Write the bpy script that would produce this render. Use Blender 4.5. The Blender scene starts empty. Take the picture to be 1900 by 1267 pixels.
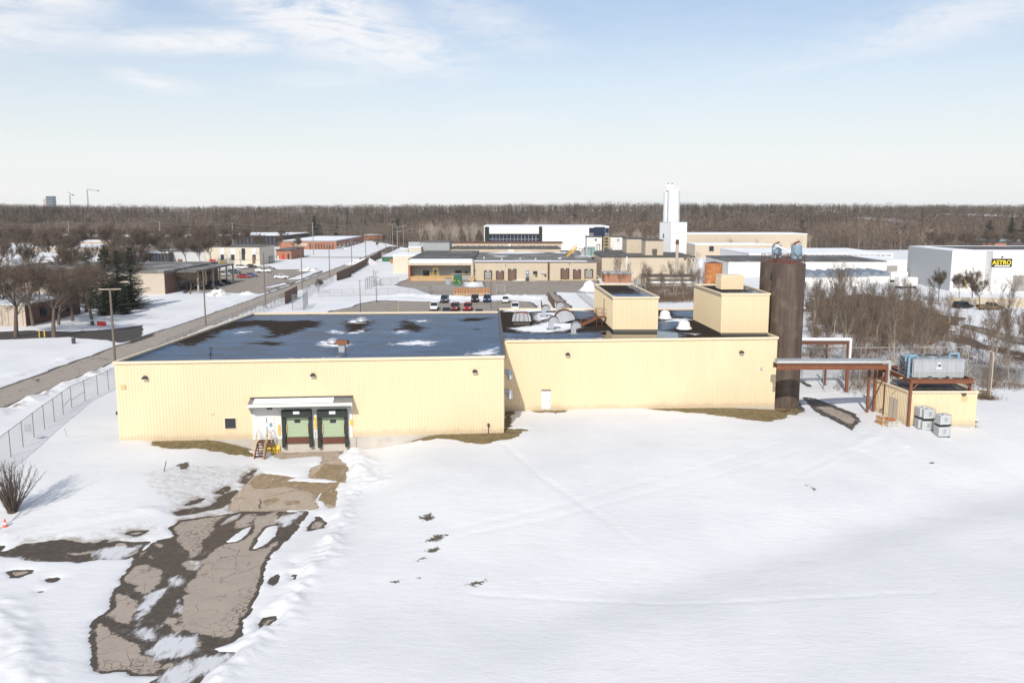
import bpy, math, random
import numpy as np
from mathutils import Vector, Matrix
R = math.radians
SC = bpy.context.scene
COL = SC.collection
# ------------------------------------------------------------------ camera
F, CX, CY, HZ, H = 1600.0, 950.0, 633.5, 390.0, 22.0
TH = math.atan((CY-HZ)/F)
cam = bpy.data.cameras.new('camera'); camo = bpy.data.objects.new('camera', cam); COL.objects.link(camo)
camo.location = (0, 0, H); camo.rotation_euler = (math.pi/2-TH, 0, 0)
cam.sensor_width = 36; cam.lens = 36*F/1900; cam.clip_start = .5; cam.clip_end = 9000
SC.camera = camo
# ------------------------------------------------------------------ world and sun
SUNV = Vector((.22, 1, -.78)).normalized()          # the way the light travels
w = bpy.data.worlds.new('World'); SC.world = w; w.use_nodes = True
N = w.node_tree.nodes; L = w.node_tree.links; N.clear()
def wn(t, **k):
    n = N.new(t)
    for a, b in k.items(): setattr(n, a, b)
    return n
out = wn('ShaderNodeOutputWorld'); bg = wn('ShaderNodeBackground'); bg.inputs[1].default_value = .13
sky = wn('ShaderNodeTexSky', sky_type='NISHITA', sun_disc=False)
sky.sun_elevation = math.asin(-SUNV.z); sky.sun_rotation = math.atan2(-SUNV.x, -SUNV.y)
sky.air_density = 1.0; sky.dust_density = 1.2; sky.ozone_density = 1.4; sky.altitude = 200
tc = wn('ShaderNodeTexCoord'); sep = wn('ShaderNodeSeparateXYZ'); L.new(tc.outputs['Generated'], sep.inputs[0])
def wm(op, a, b=None, c=None, clamp=False):
    n = wn('ShaderNodeMath', operation=op, use_clamp=clamp)
    for i, v in enumerate((a, b, c)):
        if v is None: continue
        if isinstance(v, (int, float)): n.inputs[i].default_value = v
        else: L.new(v, n.inputs[i])
    return n.outputs[0]
def wramp(v, a, b, o0=0., o1=1.):
    n = wn('ShaderNodeMapRange', interpolation_type='SMOOTHSTEP'); L.new(v, n.inputs[0])
    for i, k in enumerate((a, b, o0, o1)): n.inputs[i+1].default_value = k
    return n.outputs[0]
az = wm('ARCTAN2', sep.outputs[0], sep.outputs[1])      # 0 = straight ahead, right positive
el = wm('ARCSINE', sep.outputs[2])
comb = wn('ShaderNodeCombineXYZ'); L.new(az, comb.inputs[0]); L.new(el, comb.inputs[1])
def cirrus(rot, sx, sy, scale, det, dist, off):
    mp = wn('ShaderNodeMapping'); L.new(comb.outputs[0], mp.inputs[0])
    mp.inputs['Rotation'].default_value = (0, 0, rot); mp.inputs['Scale'].default_value = (sx, sy, 1); mp.inputs['Location'].default_value = off
    nz = wn('ShaderNodeTexNoise'); L.new(mp.outputs[0], nz.inputs[0]); nz.inputs['Scale'].default_value = scale
    nz.inputs['Detail'].default_value = det; nz.inputs['Roughness'].default_value = .62; nz.inputs['Distortion'].default_value = dist
    return nz.outputs[0]
def blob(a0, e0, ra, re, ang):                          # soft ellipse in direction space (radians)
    da = wm('SUBTRACT', az, a0); de = wm('SUBTRACT', el, e0); c, s = math.cos(ang), math.sin(ang)
    u = wm('DIVIDE', wm('ADD', wm('MULTIPLY', da, c), wm('MULTIPLY', de, s)), ra)
    v = wm('DIVIDE', wm('SUBTRACT', wm('MULTIPLY', de, c), wm('MULTIPLY', da, s)), re)
    d = wm('SQRT', wm('ADD', wm('MULTIPLY', u, u), wm('MULTIPLY', v, v)))
    return wramp(d, 1.0, .1)
def ae(px, py):
    return math.atan((px-CX)/F), math.atan((CY-py)/F)-TH*1.0
blobs = None
for (px, py, rx, ry, ang, g) in [(60, 25, 230, 60, -.1, 1.1), (30, 100, 260, 60, .05, .8), (580, 20, 320, 110, -.35, 1.3), (400, 95, 280, 32, .06, 1.0),
                                 (720, 85, 240, 70, -.2, .95), (310, 170, 110, 22, -.15, .75), (900, 40, 190, 60, -.3, .5), (640, 150, 200, 30, .05, .35),
                                 (910, 225, 120, 22, .1, .35), (1750, 70, 330, 60, .2, .6), (1850, 20, 200, 40, .2, .45), (1450, 130, 220, 30, .1, .25)]:
    a0 = math.atan((px-CX)/F); e0 = math.atan((CY-py)/F)-TH
    b = wm('MULTIPLY', blob(a0, e0, rx/F, ry/F, ang), g)
    blobs = b if blobs is None else wm('MAXIMUM', blobs, b)
n1 = cirrus(.12, 1.4, 7, 5, 9, 1.2, (3, 1, 0)); n2 = cirrus(-.25, 3, 9, 9, 8, .8, (1, 7, 2))
nz = wm('ADD', wm('MULTIPLY', n1, .6), wm('MULTIPLY', n2, .4))
cl = wm('MULTIPLY', wm('ADD', blobs, .12), wramp(nz, .27, .62), clamp=True)
low = wm('MULTIPLY', wramp(el, .10, .0), wramp(cirrus(.02, .6, 6, 4, 5, .3, (0, 3, 0)), .35, .62, .55, 1.))
veil = wramp(el, .25, .005, .17, .93)
def wmix(f, a, b):
    n = wn('ShaderNodeMix', data_type='RGBA'); L.new(f, n.inputs[0])
    for i, v in ((6, a), (7, b)):
        if isinstance(v, tuple): n.inputs[i].default_value = (*v, 1)
        else: L.new(v, n.inputs[i])
    return n.outputs[2]
gain = wn('ShaderNodeMix', data_type='RGBA', blend_type='MULTIPLY'); gain.inputs[0].default_value = 1
L.new(sky.outputs[0], gain.inputs[6]); gain.inputs[7].default_value = (1.0, 1.0, 1.04, 1)
c1 = wmix(veil, gain.outputs[2], (6.95, 7.25, 7.3))
c2 = wmix(wm('MULTIPLY', low, .8), c1, (7.6, 7.55, 7.4))
c3 = wmix(wm('MULTIPLY', cl, .85), c2, (7.7, 7.65, 7.75))
L.new(c3, bg.inputs[0]); L.new(bg.outputs[0], out.inputs[0])
sun = bpy.data.lights.new('sun', 'SUN'); sun.energy = 4.0; sun.angle = R(.53); sun.color = (1, .945, .86)
so = bpy.data.objects.new('sun', sun); COL.objects.link(so); so.rotation_euler = SUNV.to_track_quat('-Z', 'Y').to_euler(); so.location = (0, 0, 60)
SC.view_settings.view_transform = 'Standard'; SC.view_settings.look = 'None'; SC.view_settings.exposure = -.04; SC.view_settings.gamma = 1
SC.render.resolution_x = 1024; SC.render.resolution_y = 682
SC.render.engine = 'CYCLES'
try:
    SC.cycles.transparent_max_bounces = 24
    SC.cycles.max_bounces = 6
except Exception: pass
# ------------------------------------------------------------------ maths helpers
rnd = random.Random(7)
def ss(a, b, t):
    t = np.clip((np.asarray(t, float)-a)/(b-a), 0, 1); return t*t*(3-2*t)
_rs = np.random.RandomState(3); _T = _rs.rand(256, 256)
def vnoise(x, y):
    x = np.asarray(x, float); y = np.asarray(y, float)
    xi = np.floor(x).astype(int); yi = np.floor(y).astype(int); fx = x-xi; fy = y-yi
    fx = fx*fx*(3-2*fx); fy = fy*fy*(3-2*fy)
    a = _T[xi & 255, yi & 255]; b = _T[(xi+1) & 255, yi & 255]; c = _T[xi & 255, (yi+1) & 255]; d = _T[(xi+1) & 255, (yi+1) & 255]
    return (a*(1-fx)+b*fx)*(1-fy)+(c*(1-fx)+d*fx)*fy
def fbm(x, y, o=4):
    s = 0; a = .5; t = 0
    for i in range(o):
        s = s+a*vnoise(np.asarray(x)*2**i+17.3*i, np.asarray(y)*2**i+9.1*i); t += a; a *= .5
    return s/t-.5
def hgt(x, y):
    x = np.asarray(x, float); y = np.asarray(y, float)
    yb = np.clip(56+(x-12)*.55, 50, 74)
    h = -1.1+1.1*ss(0, 22, y-yb)
    xd = -18.3+(y-80)*-.02
    h = h-.62*np.exp(-((y-yb+2.5)/4.2)**2)*ss(-8, 8, x)+.22*fbm(x/24+3, y/24, 3)*ss(30, 45, y)*(1-ss(74, 81, y))
    w_ = (1-ss(4.8, 11.5, np.abs(x-xd)))*ss(48, 60, y)*(1-ss(90, 92, y))
    h = h*(1-w_)+-1.4*w_
    h = h-.55*np.exp(-((x-33.5)**2+(y-97)**2)/45)
    h = h+(17+2.5*np.sin(x*.004+1)+3*ss(0, 900, np.abs(x))+5*fbm(x/130, y/400, 3))*ss(430, 1350, y)
    return h
def ray(px, py):
    a = (CY-py)/F
    return Vector(((px-CX)/F, math.cos(TH)+a*math.sin(TH), -math.sin(TH)+a*math.cos(TH)))
def G(px, py, z=0.):
    d = ray(px, py); t = (z-H)/d.z; return Vector((d.x*t, d.y*t, z))
def GT(px, py):
    z = 0.
    for i in range(25):
        p = G(px, py, z); z = .5*z+.5*float(hgt(p.x, p.y))
    return G(px, py, z)
def AT(px, py, y):
    d = ray(px, py); t = y/d.y; return Vector((d.x*t, y, H+d.z*t))
def ZAT(py, y): return AT(CX, py, y).z
def HIT(px, py, P0, P1):
    d = ray(px, py); e = Vector((P1[0]-P0[0], P1[1]-P0[1])); n = Vector((-e.y, e.x))
    t = (n.x*P0[0]+n.y*P0[1])/(n.x*d.x+n.y*d.y)
    return Vector((d.x*t, d.y*t, H+d.z*t))
def polys_sdf(X, Y, polys, noise=0., nsc=1.):
    """signed distance, positive inside, union over polygons (world xy)"""
    best = np.full(X.shape, -6.)
    for P in polys:
        P = np.asarray([(p[0], p[1]) for p in P])
        x0, y0 = P.min(0)-5; x1, y1 = P.max(0)+5
        m = (X > x0) & (X < x1) & (Y > y0) & (Y < y1)
        if not m.any(): continue
        x = X[m]; y = Y[m]; d = np.full(x.shape, 1e9); ins = np.zeros(x.shape, bool)
        for i in range(len(P)):
            ax, ay = P[i]; bx, by = P[(i+1) % len(P)]
            ex, ey = bx-ax, by-ay; ll = ex*ex+ey*ey+1e-12
            t = np.clip(((x-ax)*ex+(y-ay)*ey)/ll, 0, 1)
            d = np.minimum(d, (x-ax-t*ex)**2+(y-ay-t*ey)**2)
            if ay != by:
                ins ^= ((ay > y) != (by > y)) & (x < (bx-ax)*(y-ay)/(by-ay)+ax)
        d = np.sqrt(d); d = np.where(ins, d, -d)
        best[m] = np.maximum(best[m], d)
    if noise: best = best+noise*fbm(X/nsc, Y/nsc, 4)*2
    return best
# ------------------------------------------------------------------ materials
MATS = {}
class Nt:
    def __init__(s, name):
        s.m = bpy.data.materials.new(name); s.m.use_nodes = True; s.t = s.m.node_tree; s.n = s.t.nodes; s.l = s.t.links
        s.b = s.n['Principled BSDF']; MATS[name] = s.m
        s.c = s.n.new('ShaderNodeTexCoord')
    def set(s, inp, v):
        if hasattr(v, 'node'): s.l.new(v, inp)
        elif isinstance(v, tuple) and len(v) == 3 and inp.type == 'RGBA': inp.default_value = (*v, 1)
        else: inp.default_value = v
    def P(s, name, v): s.set(s.b.inputs[name], v)
    def noise(s, scale, det=4, rough=.6, stretch=(1, 1, 1), dist=0, src='Object'):
        mp = s.n.new('ShaderNodeMapping'); s.l.new(s.c.outputs[src], mp.inputs[0]); mp.inputs['Scale'].default_value = stretch
        n = s.n.new('ShaderNodeTexNoise'); s.l.new(mp.outputs[0], n.inputs[0]); n.inputs['Scale'].default_value = scale
        n.inputs['Detail'].default_value = det; n.inputs['Roughness'].default_value = rough; n.inputs['Distortion'].default_value = dist
        return n.outputs[0]
    def vor(s, scale, feature='DISTANCE_TO_EDGE', warp=0., rnd_=1.):
        v = s.n.new('ShaderNodeTexVoronoi'); v.feature = feature; v.inputs['Scale'].default_value = scale
        if warp:
            nn = s.n.new('ShaderNodeTexNoise'); s.l.new(s.c.outputs['Object'], nn.inputs[0]); nn.inputs['Scale'].default_value = scale*2; nn.inputs['Detail'].default_value = 5
            mx = s.n.new('ShaderNodeMix'); mx.data_type = 'RGBA'; mx.blend_type = 'ADD'; mx.inputs[0].default_value = warp
            s.l.new(s.c.outputs['Object'], mx.inputs[6]); s.l.new(nn.outputs[1], mx.inputs[7]); s.l.new(mx.outputs[2], v.inputs['Vector'])
        else: s.l.new(s.c.outputs['Object'], v.inputs['Vector'])
        return v.outputs[0]
    def attr(s, name):
        a = s.n.new('ShaderNodeAttribute'); a.attribute_name = name; return a.outputs['Fac']
    def attrc(s, name):
        a = s.n.new('ShaderNodeAttribute'); a.attribute_name = name; return a.outputs['Color']
    def ramp(s, v, a, b, o0=0., o1=1.):
        n = s.n.new('ShaderNodeMapRange'); n.interpolation_type = 'SMOOTHSTEP'; s.l.new(v, n.inputs[0])
        for i, k in enumerate((a, b, o0, o1)): n.inputs[i+1].default_value = k
        return n.outputs[0]
    def math(s, op, a, b=0., c=None, clamp=False):
        n = s.n.new('ShaderNodeMath'); n.operation = op; n.use_clamp = clamp
        for i, v in enumerate((a, b, c)):
            if v is not None: s.set(n.inputs[i], v)
        return n.outputs[0]
    def mix(s, f, a, b, blend='MIX'):
        n = s.n.new('ShaderNodeMix'); n.data_type = 'RGBA'; n.blend_type = blend
        s.set(n.inputs[0], f); s.set(n.inputs[6], a); s.set(n.inputs[7], b); return n.outputs[2]
    def bump(s, v, strength=.3, dist=.1):
        n = s.n.new('ShaderNodeBump'); n.inputs['Strength'].default_value = strength; n.inputs['Distance'].default_value = dist
        s.l.new(v, n.inputs['Height']); s.l.new(n.outputs[0], s.b.inputs['Normal'])
def mat(name, col, rough=.6, metal=0., var=.12, scale=1.5, bump=0., dirt=None, dirtamt=.5, streak=0., spec=None):
    if name in MATS: return MATS[name]
    m = Nt(name); n1 = m.noise(scale, 5); c = m.mix(1., col, m.mix(n1, (1-var,)*3, (1+var,)*3), 'MULTIPLY')
    if streak: c = m.mix(1., c, m.mix(m.ramp(m.noise(1.3, 4, .6, (3, 3, .22)), .35, .7), (1, 1, 1), (1-streak,)*3), 'MULTIPLY')
    if dirt: c = m.mix(m.math('MULTIPLY', m.ramp(m.noise(scale*.7, 7, .7, dist=.4), .5, .68), dirtamt), c, dirt)
    m.P('Base Color', c); m.P('Roughness', rough); m.P('Metallic', metal)
    if spec is not None: m.P('Specular IOR Level', spec)
    if bump: m.bump(m.noise(scale*6, 5), bump, .05)
    return m.m
# snow
m = Nt('snow'); c = m.mix(m.ramp(m.noise(.09, 4, .55), .35, .7), (.735, .742, .75), (.665, .675, .69))
c = m.mix(m.ramp(m.noise(.5, 6, .65, (.6, 1.6, 1)), .5, .75), c, (.67, .675, .68))
sp = m.math('MULTIPLY', m.ramp(m.noise(7, 3, .8), .66, .74), m.ramp(m.noise(.16, 3, .6), .56, .68))
c = m.mix(m.math('MULTIPLY', sp, .55), c, (.30, .26, .21))
dirt = m.ramp(m.math('ADD', m.attr('dirt'), m.math('MULTIPLY', m.noise(1.8, 7, .75), .9)), .75, 1.25)
c = m.mix(dirt, c, (.33, .30, .27))
deb = m.ramp(m.math('ADD', m.attr('debris'), m.math('MULTIPLY', m.noise(3.2, 6, .75), 1.3)), 1.28, 1.36)
c = m.mix(deb, c, (.10, .085, .06))
m.P('Base Color', c); m.P('Roughness', .75); m.P('Specular IOR Level', .25)
m.bump(m.math('ADD', m.math('MULTIPLY', m.noise(1.6, 7, .62, (.55, 1.5, 1)), 1.), m.math('MULTIPLY', m.noise(5, 7, .8, (.8, 1.2, 1)), .5)), .30, .2)
# rooftop / piled snow
m = Nt('snow_plain'); m.P('Base Color', m.mix(m.noise(3, 6), (.84, .86, .89), (.72, .74, .77))); m.P('Roughness', .8); m.bump(m.noise(4, 6), .5, .1)
m = Nt('snow_dirty'); m.P('Base Color', m.mix(m.ramp(m.noise(1.1, 7, .7), .45, .62), (.84, .86, .88), (.35, .29, .23))); m.P('Roughness', .8); m.bump(m.noise(3, 6), .6, .2)
def pavement_mat(name, dry, wetc, crack=True, cs=.55, edge=.22, var=.14):
    m = Nt(name)
    c = m.mix(m.noise(.6, 6), tuple(v*(1-var) for v in dry), tuple(v*(1+var) for v in dry))
    c = m.mix(m.ramp(m.noise(18, 4, .8), .55, .75), c, tuple(v*.82 for v in dry))
    if crack:
        e1 = m.ramp(m.vor(cs, warp=.9), .001, .014, 1, 0); msk = m.ramp(m.noise(.5, 5), .42, .56)
        c = m.mix(m.math('MULTIPLY', e1, msk), c, (.045, .038, .03))
        c = m.mix(m.math('MULTIPLY', m.math('MULTIPLY', m.ramp(m.vor(cs*2.3, warp=.5), .002, .022, 1, 0), m.ramp(m.noise(.8, 5), .48, .6)), .7), c, (.07, .06, .048)); e2 = m.ramp(m.vor(cs*4, warp=.3), .01, .05, 1, 0)
        c = m.mix(m.math('MULTIPLY', e2, m.attr('alligator')), c, (.05, .042, .034))
    wet = m.ramp(m.math('ADD', m.attr('wet'), m.math('MULTIPLY', m.math('SUBTRACT', m.noise(1.3, 9, .78), .5), 1.1)), -.05, .06)
    edg = m.ramp(m.math('ADD', m.attr('edge'), m.math('MULTIPLY', m.math('SUBTRACT', m.noise(1.6, 5, .65), .5), .5)), edge+.1, edge, 0, 1)
    wetall = m.math('MAXIMUM', wet, edg)
    wc = m.mix(m.ramp(m.noise(2.5, 6, .7), .3, .7), wetc, tuple(v*1.7 for v in wetc))
    c = m.mix(wetall, c, wc)
    sl = m.ramp(m.math('ADD', m.attr('slush'), m.math('MULTIPLY', m.math('SUBTRACT', m.noise(1.5, 8, .72, (1.5, .5, 1), .6), .5), 2.6)), .1, .75)
    c = m.mix(sl, c, (.60, .61, .63))
    if name == 'driveway_asphalt':
        fl = m.math('MULTIPLY', m.ramp(m.noise(1.1, 9, .78, (1.3, .6, 1), .5), .56, .74), m.math('MULTIPLY', wetall, .55)); c = m.mix(fl, c, (.55, .56, .58))
    m.P('Base Color', c)
    r = m.math('SUBTRACT', .85, m.math('MULTIPLY', wetall, .28)); m.P('Roughness', r); m.P('Specular IOR Level', .35)
    m.bump(m.noise(14, 5, .7), .25, .03)
pavement_mat('driveway_asphalt', (.37, .315, .26), (.055, .043, .032))
pavement_mat('concrete_slab', (.41, .33, .25), (.20, .145, .085), cs=.2, edge=.1)
pavement_mat('road_asphalt', (.335, .29, .245), (.085, .072, .06), cs=.3, edge=.5)
pavement_mat('yard_asphalt', (.29, .25, .21), (.075, .063, .052), cs=.12, edge=.7)
pavement_mat('dark_asphalt', (.06, .052, .045), (.04, .034, .03), crack=False)
# grass
m = Nt('dormant_grass'); c = m.mix(m.ramp(m.noise(1.2, 7, .7), .35, .65), (.17, .145, .06), (.30, .22, .11)); c = m.mix(m.ramp(m.noise(9, 4, .8), .45, .75), c, (.09, .07, .03))
m.P('Base Color', c); m.P('Roughness', 1.); m.bump(m.noise(22, 4, .8), .8, .1)
m = Nt('forest_floor'); m.P('Base Color', m.mix(m.ramp(m.noise(.05, 8, .7), .40, .62), (.085, .062, .045), (.16, .125, .095))); m.P('Roughness', 1.)
# cream siding
def siding(name, col, col2):
    m = Nt(name); c = m.mix(m.ramp(m.noise(.25, 6, .6, (1, 1, .5)), .3, .7), col, col2)
    c = m.mix(m.math('MULTIPLY', m.ramp(m.noise(1.5, 5, .6, (3, 3, .15)), .45, .8), .4), c, tuple(v*.84 for v in col))
    sx = m.n.new('ShaderNodeSeparateXYZ'); m.l.new(m.c.outputs['Object'], sx.inputs[0])
    sd = m.math('MULTIPLY', m.ramp(m.math('SUBTRACT', sx.outputs[2], m.math('MULTIPLY', m.noise(.9, 6, .7), 1.4)), .1, -.5), .5); c = m.mix(sd, c, (.45, .36, .25))
    m.P('Base Color', c); m.P('Roughness', .5); m.P('Specular IOR Level', .3)
siding('cream_siding', (.75, .61, .40), (.715, .575, .375))
mat('cream_trim', (.77, .64, .45), .45, var=.05); mat('dark_flashing', (.10, .095, .08), .6)
mat('concrete', (.50, .465, .41), .9, var=.18, scale=.8, dirt=(.33, .27, .2), dirtamt=.45, bump=.3)
mat('white_paint', (.70, .69, .66), .55, var=.07, dirt=(.5, .44, .36), dirtamt=.25)
mat('white_door', (.66, .67, .66), .5, var=.03); mat('clean_white', (.76, .77, .78), .45, var=.04)
mat('black_rubber', (.022, .030, .025), .7, var=.3); mat('dark_metal', (.05, .045, .042), .5); mat('green_door', (.36, .44, .29), .5, var=.06)
mat('glass_dark', (.03, .035, .045), .12, var=.3, scale=.8); mat('glass_blue', (.02, .03, .055), .08, var=.4, scale=.3)
mat('yellow_paint', (.72, .50, .06), .5, var=.1, dirt=(.3, .2, .08), dirtamt=.3); mat('tan_paint', (.60, .44, .22), .55, dirt=(.25, .15, .08), dirtamt=.4)
mat('rust_steel', (.20, .075, .035), .75, var=.3, scale=2, dirt=(.10, .035, .02), dirtamt=.6); mat('rust_dark', (.13, .05, .03), .8, var=.3)
mat('rust_orange', (.42, .15, .045), .85, var=.3, scale=1.2, dirt=(.60, .33, .15), dirtamt=.8)
mat('galvanised', (.46, .48, .50), .42, metal=.35, var=.14, scale=3, streak=.12); mat('galv_dark', (.22, .23, .24), .5, metal=.4)
mat('sky_blue_paint', (.19, .32, .42), .5, dirt=(.3, .25, .2), dirtamt=.35); mat('pale_blue', (.20, .29, .36), .5)
mat('tote_plastic', (.62, .64, .64), .4, var=.08); mat('wood_pole', (.17, .14, .115), .9, var=.2, streak=.2); mat('pole_grey', (.30, .285, .26), .8)
mat('red_paint', (.50, .03, .02), .5); mat('orange_plastic', (.72, .13, .05), .5); mat('crate_wood', (.42, .21, .10), .85, var=.3, scale=1); mat('crate_wood_pale', (.50, .33, .18), .85, var=.3, scale=1)
mat('dumpster_green', (.02, .13, .055), .5, dirt=(.05, .05, .03)); mat('dumpster_teal', (.02, .12, .13), .5)
mat('brown_slats', (.13, .075, .05), .8, var=.3, scale=2); mat('tire', (.02, .02, .02), .9); mat('rim', (.35, .35, .36), .35, metal=.6)
mat('bark', (.12, .095, .075), .95, var=.3, scale=3); mat('bark_pale', (.36, .31, .25), .9, var=.25, scale=3); mat('twigs', (.115, .083, .06), .95, var=.25, scale=.3)
mat('twigs_warm', (.155, .103, .066), .95, var=.25, scale=.3); mat('twigs_pale', (.38, .325, .26), .95, var=.2, scale=.3); mat('needles', (.028, .036, .018), .9, var=.35, scale=.8)
mat('tan_wall', (.56, .475, .36), .85, var=.07, scale=.4, streak=.1); mat('cream_block', (.62, .56, .45), .85, var=.06, scale=.4, streak=.08)
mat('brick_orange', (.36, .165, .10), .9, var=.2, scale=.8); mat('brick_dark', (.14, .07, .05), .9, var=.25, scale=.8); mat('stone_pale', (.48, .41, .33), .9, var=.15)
mat('white_wall', (.74, .73, .71), .6, var=.04, streak=.05); mat('grey_white_wall', (.50, .51, .51), .7, var=.06, streak=.1); mat('dark_wall', (.07, .06, .055), .8)
mat('grey_panel', (.36, .38, .38), .6, var=.12, streak=.15); mat('roof_grey', (.14, .13, .12), .9, var=.2, scale=.2, dirt=(.6, .61, .63), dirtamt=.5)
mat('roof_dark', (.075, .07, .065), .9, var=.2, scale=.2, dirt=(.5, .52, .55), dirtamt=.35); mat('roof_snow', (.80, .82, .85), .85, var=.06, scale=.2, dirt=(.25, .24, .23), dirtamt=.4)
mat('roof_blue_metal', (.25, .29, .34), .45, metal=.3, var=.1, streak=.1); mat('brown_door', (.16, .085, .06), .7, var=.15); mat('grey_door', (.30, .285, .26), .7); mat('blue_door', (.13, .22, .36), .6)
mat('sign_black', (.012, .014, .012), .4, var=.02); mat('sign_yellow', (.80, .62, .02), .5, var=.02); mat('teal_machine', (.20, .33, .31), .6, dirt=(.2, .14, .08)); mat('yellow_stair', (.62, .42, .08), .6, dirt=(.2, .12, .05))
for nm, cc in dict(white=(.75, .76, .77), black=(.02, .021, .024), red=(.30, .015, .02), blue=(.03, .06, .15), silver=(.40, .41, .42), maroon=(.19, .05, .05), grey=(.10, .105, .115), slate=(.05, .07, .10), gold=(.16, .105, .05)).items():
    mm = mat('car_'+nm, cc, .28, metal=.1, var=.04)
mat('car_glass', (.015, .018, .022), .08, var=.1); mat('lamp_glass', (.7, .7, .68), .2); mat('tail_red', (.35, .01, .01), .3)
# silo steel: weathered brown with vertical streaks and plate bands
m = Nt('silo_steel'); c = m.mix(m.ramp(m.noise(.9, 6, .6, (2.2, 2.2, .12)), .3, .7), (.070, .046, .034), (.125, .09, .07))
c = m.mix(m.math('MULTIPLY', m.ramp(m.noise(.55, 5, .6), .5, .7), .5), c, (.20, .145, .115))
c = m.mix(m.math('MULTIPLY', m.ramp(m.noise(2.5, 5, .7), .6, .75), .5), c, (.085, .05, .035))
m.P('Base Color', c); m.P('Roughness', .62); m.P('Metallic', .15)
# wet, icy roof: blue of the reflected sky is painted into its base colour
m = Nt('roof_membrane')
nz_ = m.math('SUBTRACT', m.noise(.7, 10, .78, (.7, 1.6, 1), .5), .5)
dry = m.ramp(m.math('ADD', m.attr('dry'), m.math('MULTIPLY', nz_, 3.4)), -.05, .28)
snw = m.ramp(m.math('ADD', m.attr('snowy'), m.math('MULTIPLY', m.math('SUBTRACT', m.noise(1.3, 9, .75, (.8, 1.6, 1)), .5), 3.2)), .1, .45)
ice_sky_tint = m.mix(m.ramp(m.noise(.35, 9, .72, (.7, 1.8, 1), .6), .36, .66), (.004, .014, .038), (.020, .078, .180))
ice_sky_tint = m.mix(m.math('MULTIPLY', m.ramp(m.noise(1.6, 9, .78, (.6, 2.2, 1), .5), .54, .66), .75), ice_sky_tint, (.018, .016, .016)); ice_sky_tint = m.mix(m.math('MULTIPLY', m.ramp(m.noise(2.6, 9, .8, (.6, 2.6, 1), .5), .62, .74), .6), ice_sky_tint, (.30, .40, .52))
dr = m.mix(m.noise(1.5, 6), (.022, .018, .015), (.055, .042, .032))
c = m.mix(dry, ice_sky_tint, dr)
sxx = m.n.new('ShaderNodeSeparateXYZ'); m.l.new(m.c.outputs['Object'], sxx.inputs[0]); seam = m.math('LESS_THAN', m.math('FRACT', m.math('MULTIPLY', m.math('ADD', sxx.outputs[0], m.math('MULTIPLY', m.noise(.4, 3), .25)), .38)), .03); c = m.mix(m.math('MULTIPLY', seam, .5), c, (.012, .012, .014))
c = m.mix(snw, c, (.80, .82, .86)); m.P('Base Color', c)
m.P('Roughness', m.math('MAXIMUM', m.math('MULTIPLY', dry, .8), m.math('ADD', m.math('MULTIPLY', snw, .7), .34)))
m.P('Specular IOR Level', m.math('SUBTRACT', .26, m.math('MULTIPLY', m.math('MAXIMUM', dry, snw), .25)))
m.bump(m.math('ADD', m.noise(2.2, 6, .6), m.math('MULTIPLY', snw, .8)), .22, .05)
m = Nt('roof_puddle'); m.P('Base Color', (.012, .012, .011)); m.P('Roughness', .03); m.P('Specular IOR Level', .6)
# chain link (procedural diamonds cut by alpha)
m = Nt('chain_link')
sepn = m.n.new('ShaderNodeSeparateXYZ'); m.l.new(m.c.outputs['UV'], sepn.inputs[0])
def lat(sgn):
    s_ = m.math('ADD', sepn.outputs[0], m.math('MULTIPLY', sepn.outputs[1], sgn))
    fr = m.math('FRACT', m.math('MULTIPLY', s_, 7.)); return m.math('LESS_THAN', fr, .13)
m.P('Base Color', (.30, .31, .31)); m.P('Roughness', .5); m.P('Metallic', .3); m.P('Alpha', m.math('MAXIMUM', lat(1.), lat(-1.)))
m = Nt('forest_twigs'); m.P('Base Color', m.attrc('tint')); m.P('Roughness', 1.); m.P('Specular IOR Level', .1)
M = MATS
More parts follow.
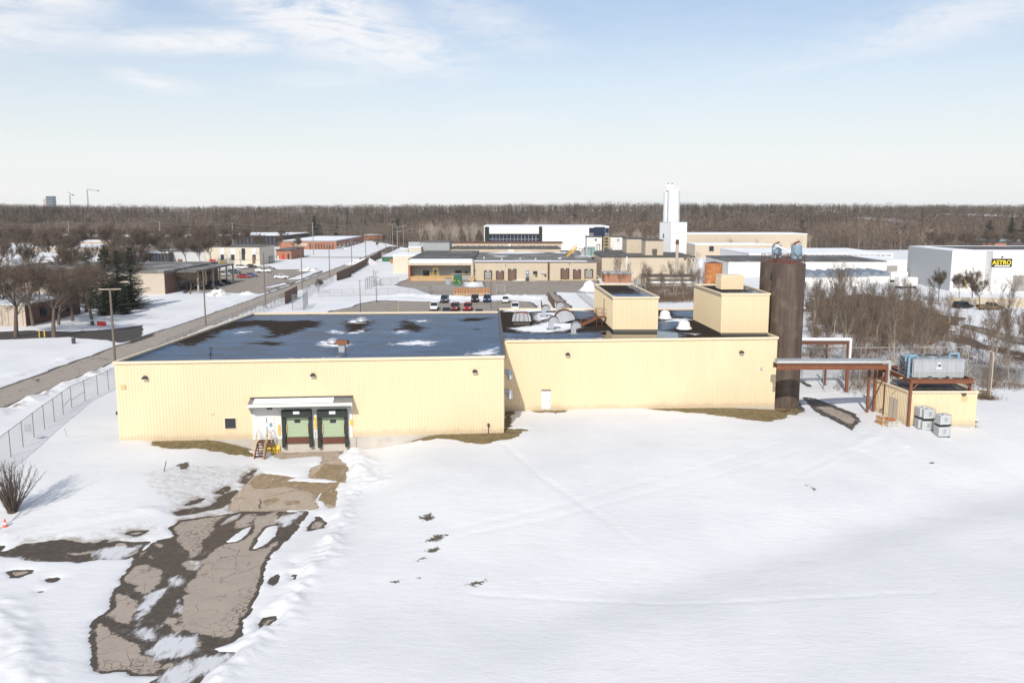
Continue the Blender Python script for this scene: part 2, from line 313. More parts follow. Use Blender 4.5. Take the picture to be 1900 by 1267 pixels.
# ------------------------------------------------------------------ mesh builder
def link(o): COL.objects.link(o); return o
class MB:
    def __init__(s): s.v = []; s.f = []; s.uv = None
    def quad(s, a, b, c, d):
        n = len(s.v); s.v += [tuple(a), tuple(b), tuple(c), tuple(d)]; s.f.append((n, n+1, n+2, n+3)); return s
    def tri(s, a, b, c):
        n = len(s.v); s.v += [tuple(a), tuple(b), tuple(c)]; s.f.append((n, n+1, n+2)); return s
    def hexa(s, p):          # 8 points: bottom 4 ccw, top 4 ccw
        n = len(s.v); s.v += [tuple(q) for q in p]
        for f in ((0, 3, 2, 1), (4, 5, 6, 7), (0, 1, 5, 4), (1, 2, 6, 5), (2, 3, 7, 6), (3, 0, 4, 7)): s.f.append(tuple(n+i for i in f))
        return s
    def box(s, x0, y0, z0, x1, y1, z1): return s.hexa([(x0, y0, z0), (x1, y0, z0), (x1, y1, z0), (x0, y1, z0), (x0, y0, z1), (x1, y0, z1), (x1, y1, z1), (x0, y1, z1)])
    def prism(s, pts, z0, z1):
        n = len(s.v); k = len(pts); s.v += [(p[0], p[1], z0) for p in pts]+[(p[0], p[1], z1) for p in pts]
        s.f.append(tuple(range(n+k-1, n-1, -1))); s.f.append(tuple(range(n+k, n+2*k)))
        for i in range(k): j = (i+1) % k; s.f.append((n+i, n+j, n+k+j, n+k+i))
        return s
    def ext(s, prof, a, b, ax='y'):      # profile of 2-D points extruded along an axis
        n = len(s.v); k = len(prof)
        for t in (a, b):
            for (u, v) in prof: s.v.append({'y': (u, t, v), 'x': (t, u, v)}[ax])
        s.f.append(tuple(range(n, n+k))); s.f.append(tuple(range(n+2*k-1, n+k-1, -1)))
        for i in range(k): j = (i+1) % k; s.f.append((n+i, n+k+i, n+k+j, n+j))
        return s
    def tube(s, p0, p1, r0, r1=None, n=6, cap=True):
        r1 = r0 if r1 is None else r1; p0 = Vector(p0); p1 = Vector(p1); d = (p1-p0)
        if d.length < 1e-6: return s
        d.normalize(); a = d.orthogonal().normalized(); b = d.cross(a); k = len(s.v)
        for p, r in ((p0, r0), (p1, r1)):
            for i in range(n):
                t = 2*math.pi*i/n; s.v.append(tuple(p+a*(r*math.cos(t))+b*(r*math.sin(t))))
        for i in range(n): j = (i+1) % n; s.f.append((k+i, k+j, k+n+j, k+n+i))
        if cap: s.f.append(tuple(range(k+n-1, k-1, -1))); s.f.append(tuple(range(k+n, k+2*n)))
        return s
    def path(s, pts, r, n=6):
        for a, b in zip(pts[:-1], pts[1:]): s.tube(a, b, r, r, n)
        return s
    def lathe(s, c, prof, n=20):         # prof: (r,z)
        k = len(s.v)
        for (r, z) in prof:
            for i in range(n): t = 2*math.pi*i/n; s.v.append((c[0]+r*math.cos(t), c[1]+r*math.sin(t), c[2]+z))
        for q in range(len(prof)-1):
            for i in range(n): j = (i+1) % n; s.f.append((k+q*n+i, k+q*n+j, k+(q+1)*n+j, k+(q+1)*n+i))
        s.f.append(tuple(range(k+n-1, k-1, -1))); e = k+(len(prof)-1)*n; s.f.append(tuple(range(e, e+n)))
        return s
    def beam(s, a, b, wd, ht):           # rectangular bar between two points
        a = Vector(a); b = Vector(b); d = (b-a).normalized(); up = Vector((0, 0, 1))
        if abs(d.z) > .95: up = Vector((0, 1, 0))
        sd = d.cross(up).normalized()*(wd/2); u = sd.cross(d).normalized()*(ht/2)
        return s.hexa([a-sd-u, a+sd-u, b+sd-u, b-sd-u, a-sd+u, a+sd+u, b+sd+u, b-sd+u])
    def build(s, name, mt, parent=None, world=True, smooth=False):
        me = bpy.data.meshes.new(name); v = s.v
        if parent is not None and world:
            l = parent.get('_w', None); ox, oy, oz = l if l is not None else parent.location
            v = [(a-ox, b-oy, c-oz) for a, b, c in v]
        me.from_pydata(v, [], s.f); me.materials.append(mt if not isinstance(mt, str) else M[mt])
        if s.uv:
            ul = me.uv_layers.new(name='UVMap'); ul.data.foreach_set('uv', [t for q in s.uv for t in q])
        if smooth: me.polygons.foreach_set('use_smooth', [True]*len(me.polygons))
        me.update(); o = link(bpy.data.objects.new(name, me)); o.parent = parent
        return o
def empty(name, loc, label, cat, group=None, rz=0):
    o = link(bpy.data.objects.new(name, None)); o.location = loc; o.rotation_euler.z = rz; o.empty_display_size = .3
    o['label'] = label; o['category'] = cat
    if group: o['group'] = group
    return o
def tag(o, label, cat, group=None):
    o['label'] = label; o['category'] = cat
    if group: o['group'] = group
    return o
def recenter(o):                        # a single-mesh thing: origin to its base
    me = o.data; n = len(me.vertices); a = np.empty(n*3); me.vertices.foreach_get('co', a); a = a.reshape(-1, 3)
    c = (a.min(0)+a.max(0))/2; c[2] = a[:, 2].min(); a -= c; me.vertices.foreach_set('co', a.ravel()); me.update(); o.location = Vector(o.location)+Vector(c); return o
def copy_tree(o, parent=None, label=None, loc=None, rz=None, sc=None, group=None):
    c = o.copy(); link(c); c.parent = parent
    for ch in o.children: copy_tree(ch, c)
    if label: c['label'] = label
    if group: c['group'] = group
    if loc is not None: c.location = loc
    if rz is not None: c.rotation_euler.z = rz
    if sc is not None: c.scale = (sc, sc, sc) if not isinstance(sc, tuple) else sc
    return c
def struct(o): o['kind'] = 'structure'; return o
def stuff(o): o['kind'] = 'stuff'; return o
def npmesh(name, V, Fc, mt, attrs=None, smooth=True):
    me = bpy.data.meshes.new(name); V = np.asarray(V, np.float32); Fc = np.asarray(Fc, np.int32); k = Fc.shape[1]
    me.vertices.add(len(V)); me.vertices.foreach_set('co', V.ravel()); me.loops.add(Fc.size); me.loops.foreach_set('vertex_index', Fc.ravel())
    me.polygons.add(len(Fc)); me.polygons.foreach_set('loop_start', np.arange(0, Fc.size, k, dtype=np.int32)); me.polygons.foreach_set('loop_total', np.full(len(Fc), k, np.int32))
    me.update(calc_edges=True); me.materials.append(M[mt])
    if smooth: me.polygons.foreach_set('use_smooth', np.ones(len(Fc), bool))
    for an, av in (attrs or {}).items():
        if av.ndim == 1: a = me.attributes.new(an, 'FLOAT', 'POINT'); a.data.foreach_set('value', av.astype(np.float32))
        else: a = me.attributes.new(an, 'FLOAT_COLOR', 'POINT'); a.data.foreach_set('color', np.c_[av, np.ones(len(av))].astype(np.float32).ravel())
    return link(bpy.data.objects.new(name, me))
def gridfaces(nx, ny):
    i, j = np.meshgrid(np.arange(nx-1), np.arange(ny-1)); a = (j*nx+i).ravel(); return np.c_[a, a+1, a+nx+1, a+nx]
# ------------------------------------------------------------------ traced patches (photo -> ground)
def Z1(l): return [GT(x/2.714, 820+y/2.714) for x, y in l]
def PH(l): return [GT(x, y) for x, y in l]
drive = [Z1(p) for p in [
 [(1375, 65), (1400, 25), (1560, 10), (1760, 5), (1735, 45), (1700, 80), (1560, 72), (1440, 85), (1385, 78)],
 [(1620, 75), (1700, 75), (1755, 120), (1740, 180), (1735, 205), (1640, 190), (1550, 180), (1570, 130), (1620, 110)],
 [(1250, 205), (1310, 155), (1400, 165), (1480, 180), (1450, 195), (1640, 205), (1710, 200), (1690, 260), (1690, 330), (1660, 335), (1610, 290), (1600, 340), (1380, 348), (1140, 350), (1180, 280)],
 [(870, 355), (930, 340), (1060, 320), (1100, 280), (1190, 240), (1200, 240), (1170, 290), (1130, 330), (1000, 355), (900, 370)],
 [(925, 320), (960, 290), (1040, 278), (1010, 305), (940, 322)], [(1090, 255), (1130, 225), (1160, 222), (1150, 245), (1100, 260)],
 [(1215, 200), (1230, 170), (1270, 140), (1300, 135), (1280, 165), (1230, 210)],
 [(860, 435), (900, 395), (1000, 380), (1060, 370), (1130, 365), (1210, 350), (1290, 350), (1400, 343), (1470, 350), (1560, 345), (1500, 430), (1440, 500), (1360, 570), (1335, 640), (1310, 740), (1290, 800), (1235, 900), (1230, 970), (1180, 1010), (1120, 1032), (1060, 1040), (1190, 1060), (1150, 1110), (1080, 1150), (1000, 1230), (980, 1280), (700, 1280), (760, 1210), (820, 1175), (700, 1172), (480, 1155), (455, 1080), (447, 950), (470, 900), (540, 840), (570, 760), (620, 715), (598, 690), (640, 630), (700, 560), (760, 510), (880, 470)],
 [(-60, 560), (40, 540), (120, 512), (320, 486), (440, 505), (560, 500), (660, 500), (760, 500), (700, 560), (640, 590), (520, 590), (400, 608), (310, 602), (160, 592), (20, 575), (-60, 580)],
 [(475, 510), (520, 490), (575, 490), (520, 515)], [(610, 460), (660, 445), (770, 440), (740, 455), (690, 480), (650, 475)],
 [(10, 655), (60, 640), (180, 640), (170, 655), (100, 685), (50, 680)], [(240, 690), (300, 683), (265, 708)], [(190, 750), (215, 750), (205, 760)], [(-40, 520), (30, 520), (10, 550), (-40, 555)],
 [(1550, 450), (1560, 410), (1600, 372), (1640, 405), (1640, 430), (1590, 445)], [(1355, 710), (1385, 665), (1415, 660), (1400, 710), (1370, 727)],
 [(1455, 665), (1490, 665), (1495, 695), (1470, 700)], [(1475, 610), (1490, 610), (1488, 632)], [(1290, 955), (1320, 890), (1395, 873), (1400, 890), (1340, 935)]]]
islands = [Z1(p) for p in [[(1140, 505), (1160, 480), (1220, 440), (1265, 425), (1250, 465), (1190, 500)], [(1275, 540), (1300, 480), (1350, 425), (1400, 420), (1390, 470), (1330, 520)],
 [(1090, 425), (1150, 380), (1230, 350), (1200, 385), (1130, 415)], [(1600, 265), (1620, 255), (1600, 310), (1585, 310)]]]
slush = [Z1(p) for p in [[(680, 900), (700, 820), (760, 745), (840, 740), (760, 850), (700, 930)], [(840, 680), (900, 670), (940, 700), (870, 730)], [(640, 970), (680, 930), (790, 930), (780, 1000), (700, 995)],
 [(740, 1050), (840, 955), (1010, 975), (1000, 1050), (870, 1100), (760, 1100)], [(865, 855), (900, 795), (930, 795), (905, 850)], [(775, 915), (830, 908), (825, 935)], [(960, 600), (1030, 605), (990, 640)],
 [(900, 1100), (1200, 1050), (1150, 1120), (950, 1213), (780, 1250), (800, 1180)], [(470, 545), (600, 515), (720, 520), (600, 600), (470, 590)], [(-20, 560), (90, 590), (250, 600), (80, 570)], [(1400, 380), (1500, 350), (1540, 350), (1440, 430), (1400, 430)]]]
dryp = [Z1(p) for p in [
 [(1010, 640), (1060, 560), (1150, 500), (1210, 480), (1250, 460), (1290, 375), (1400, 350), (1395, 410), (1340, 430), (1290, 480), (1262, 545), (1350, 525), (1400, 490), (1350, 570), (1330, 640), (1305, 740), (1290, 800), (1210, 920), (1140, 990), (1060, 985), (930, 945), (905, 850), (940, 720)],
 [(870, 430), (900, 400), (1000, 385), (1060, 375), (1130, 372), (1080, 400), (1085, 440), (1050, 480), (960, 515), (900, 510), (890, 460)], [(910, 515), (1030, 490), (1010, 560), (960, 590), (940, 540)],
 [(1170, 440), (1210, 370), (1290, 360), (1270, 400), (1220, 430)],
 [(605, 680), (660, 630), (730, 610), (800, 630), (825, 660), (790, 720), (740, 765), (660, 740), (690, 725), (620, 705)], [(565, 770), (600, 762), (700, 800), (680, 860), (650, 930), (560, 880)],
 [(460, 930), (500, 910), (590, 960), (650, 1000), (700, 1020), (700, 1075), (780, 1095), (825, 1125), (760, 1165), (600, 1170), (475, 1140), (480, 1010)],
 [(200, 545), (265, 540), (260, 555)], [(340, 560), (460, 550), (470, 560), (380, 568)], [(20, 655), (60, 645), (165, 645), (100, 680), (50, 675)], [(650, 470), (690, 450), (730, 455), (690, 472)],
 [(1565, 440), (1575, 410), (1600, 385), (1630, 410), (1590, 440)], [(1310, 940), (1330, 895), (1390, 882), (1340, 930)], [(1370, 715), (1390, 675), (1410, 670), (1395, 710)], [(1225, 195), (1270, 148), (1290, 145), (1240, 200)], [(1110, 250), (1135, 230), (1155, 228)]]]
_r = random.Random(12)
for _c in [(620, 520), (700, 560), (800, 520), (760, 580), (520, 870), (600, 1010), (720, 1110), (850, 1130), (900, 940), (960, 620), (1060, 600), (990, 1010), (1120, 1040), (1240, 420), (1440, 380), (1180, 300), (1330, 560), (860, 900), (580, 740), (700, 1060)]:
    _k = _r.uniform(14, 34); dryp.append(Z1([(_c[0]+_k*1.4*math.cos(t)*_r.uniform(.6, 1.2), _c[1]+_k*.8*math.sin(t)*_r.uniform(.6, 1.2)) for t in (0, .9, 1.8, 2.7, 3.6, 4.5, 5.4)]))
allig = [Z1(p) for p in [[(1060, 1000), (1130, 900), (1230, 760), (1300, 700), (1290, 800), (1230, 960), (1140, 1015)], [(480, 1100), (700, 1090), (820, 1120), (760, 1170), (500, 1150)], [(900, 440), (1100, 380), (1180, 420), (1000, 590)]]]
slab_wet = [Z1(p) for p in [[(1250, 210), (1310, 155), (1480, 180), (1700, 200), (1690, 330), (1600, 300), (1560, 245), (1430, 225), (1290, 240)], [(1310, 300), (1380, 280), (1410, 290), (1340, 322)], [(1430, 300), (1500, 292), (1510, 312), (1440, 320)], [(1560, 180), (1640, 110), (1755, 120), (1735, 205)]]]
slab_dry_hole = Z1([(1640, 160), (1665, 140), (1690, 150), (1680, 178), (1650, 180)])
silo_drive = [[GT(1400+x/3.8, 560+y/3.8) for x, y in p] for p in [[(340, 670), (430, 680), (560, 730), (700, 780), (745, 835), (690, 905), (640, 880), (500, 810), (430, 770), (380, 720)], [(300, 560), (330, 545), (410, 600), (380, 600)], [(150, 740), (300, 700), (360, 760), (290, 800), (180, 790)]]]  # second outline is a shadow strip, drawn as dark wet bare ground
road = [[(-57.3, 20), (-57.2, 100), (-57.9, 125), (-57.2, 180), (-58.4, 222), (-59.5, 290), (-62, 380), (-66, 520), (-74, 520), (-71, 430), (-69, 380), (-66.8, 300), (-65.2, 222), (-64.6, 172), (-65.2, 150), (-64.8, 137), (-64, 106), (-64, 20)]]
side_drive = [PH([(-60, 618), (60, 613), (130, 616), (205, 611), (262, 604), (262, 626), (225, 636), (205, 632), (130, 626), (-60, 633)])]
cross_road = [[(-140, 408), (-72, 402), (-62, 398), (-20, 392), (-20, 398), (-62, 405), (-72, 410), (-140, 416)]]
left_lot = [PH([(340, 545), (372, 541), (478, 546), (500, 541), (600, 505), (588, 499), (515, 500), (500, 494), (430, 496), (405, 503), (395, 520), (355, 528)])]
left_isl = [PH([(488, 534), (530, 524), (534, 527), (505, 534)]), PH([(530, 519), (585, 501), (594, 503), (560, 518)])]
car_lot = [PH([(610, 577), (650, 570), (665, 563), (700, 557), (780, 559), (860, 562), (900, 559), (940, 557), (985, 560), (1000, 568), (995, 590), (600, 590)])]
yard = [PH([(730, 529), (760, 516), (880, 520), (1112, 520), (1118, 545), (1030, 542), (1068, 575), (1046, 575), (1012, 547), (912, 549), (840, 551), (800, 546), (770, 536)])]
yard_isl = [PH([(855, 530), (860, 524), (895, 524), (897, 532)])]
grass = [PH(p) for p in [[(280, 812), (345, 810), (420, 812), (465, 822), (470, 847), (430, 845), (390, 836), (320, 834), (285, 827)],
 [(652, 835), (660, 812), (760, 800), (935, 795), (978, 797), (945, 814), (900, 824), (860, 822), (840, 815), (800, 816), (745, 824), (715, 820), (665, 834)],
 [(985, 755), (1060, 755), (1050, 766), (990, 765)], [(1190, 758), (1250, 750), (1450, 748), (1470, 762), (1455, 777), (1420, 783), (1345, 773), (1300, 768)], [(1770, 783), (1810, 780), (1815, 793), (1785, 793)], [(935, 763), (955, 763), (942, 800), (935, 808)],
 [(1815, 722), (1840, 728), (1843, 742), (1822, 738)]]]
debris = [PH(p) for p in [[(776, 963), (800, 955), (806, 965), (785, 972)], [(785, 1010), (805, 998), (832, 995), (815, 1010)], [(785, 1026), (810, 1020), (820, 1022), (800, 1032)], [(765, 1045), (790, 1038), (795, 1041), (768, 1047)], [(860, 1091), (880, 1083), (912, 1080), (880, 1094)], [(325, 865), (350, 860), (352, 872), (335, 875)], [(1495, 902), (1515, 908), (1512, 912)], [(760, 1080), (780, 1076), (780, 1080)], [(720, 1085), (745, 1080), (740, 1086)], [(1722, 860), (1735, 861), (1730, 864)]]]
forest = [[(-1600, 640), (-700, 560), (-380, 570), (-150, 570), (-95, 590), (-60, 500), (60, 470), (140, 475), (230, 480), (330, 560), (700, 640), (1600, 700), (2600, 1900), (-2600, 1900)]]
brush_floor = [PH([(1490, 560), (1600, 545), (1700, 560), (1790, 600), (1720, 640), (1600, 625), (1500, 600)]), PH([(1640, 602), (1800, 625), (1900, 660), (1900, 668), (1780, 640), (1700, 622)])]
right_road = [PH([(1790, 600), (1900, 628), (1900, 640), (1780, 608)]), PH([(1700, 578), (1790, 590), (1780, 598), (1690, 588)])]
def bareness(X, Y):
    b = np.full(X.shape, -6.)
    isl = polys_sdf(X, Y, islands, .12, 1.2)
    d = polys_sdf(X, Y, drive, .30, 1.1)+.22*fbm(X/.35, Y/.35, 3); d = np.minimum(d, -isl); b = np.maximum(b, d)
    b = np.maximum(b, polys_sdf(X, Y, silo_drive, .25, 1.)); b = np.maximum(b, polys_sdf(X, Y, road, .5, 3.))
    b = np.maximum(b, polys_sdf(X, Y, grass, .55, .8)+.3*fbm(X/.3, Y/.3, 2)); b = np.maximum(b, polys_sdf(X, Y, side_drive+cross_road, .6, 2.5))
    ll = np.minimum(polys_sdf(X, Y, left_lot, .7, 3), -polys_sdf(X, Y, left_isl, .5, 2)); b = np.maximum(b, ll)
    b = np.maximum(b, polys_sdf(X, Y, car_lot, .7, 2.5)); yy = np.minimum(polys_sdf(X, Y, yard, 1., 4), -polys_sdf(X, Y, yard_isl, .6, 3)); b = np.maximum(b, yy)
    b = np.maximum(b, polys_sdf(X, Y, forest, 3, 20)); b = np.maximum(b, polys_sdf(X, Y, brush_floor, 3, 5)); b = np.maximum(b, polys_sdf(X, Y, right_road, 1, 5))
    return b
# snow banks: polylines of ploughed snow
def bank(X, Y, pts, hgt_, wid, sc=1.):
    pts = [(p[0], p[1]) for p in pts]; d = np.full(X.shape, 1e9)
    for (ax, ay), (bx, by) in zip(pts[:-1], pts[1:]):
        ex, ey = bx-ax, by-ay; t = np.clip(((X-ax)*ex+(Y-ay)*ey)/(ex*ex+ey*ey), 0, 1)
        d = np.minimum(d, np.hypot(X-ax-t*ex, Y-ay-t*ey))
    return hgt_*np.exp(-(d/(wid*(1+.9*fbm(X/3.1+5, Y/3.1, 3))))**2)*(.7+1.3*fbm(X/(sc*2.7), Y/(sc*2.7), 3)+.9*fbm(X/(sc*.55), Y/(sc*.55), 4))
def seg(a, b, s):
    n = max(2, int(round((b-a)/s))); return list(np.linspace(a, b, n, endpoint=False))
xs = np.array([-2600, -2000, -1500, -1150, -900, -700, -560, -450]+seg(-380, -165, 5)+seg(-165, -50, .6)+seg(-50, 50, .21)+seg(50, 165, .6)+seg(165, 380, 5)+[380, 450, 560, 700, 900, 1150, 1500, 2000, 2600])
ys = np.array([-60, -30, 0, 15, 25, 32]+seg(36, 98, .2)+seg(98, 130, .45)+seg(130, 330, .75)+seg(330, 560, 2)+seg(560, 1000, 12)+seg(1000, 2000, 60)+[2000, 2300, 2600])
X, Y = np.meshgrid(xs, ys); X = X.ravel(); Y = Y.ravel()
B = bareness(X, Y); hh = hgt(X, Y)
near = (1-ss(120, 200, Y))
s_ = -B
thick = np.where(s_ > 0, .03+.13*(1-np.exp(-s_/.55)), np.maximum(-.3, s_*.55-.02))
und = .16*fbm(X/11, Y/11, 3)+.025*fbm(X/2.2, Y/3.6, 4)
z = hh+thick+und*np.clip(s_, 0, 2)/2*near*1.6
banks = bank(X, Y, PH([(655, 838), (668, 862), (672, 890), (640, 950), (625, 985), (605, 1040), (560, 1080), (520, 1150), (460, 1210), (400, 1262), (380, 1300)]), .5, 1.0, .8)
banks += bank(X, Y, PH([(640, 860), (690, 880), (700, 900)]), .35, 1.2, .7)+bank(X, Y, PH([(-10, 1130), (30, 1180), (60, 1267)]), .4, 1.3, 1.)
banks += bank(X, Y, [(-66.6, 40), (-66.6, 128)], .32, .9, 1.)+bank(X, Y, [(-67, 160), (-67.5, 225)], .35, 1., 1.)+bank(X, Y, [(-55.6, 30), (-55.6, 110), (-56, 200), (-57.6, 290)], .75, 1.1, 1.2)
banks += bank(X, Y, PH([(20, 992), (150, 960), (300, 950)]), .14, .8, 1.)+bank(X, Y, PH([(700, 552), (760, 549), (830, 556), (950, 552), (1000, 556)]), .9, 2., 2.)
banks += bank(X, Y, PH([(1040, 566), (1068, 548)]), .5, 2.2, 2.)+bank(X, Y, PH([(1590, 835), (1640, 800), (1680, 830)]), .12, .6, .8)+bank(X, Y, PH([(935, 520), (1030, 521), (1100, 519)]), .6, 1.4, 1.5)
# vehicle tracks on the field: shallow paired grooves
def line_d(pts):
    pts = [(p[0], p[1]) for p in pts]; d = np.full(X.shape, 1e9)
    for (ax, ay), (bx, by) in zip(pts[:-1], pts[1:]):
        ex, ey = bx-ax, by-ay; t = np.clip(((X-ax)*ex+(Y-ay)*ey)/(ex*ex+ey*ey), 0, 1); d = np.minimum(d, np.hypot(X-ax-t*ex, Y-ay-t*ey))
    return d
tr = np.zeros(X.shape)
for pts, off, dp in [(PH([(935, 825), (1000, 885), (1060, 925), (1120, 965), (1180, 1012)]), 0, .07), (PH([(840, 985), (1000, 950), (1060, 935), (1300, 870), (1440, 825)]), 0, .05), (PH([(850, 1000), (1010, 968), (1100, 945), (1330, 885), (1480, 838)]), 0, .05),
                 (PH([(1480, 880), (1560, 845), (1650, 815), (1590, 805)]), 0, .06), (PH([(1500, 890), (1580, 850)]), 0, .05), (PH([(1820, 700), (1900, 720)]), 0, .07), (PH([(0, 985), (170, 960), (330, 940)]), 0, .05), (PH([(-10, 1010), (170, 975), (320, 955)]), 0, .05)]:
    d = line_d(pts); tr += dp*(.10*np.exp(-((d-.5)/.2)**2)-.5*np.exp(-(d/.4)**2))*(.5+1.2*(fbm(X/2.5,Y/2.5,3)+.4))
foot = np.zeros(X.shape)
for k in range(95):                      # footprints crossing the field
    t = k/94; p = GT(870+1030*t, 1108+14*math.sin(t*5)+8*t) if k < 80 else GT(700+900*(k-80)/15, 1085)
    m_ = (np.abs(X-p.x) < 1) & (np.abs(Y-p.y) < 1); foot[m_] -= .05*(1 if k%7 else 0)*np.exp(-(((X[m_]-p.x)/.22)**2+((Y[m_]-p.y-.12*(k % 2))/.16)**2))
z = z+np.clip(banks, 0, 3)*np.clip(s_/.8, 0, 1)+(tr+foot)*np.clip(s_, 0, 1)
dirtA = np.clip(bank(X, Y, [(-55.2, 30), (-55.4, 110), (-56, 200), (-57.6, 290)], .35, .6, 1.), 0, 1)*2+np.clip(1-s_/.45, 0, 1)*.42*(Y < 130)*(.6+1.6*fbm(X/.8, Y/.8, 4))+np.clip(bank(X, Y, [(-65.4, 20), (-65.6, 128)], .35, .7, 1.), 0, 1)*1.2
dirtA += .35*np.clip(bank(X, Y, PH([(655, 838), (660, 890), (622, 960)]), .6, .9, .8), 0, 1)
dirtA += .45*ss(-.8, .8, polys_sdf(X, Y, [PH([(250, 880), (350, 1010), (520, 950), (480, 860)]), PH([(0, 1000), (100, 1050), (250, 1010), (350, 960), (200, 985)])], .8, 1.5))
deb = polys_sdf(X, Y, debris, 0, 1); debA = ss(-.9, .4, deb)*.82
ground = struct(npmesh('snow_ground', np.c_[X, Y, z], gridfaces(len(xs), len(ys)), 'snow', {'dirt': dirtA, 'debris': debA}))
def sheet(name, polys, step, mt, dz, margin=.6, attrs=None, drop=0.):
    P = np.concatenate([np.asarray([(p[0], p[1]) for p in q]) for q in polys]); x0, y0 = P.min(0)-margin; x1, y1 = P.max(0)+margin
    nx = max(2, int((x1-x0)/step)+1); ny = max(2, int((y1-y0)/step)+1); gx, gy = np.meshgrid(np.linspace(x0, x1, nx), np.linspace(y0, y1, ny)); gx = gx.ravel(); gy = gy.ravel()
    s = polys_sdf(gx, gy, polys); fc = gridfaces(nx, ny); keep = (s[fc] > -margin).any(1); fc = fc[keep]
    used = np.unique(fc); rm = np.full(len(gx), -1); rm[used] = np.arange(len(used)); fc = rm[fc]; gx = gx[used]; gy = gy[used]
    at = {k: f(gx, gy) for k, f in (attrs or {}).items()}
    return npmesh(name, np.c_[gx, gy, hgt(gx, gy)+dz], fc, mt, at)
zero = lambda x, y: np.zeros(x.shape)
struct(sheet('driveway', drive, .25, 'driveway_asphalt', .0, 1.0, {'wet': lambda x, y: -np.minimum(polys_sdf(x, y, dryp, .22, .7), .12+1.1*np.abs(fbm(x/3.3+9, y/3.3, 4)))+.02, 'edge': lambda x, y: bareness(x, y), 'slush': lambda x, y: ss(-.5, .5, polys_sdf(x, y, slush, .3, .6))*1.0-.25, 'alligator': lambda x, y: ss(-.5, .6, polys_sdf(x, y, allig))}))
struct(sheet('loading_apron', [Z1([(1140, 349), (1190, 270), (1250, 200), (1300, 150), (1375, 85), (1375, 65), (1395, 10), (1765, 5), (1760, 120), (1740, 205), (1700, 260), (1690, 345), (1380, 347)])], .25, 'concrete_slab', .012, .0,
   {'wet': lambda x, y: polys_sdf(x, y, slab_wet, .2, .8), 'edge': lambda x, y: bareness(x, y)*1.2+.1, 'slush': zero, 'alligator': zero}))
for nm, pol, stp, mt, dz in [('silo_driveway', silo_drive, .3, 'driveway_asphalt', .0), ('road', road, 1.2, 'road_asphalt', .0), ('side_road', side_drive, .8, 'dark_asphalt', .012), ('cross_road', cross_road, 1.5, 'road_asphalt', .02), ('parking_lot', left_lot, 1., 'yard_asphalt', .02),
                             ('car_park', car_lot, .8, 'yard_asphalt', .0), ('factory_yard', yard, 1., 'yard_asphalt', .0), ('service_road', right_road, 1., 'yard_asphalt', .02)]:
    wet = {'silo_driveway': lambda x, y: .1-polys_sdf(x, y, [[GT(1400+a/3.8, 560+b/3.8) for a, b in [(430, 740), (540, 740), (690, 800), (720, 835), (680, 870), (600, 830)]]], .2, .8)}.get(nm, lambda x, y: fbm(x/14, y/22, 4)*1.2-.42)
    struct(sheet(nm, pol, stp, mt, dz, 1.5, {'wet': wet, 'edge': lambda x, y: bareness(x, y), 'slush': zero if nm == 'silo_driveway' else (lambda x, y: np.full(x.shape, -.55)), 'alligator': zero}))
# slab joint, road centre seam
stuff(tag(sheet('grass', grass, .3, 'dormant_grass', .004, 1.0), 'x', 'x')); g_ = bpy.data.objects['grass']; g_['label'] = 'brown green dormant grass showing through the snow along the building foot'; g_['category'] = 'grass'
struct(sheet('forest_floor', [[(max(-1500, min(1500, a)), min(b, 1800)) for a, b in forest[0]]], 14, 'forest_floor', .0, 20)); struct(sheet('thicket_floor', brush_floor, 1.5, 'forest_floor', .03, 2))
# grass blades so the strips do not read flat
V = []; Fc = []
for q in grass+debris:
    q2 = np.asarray([(p[0], p[1]) for p in q]); lo = q2.min(0)-.3; hi = q2.max(0)+.3; n = int((hi-lo).prod()*26); rs = np.random.RandomState(5)
    px_ = lo[0]+rs.rand(n)*(hi[0]-lo[0]); py_ = lo[1]+rs.rand(n)*(hi[1]-lo[1]); k_ = polys_sdf(px_, py_, [q], .35, .7) > .02
    for x_, y_ in zip(px_[k_], py_[k_]):
        a = rs.rand()*6.28; b = len(V); hz = float(hgt(x_, y_)); l = .05+.1*rs.rand(); ww = .035
        V += [(x_-ww*math.cos(a), y_-ww*math.sin(a), hz), (x_+ww*math.cos(a), y_+ww*math.sin(a), hz), (x_+(rs.rand()-.5)*.15, y_+(rs.rand()-.5)*.15, hz+l)]; Fc.append((b, b+1, b+2))
go = stuff(npmesh('grass_tufts', V, Fc, 'dormant_grass', smooth=False)); go['label'] = 'short dry grass tufts along the cream factory wall'; go['category'] = 'grass'
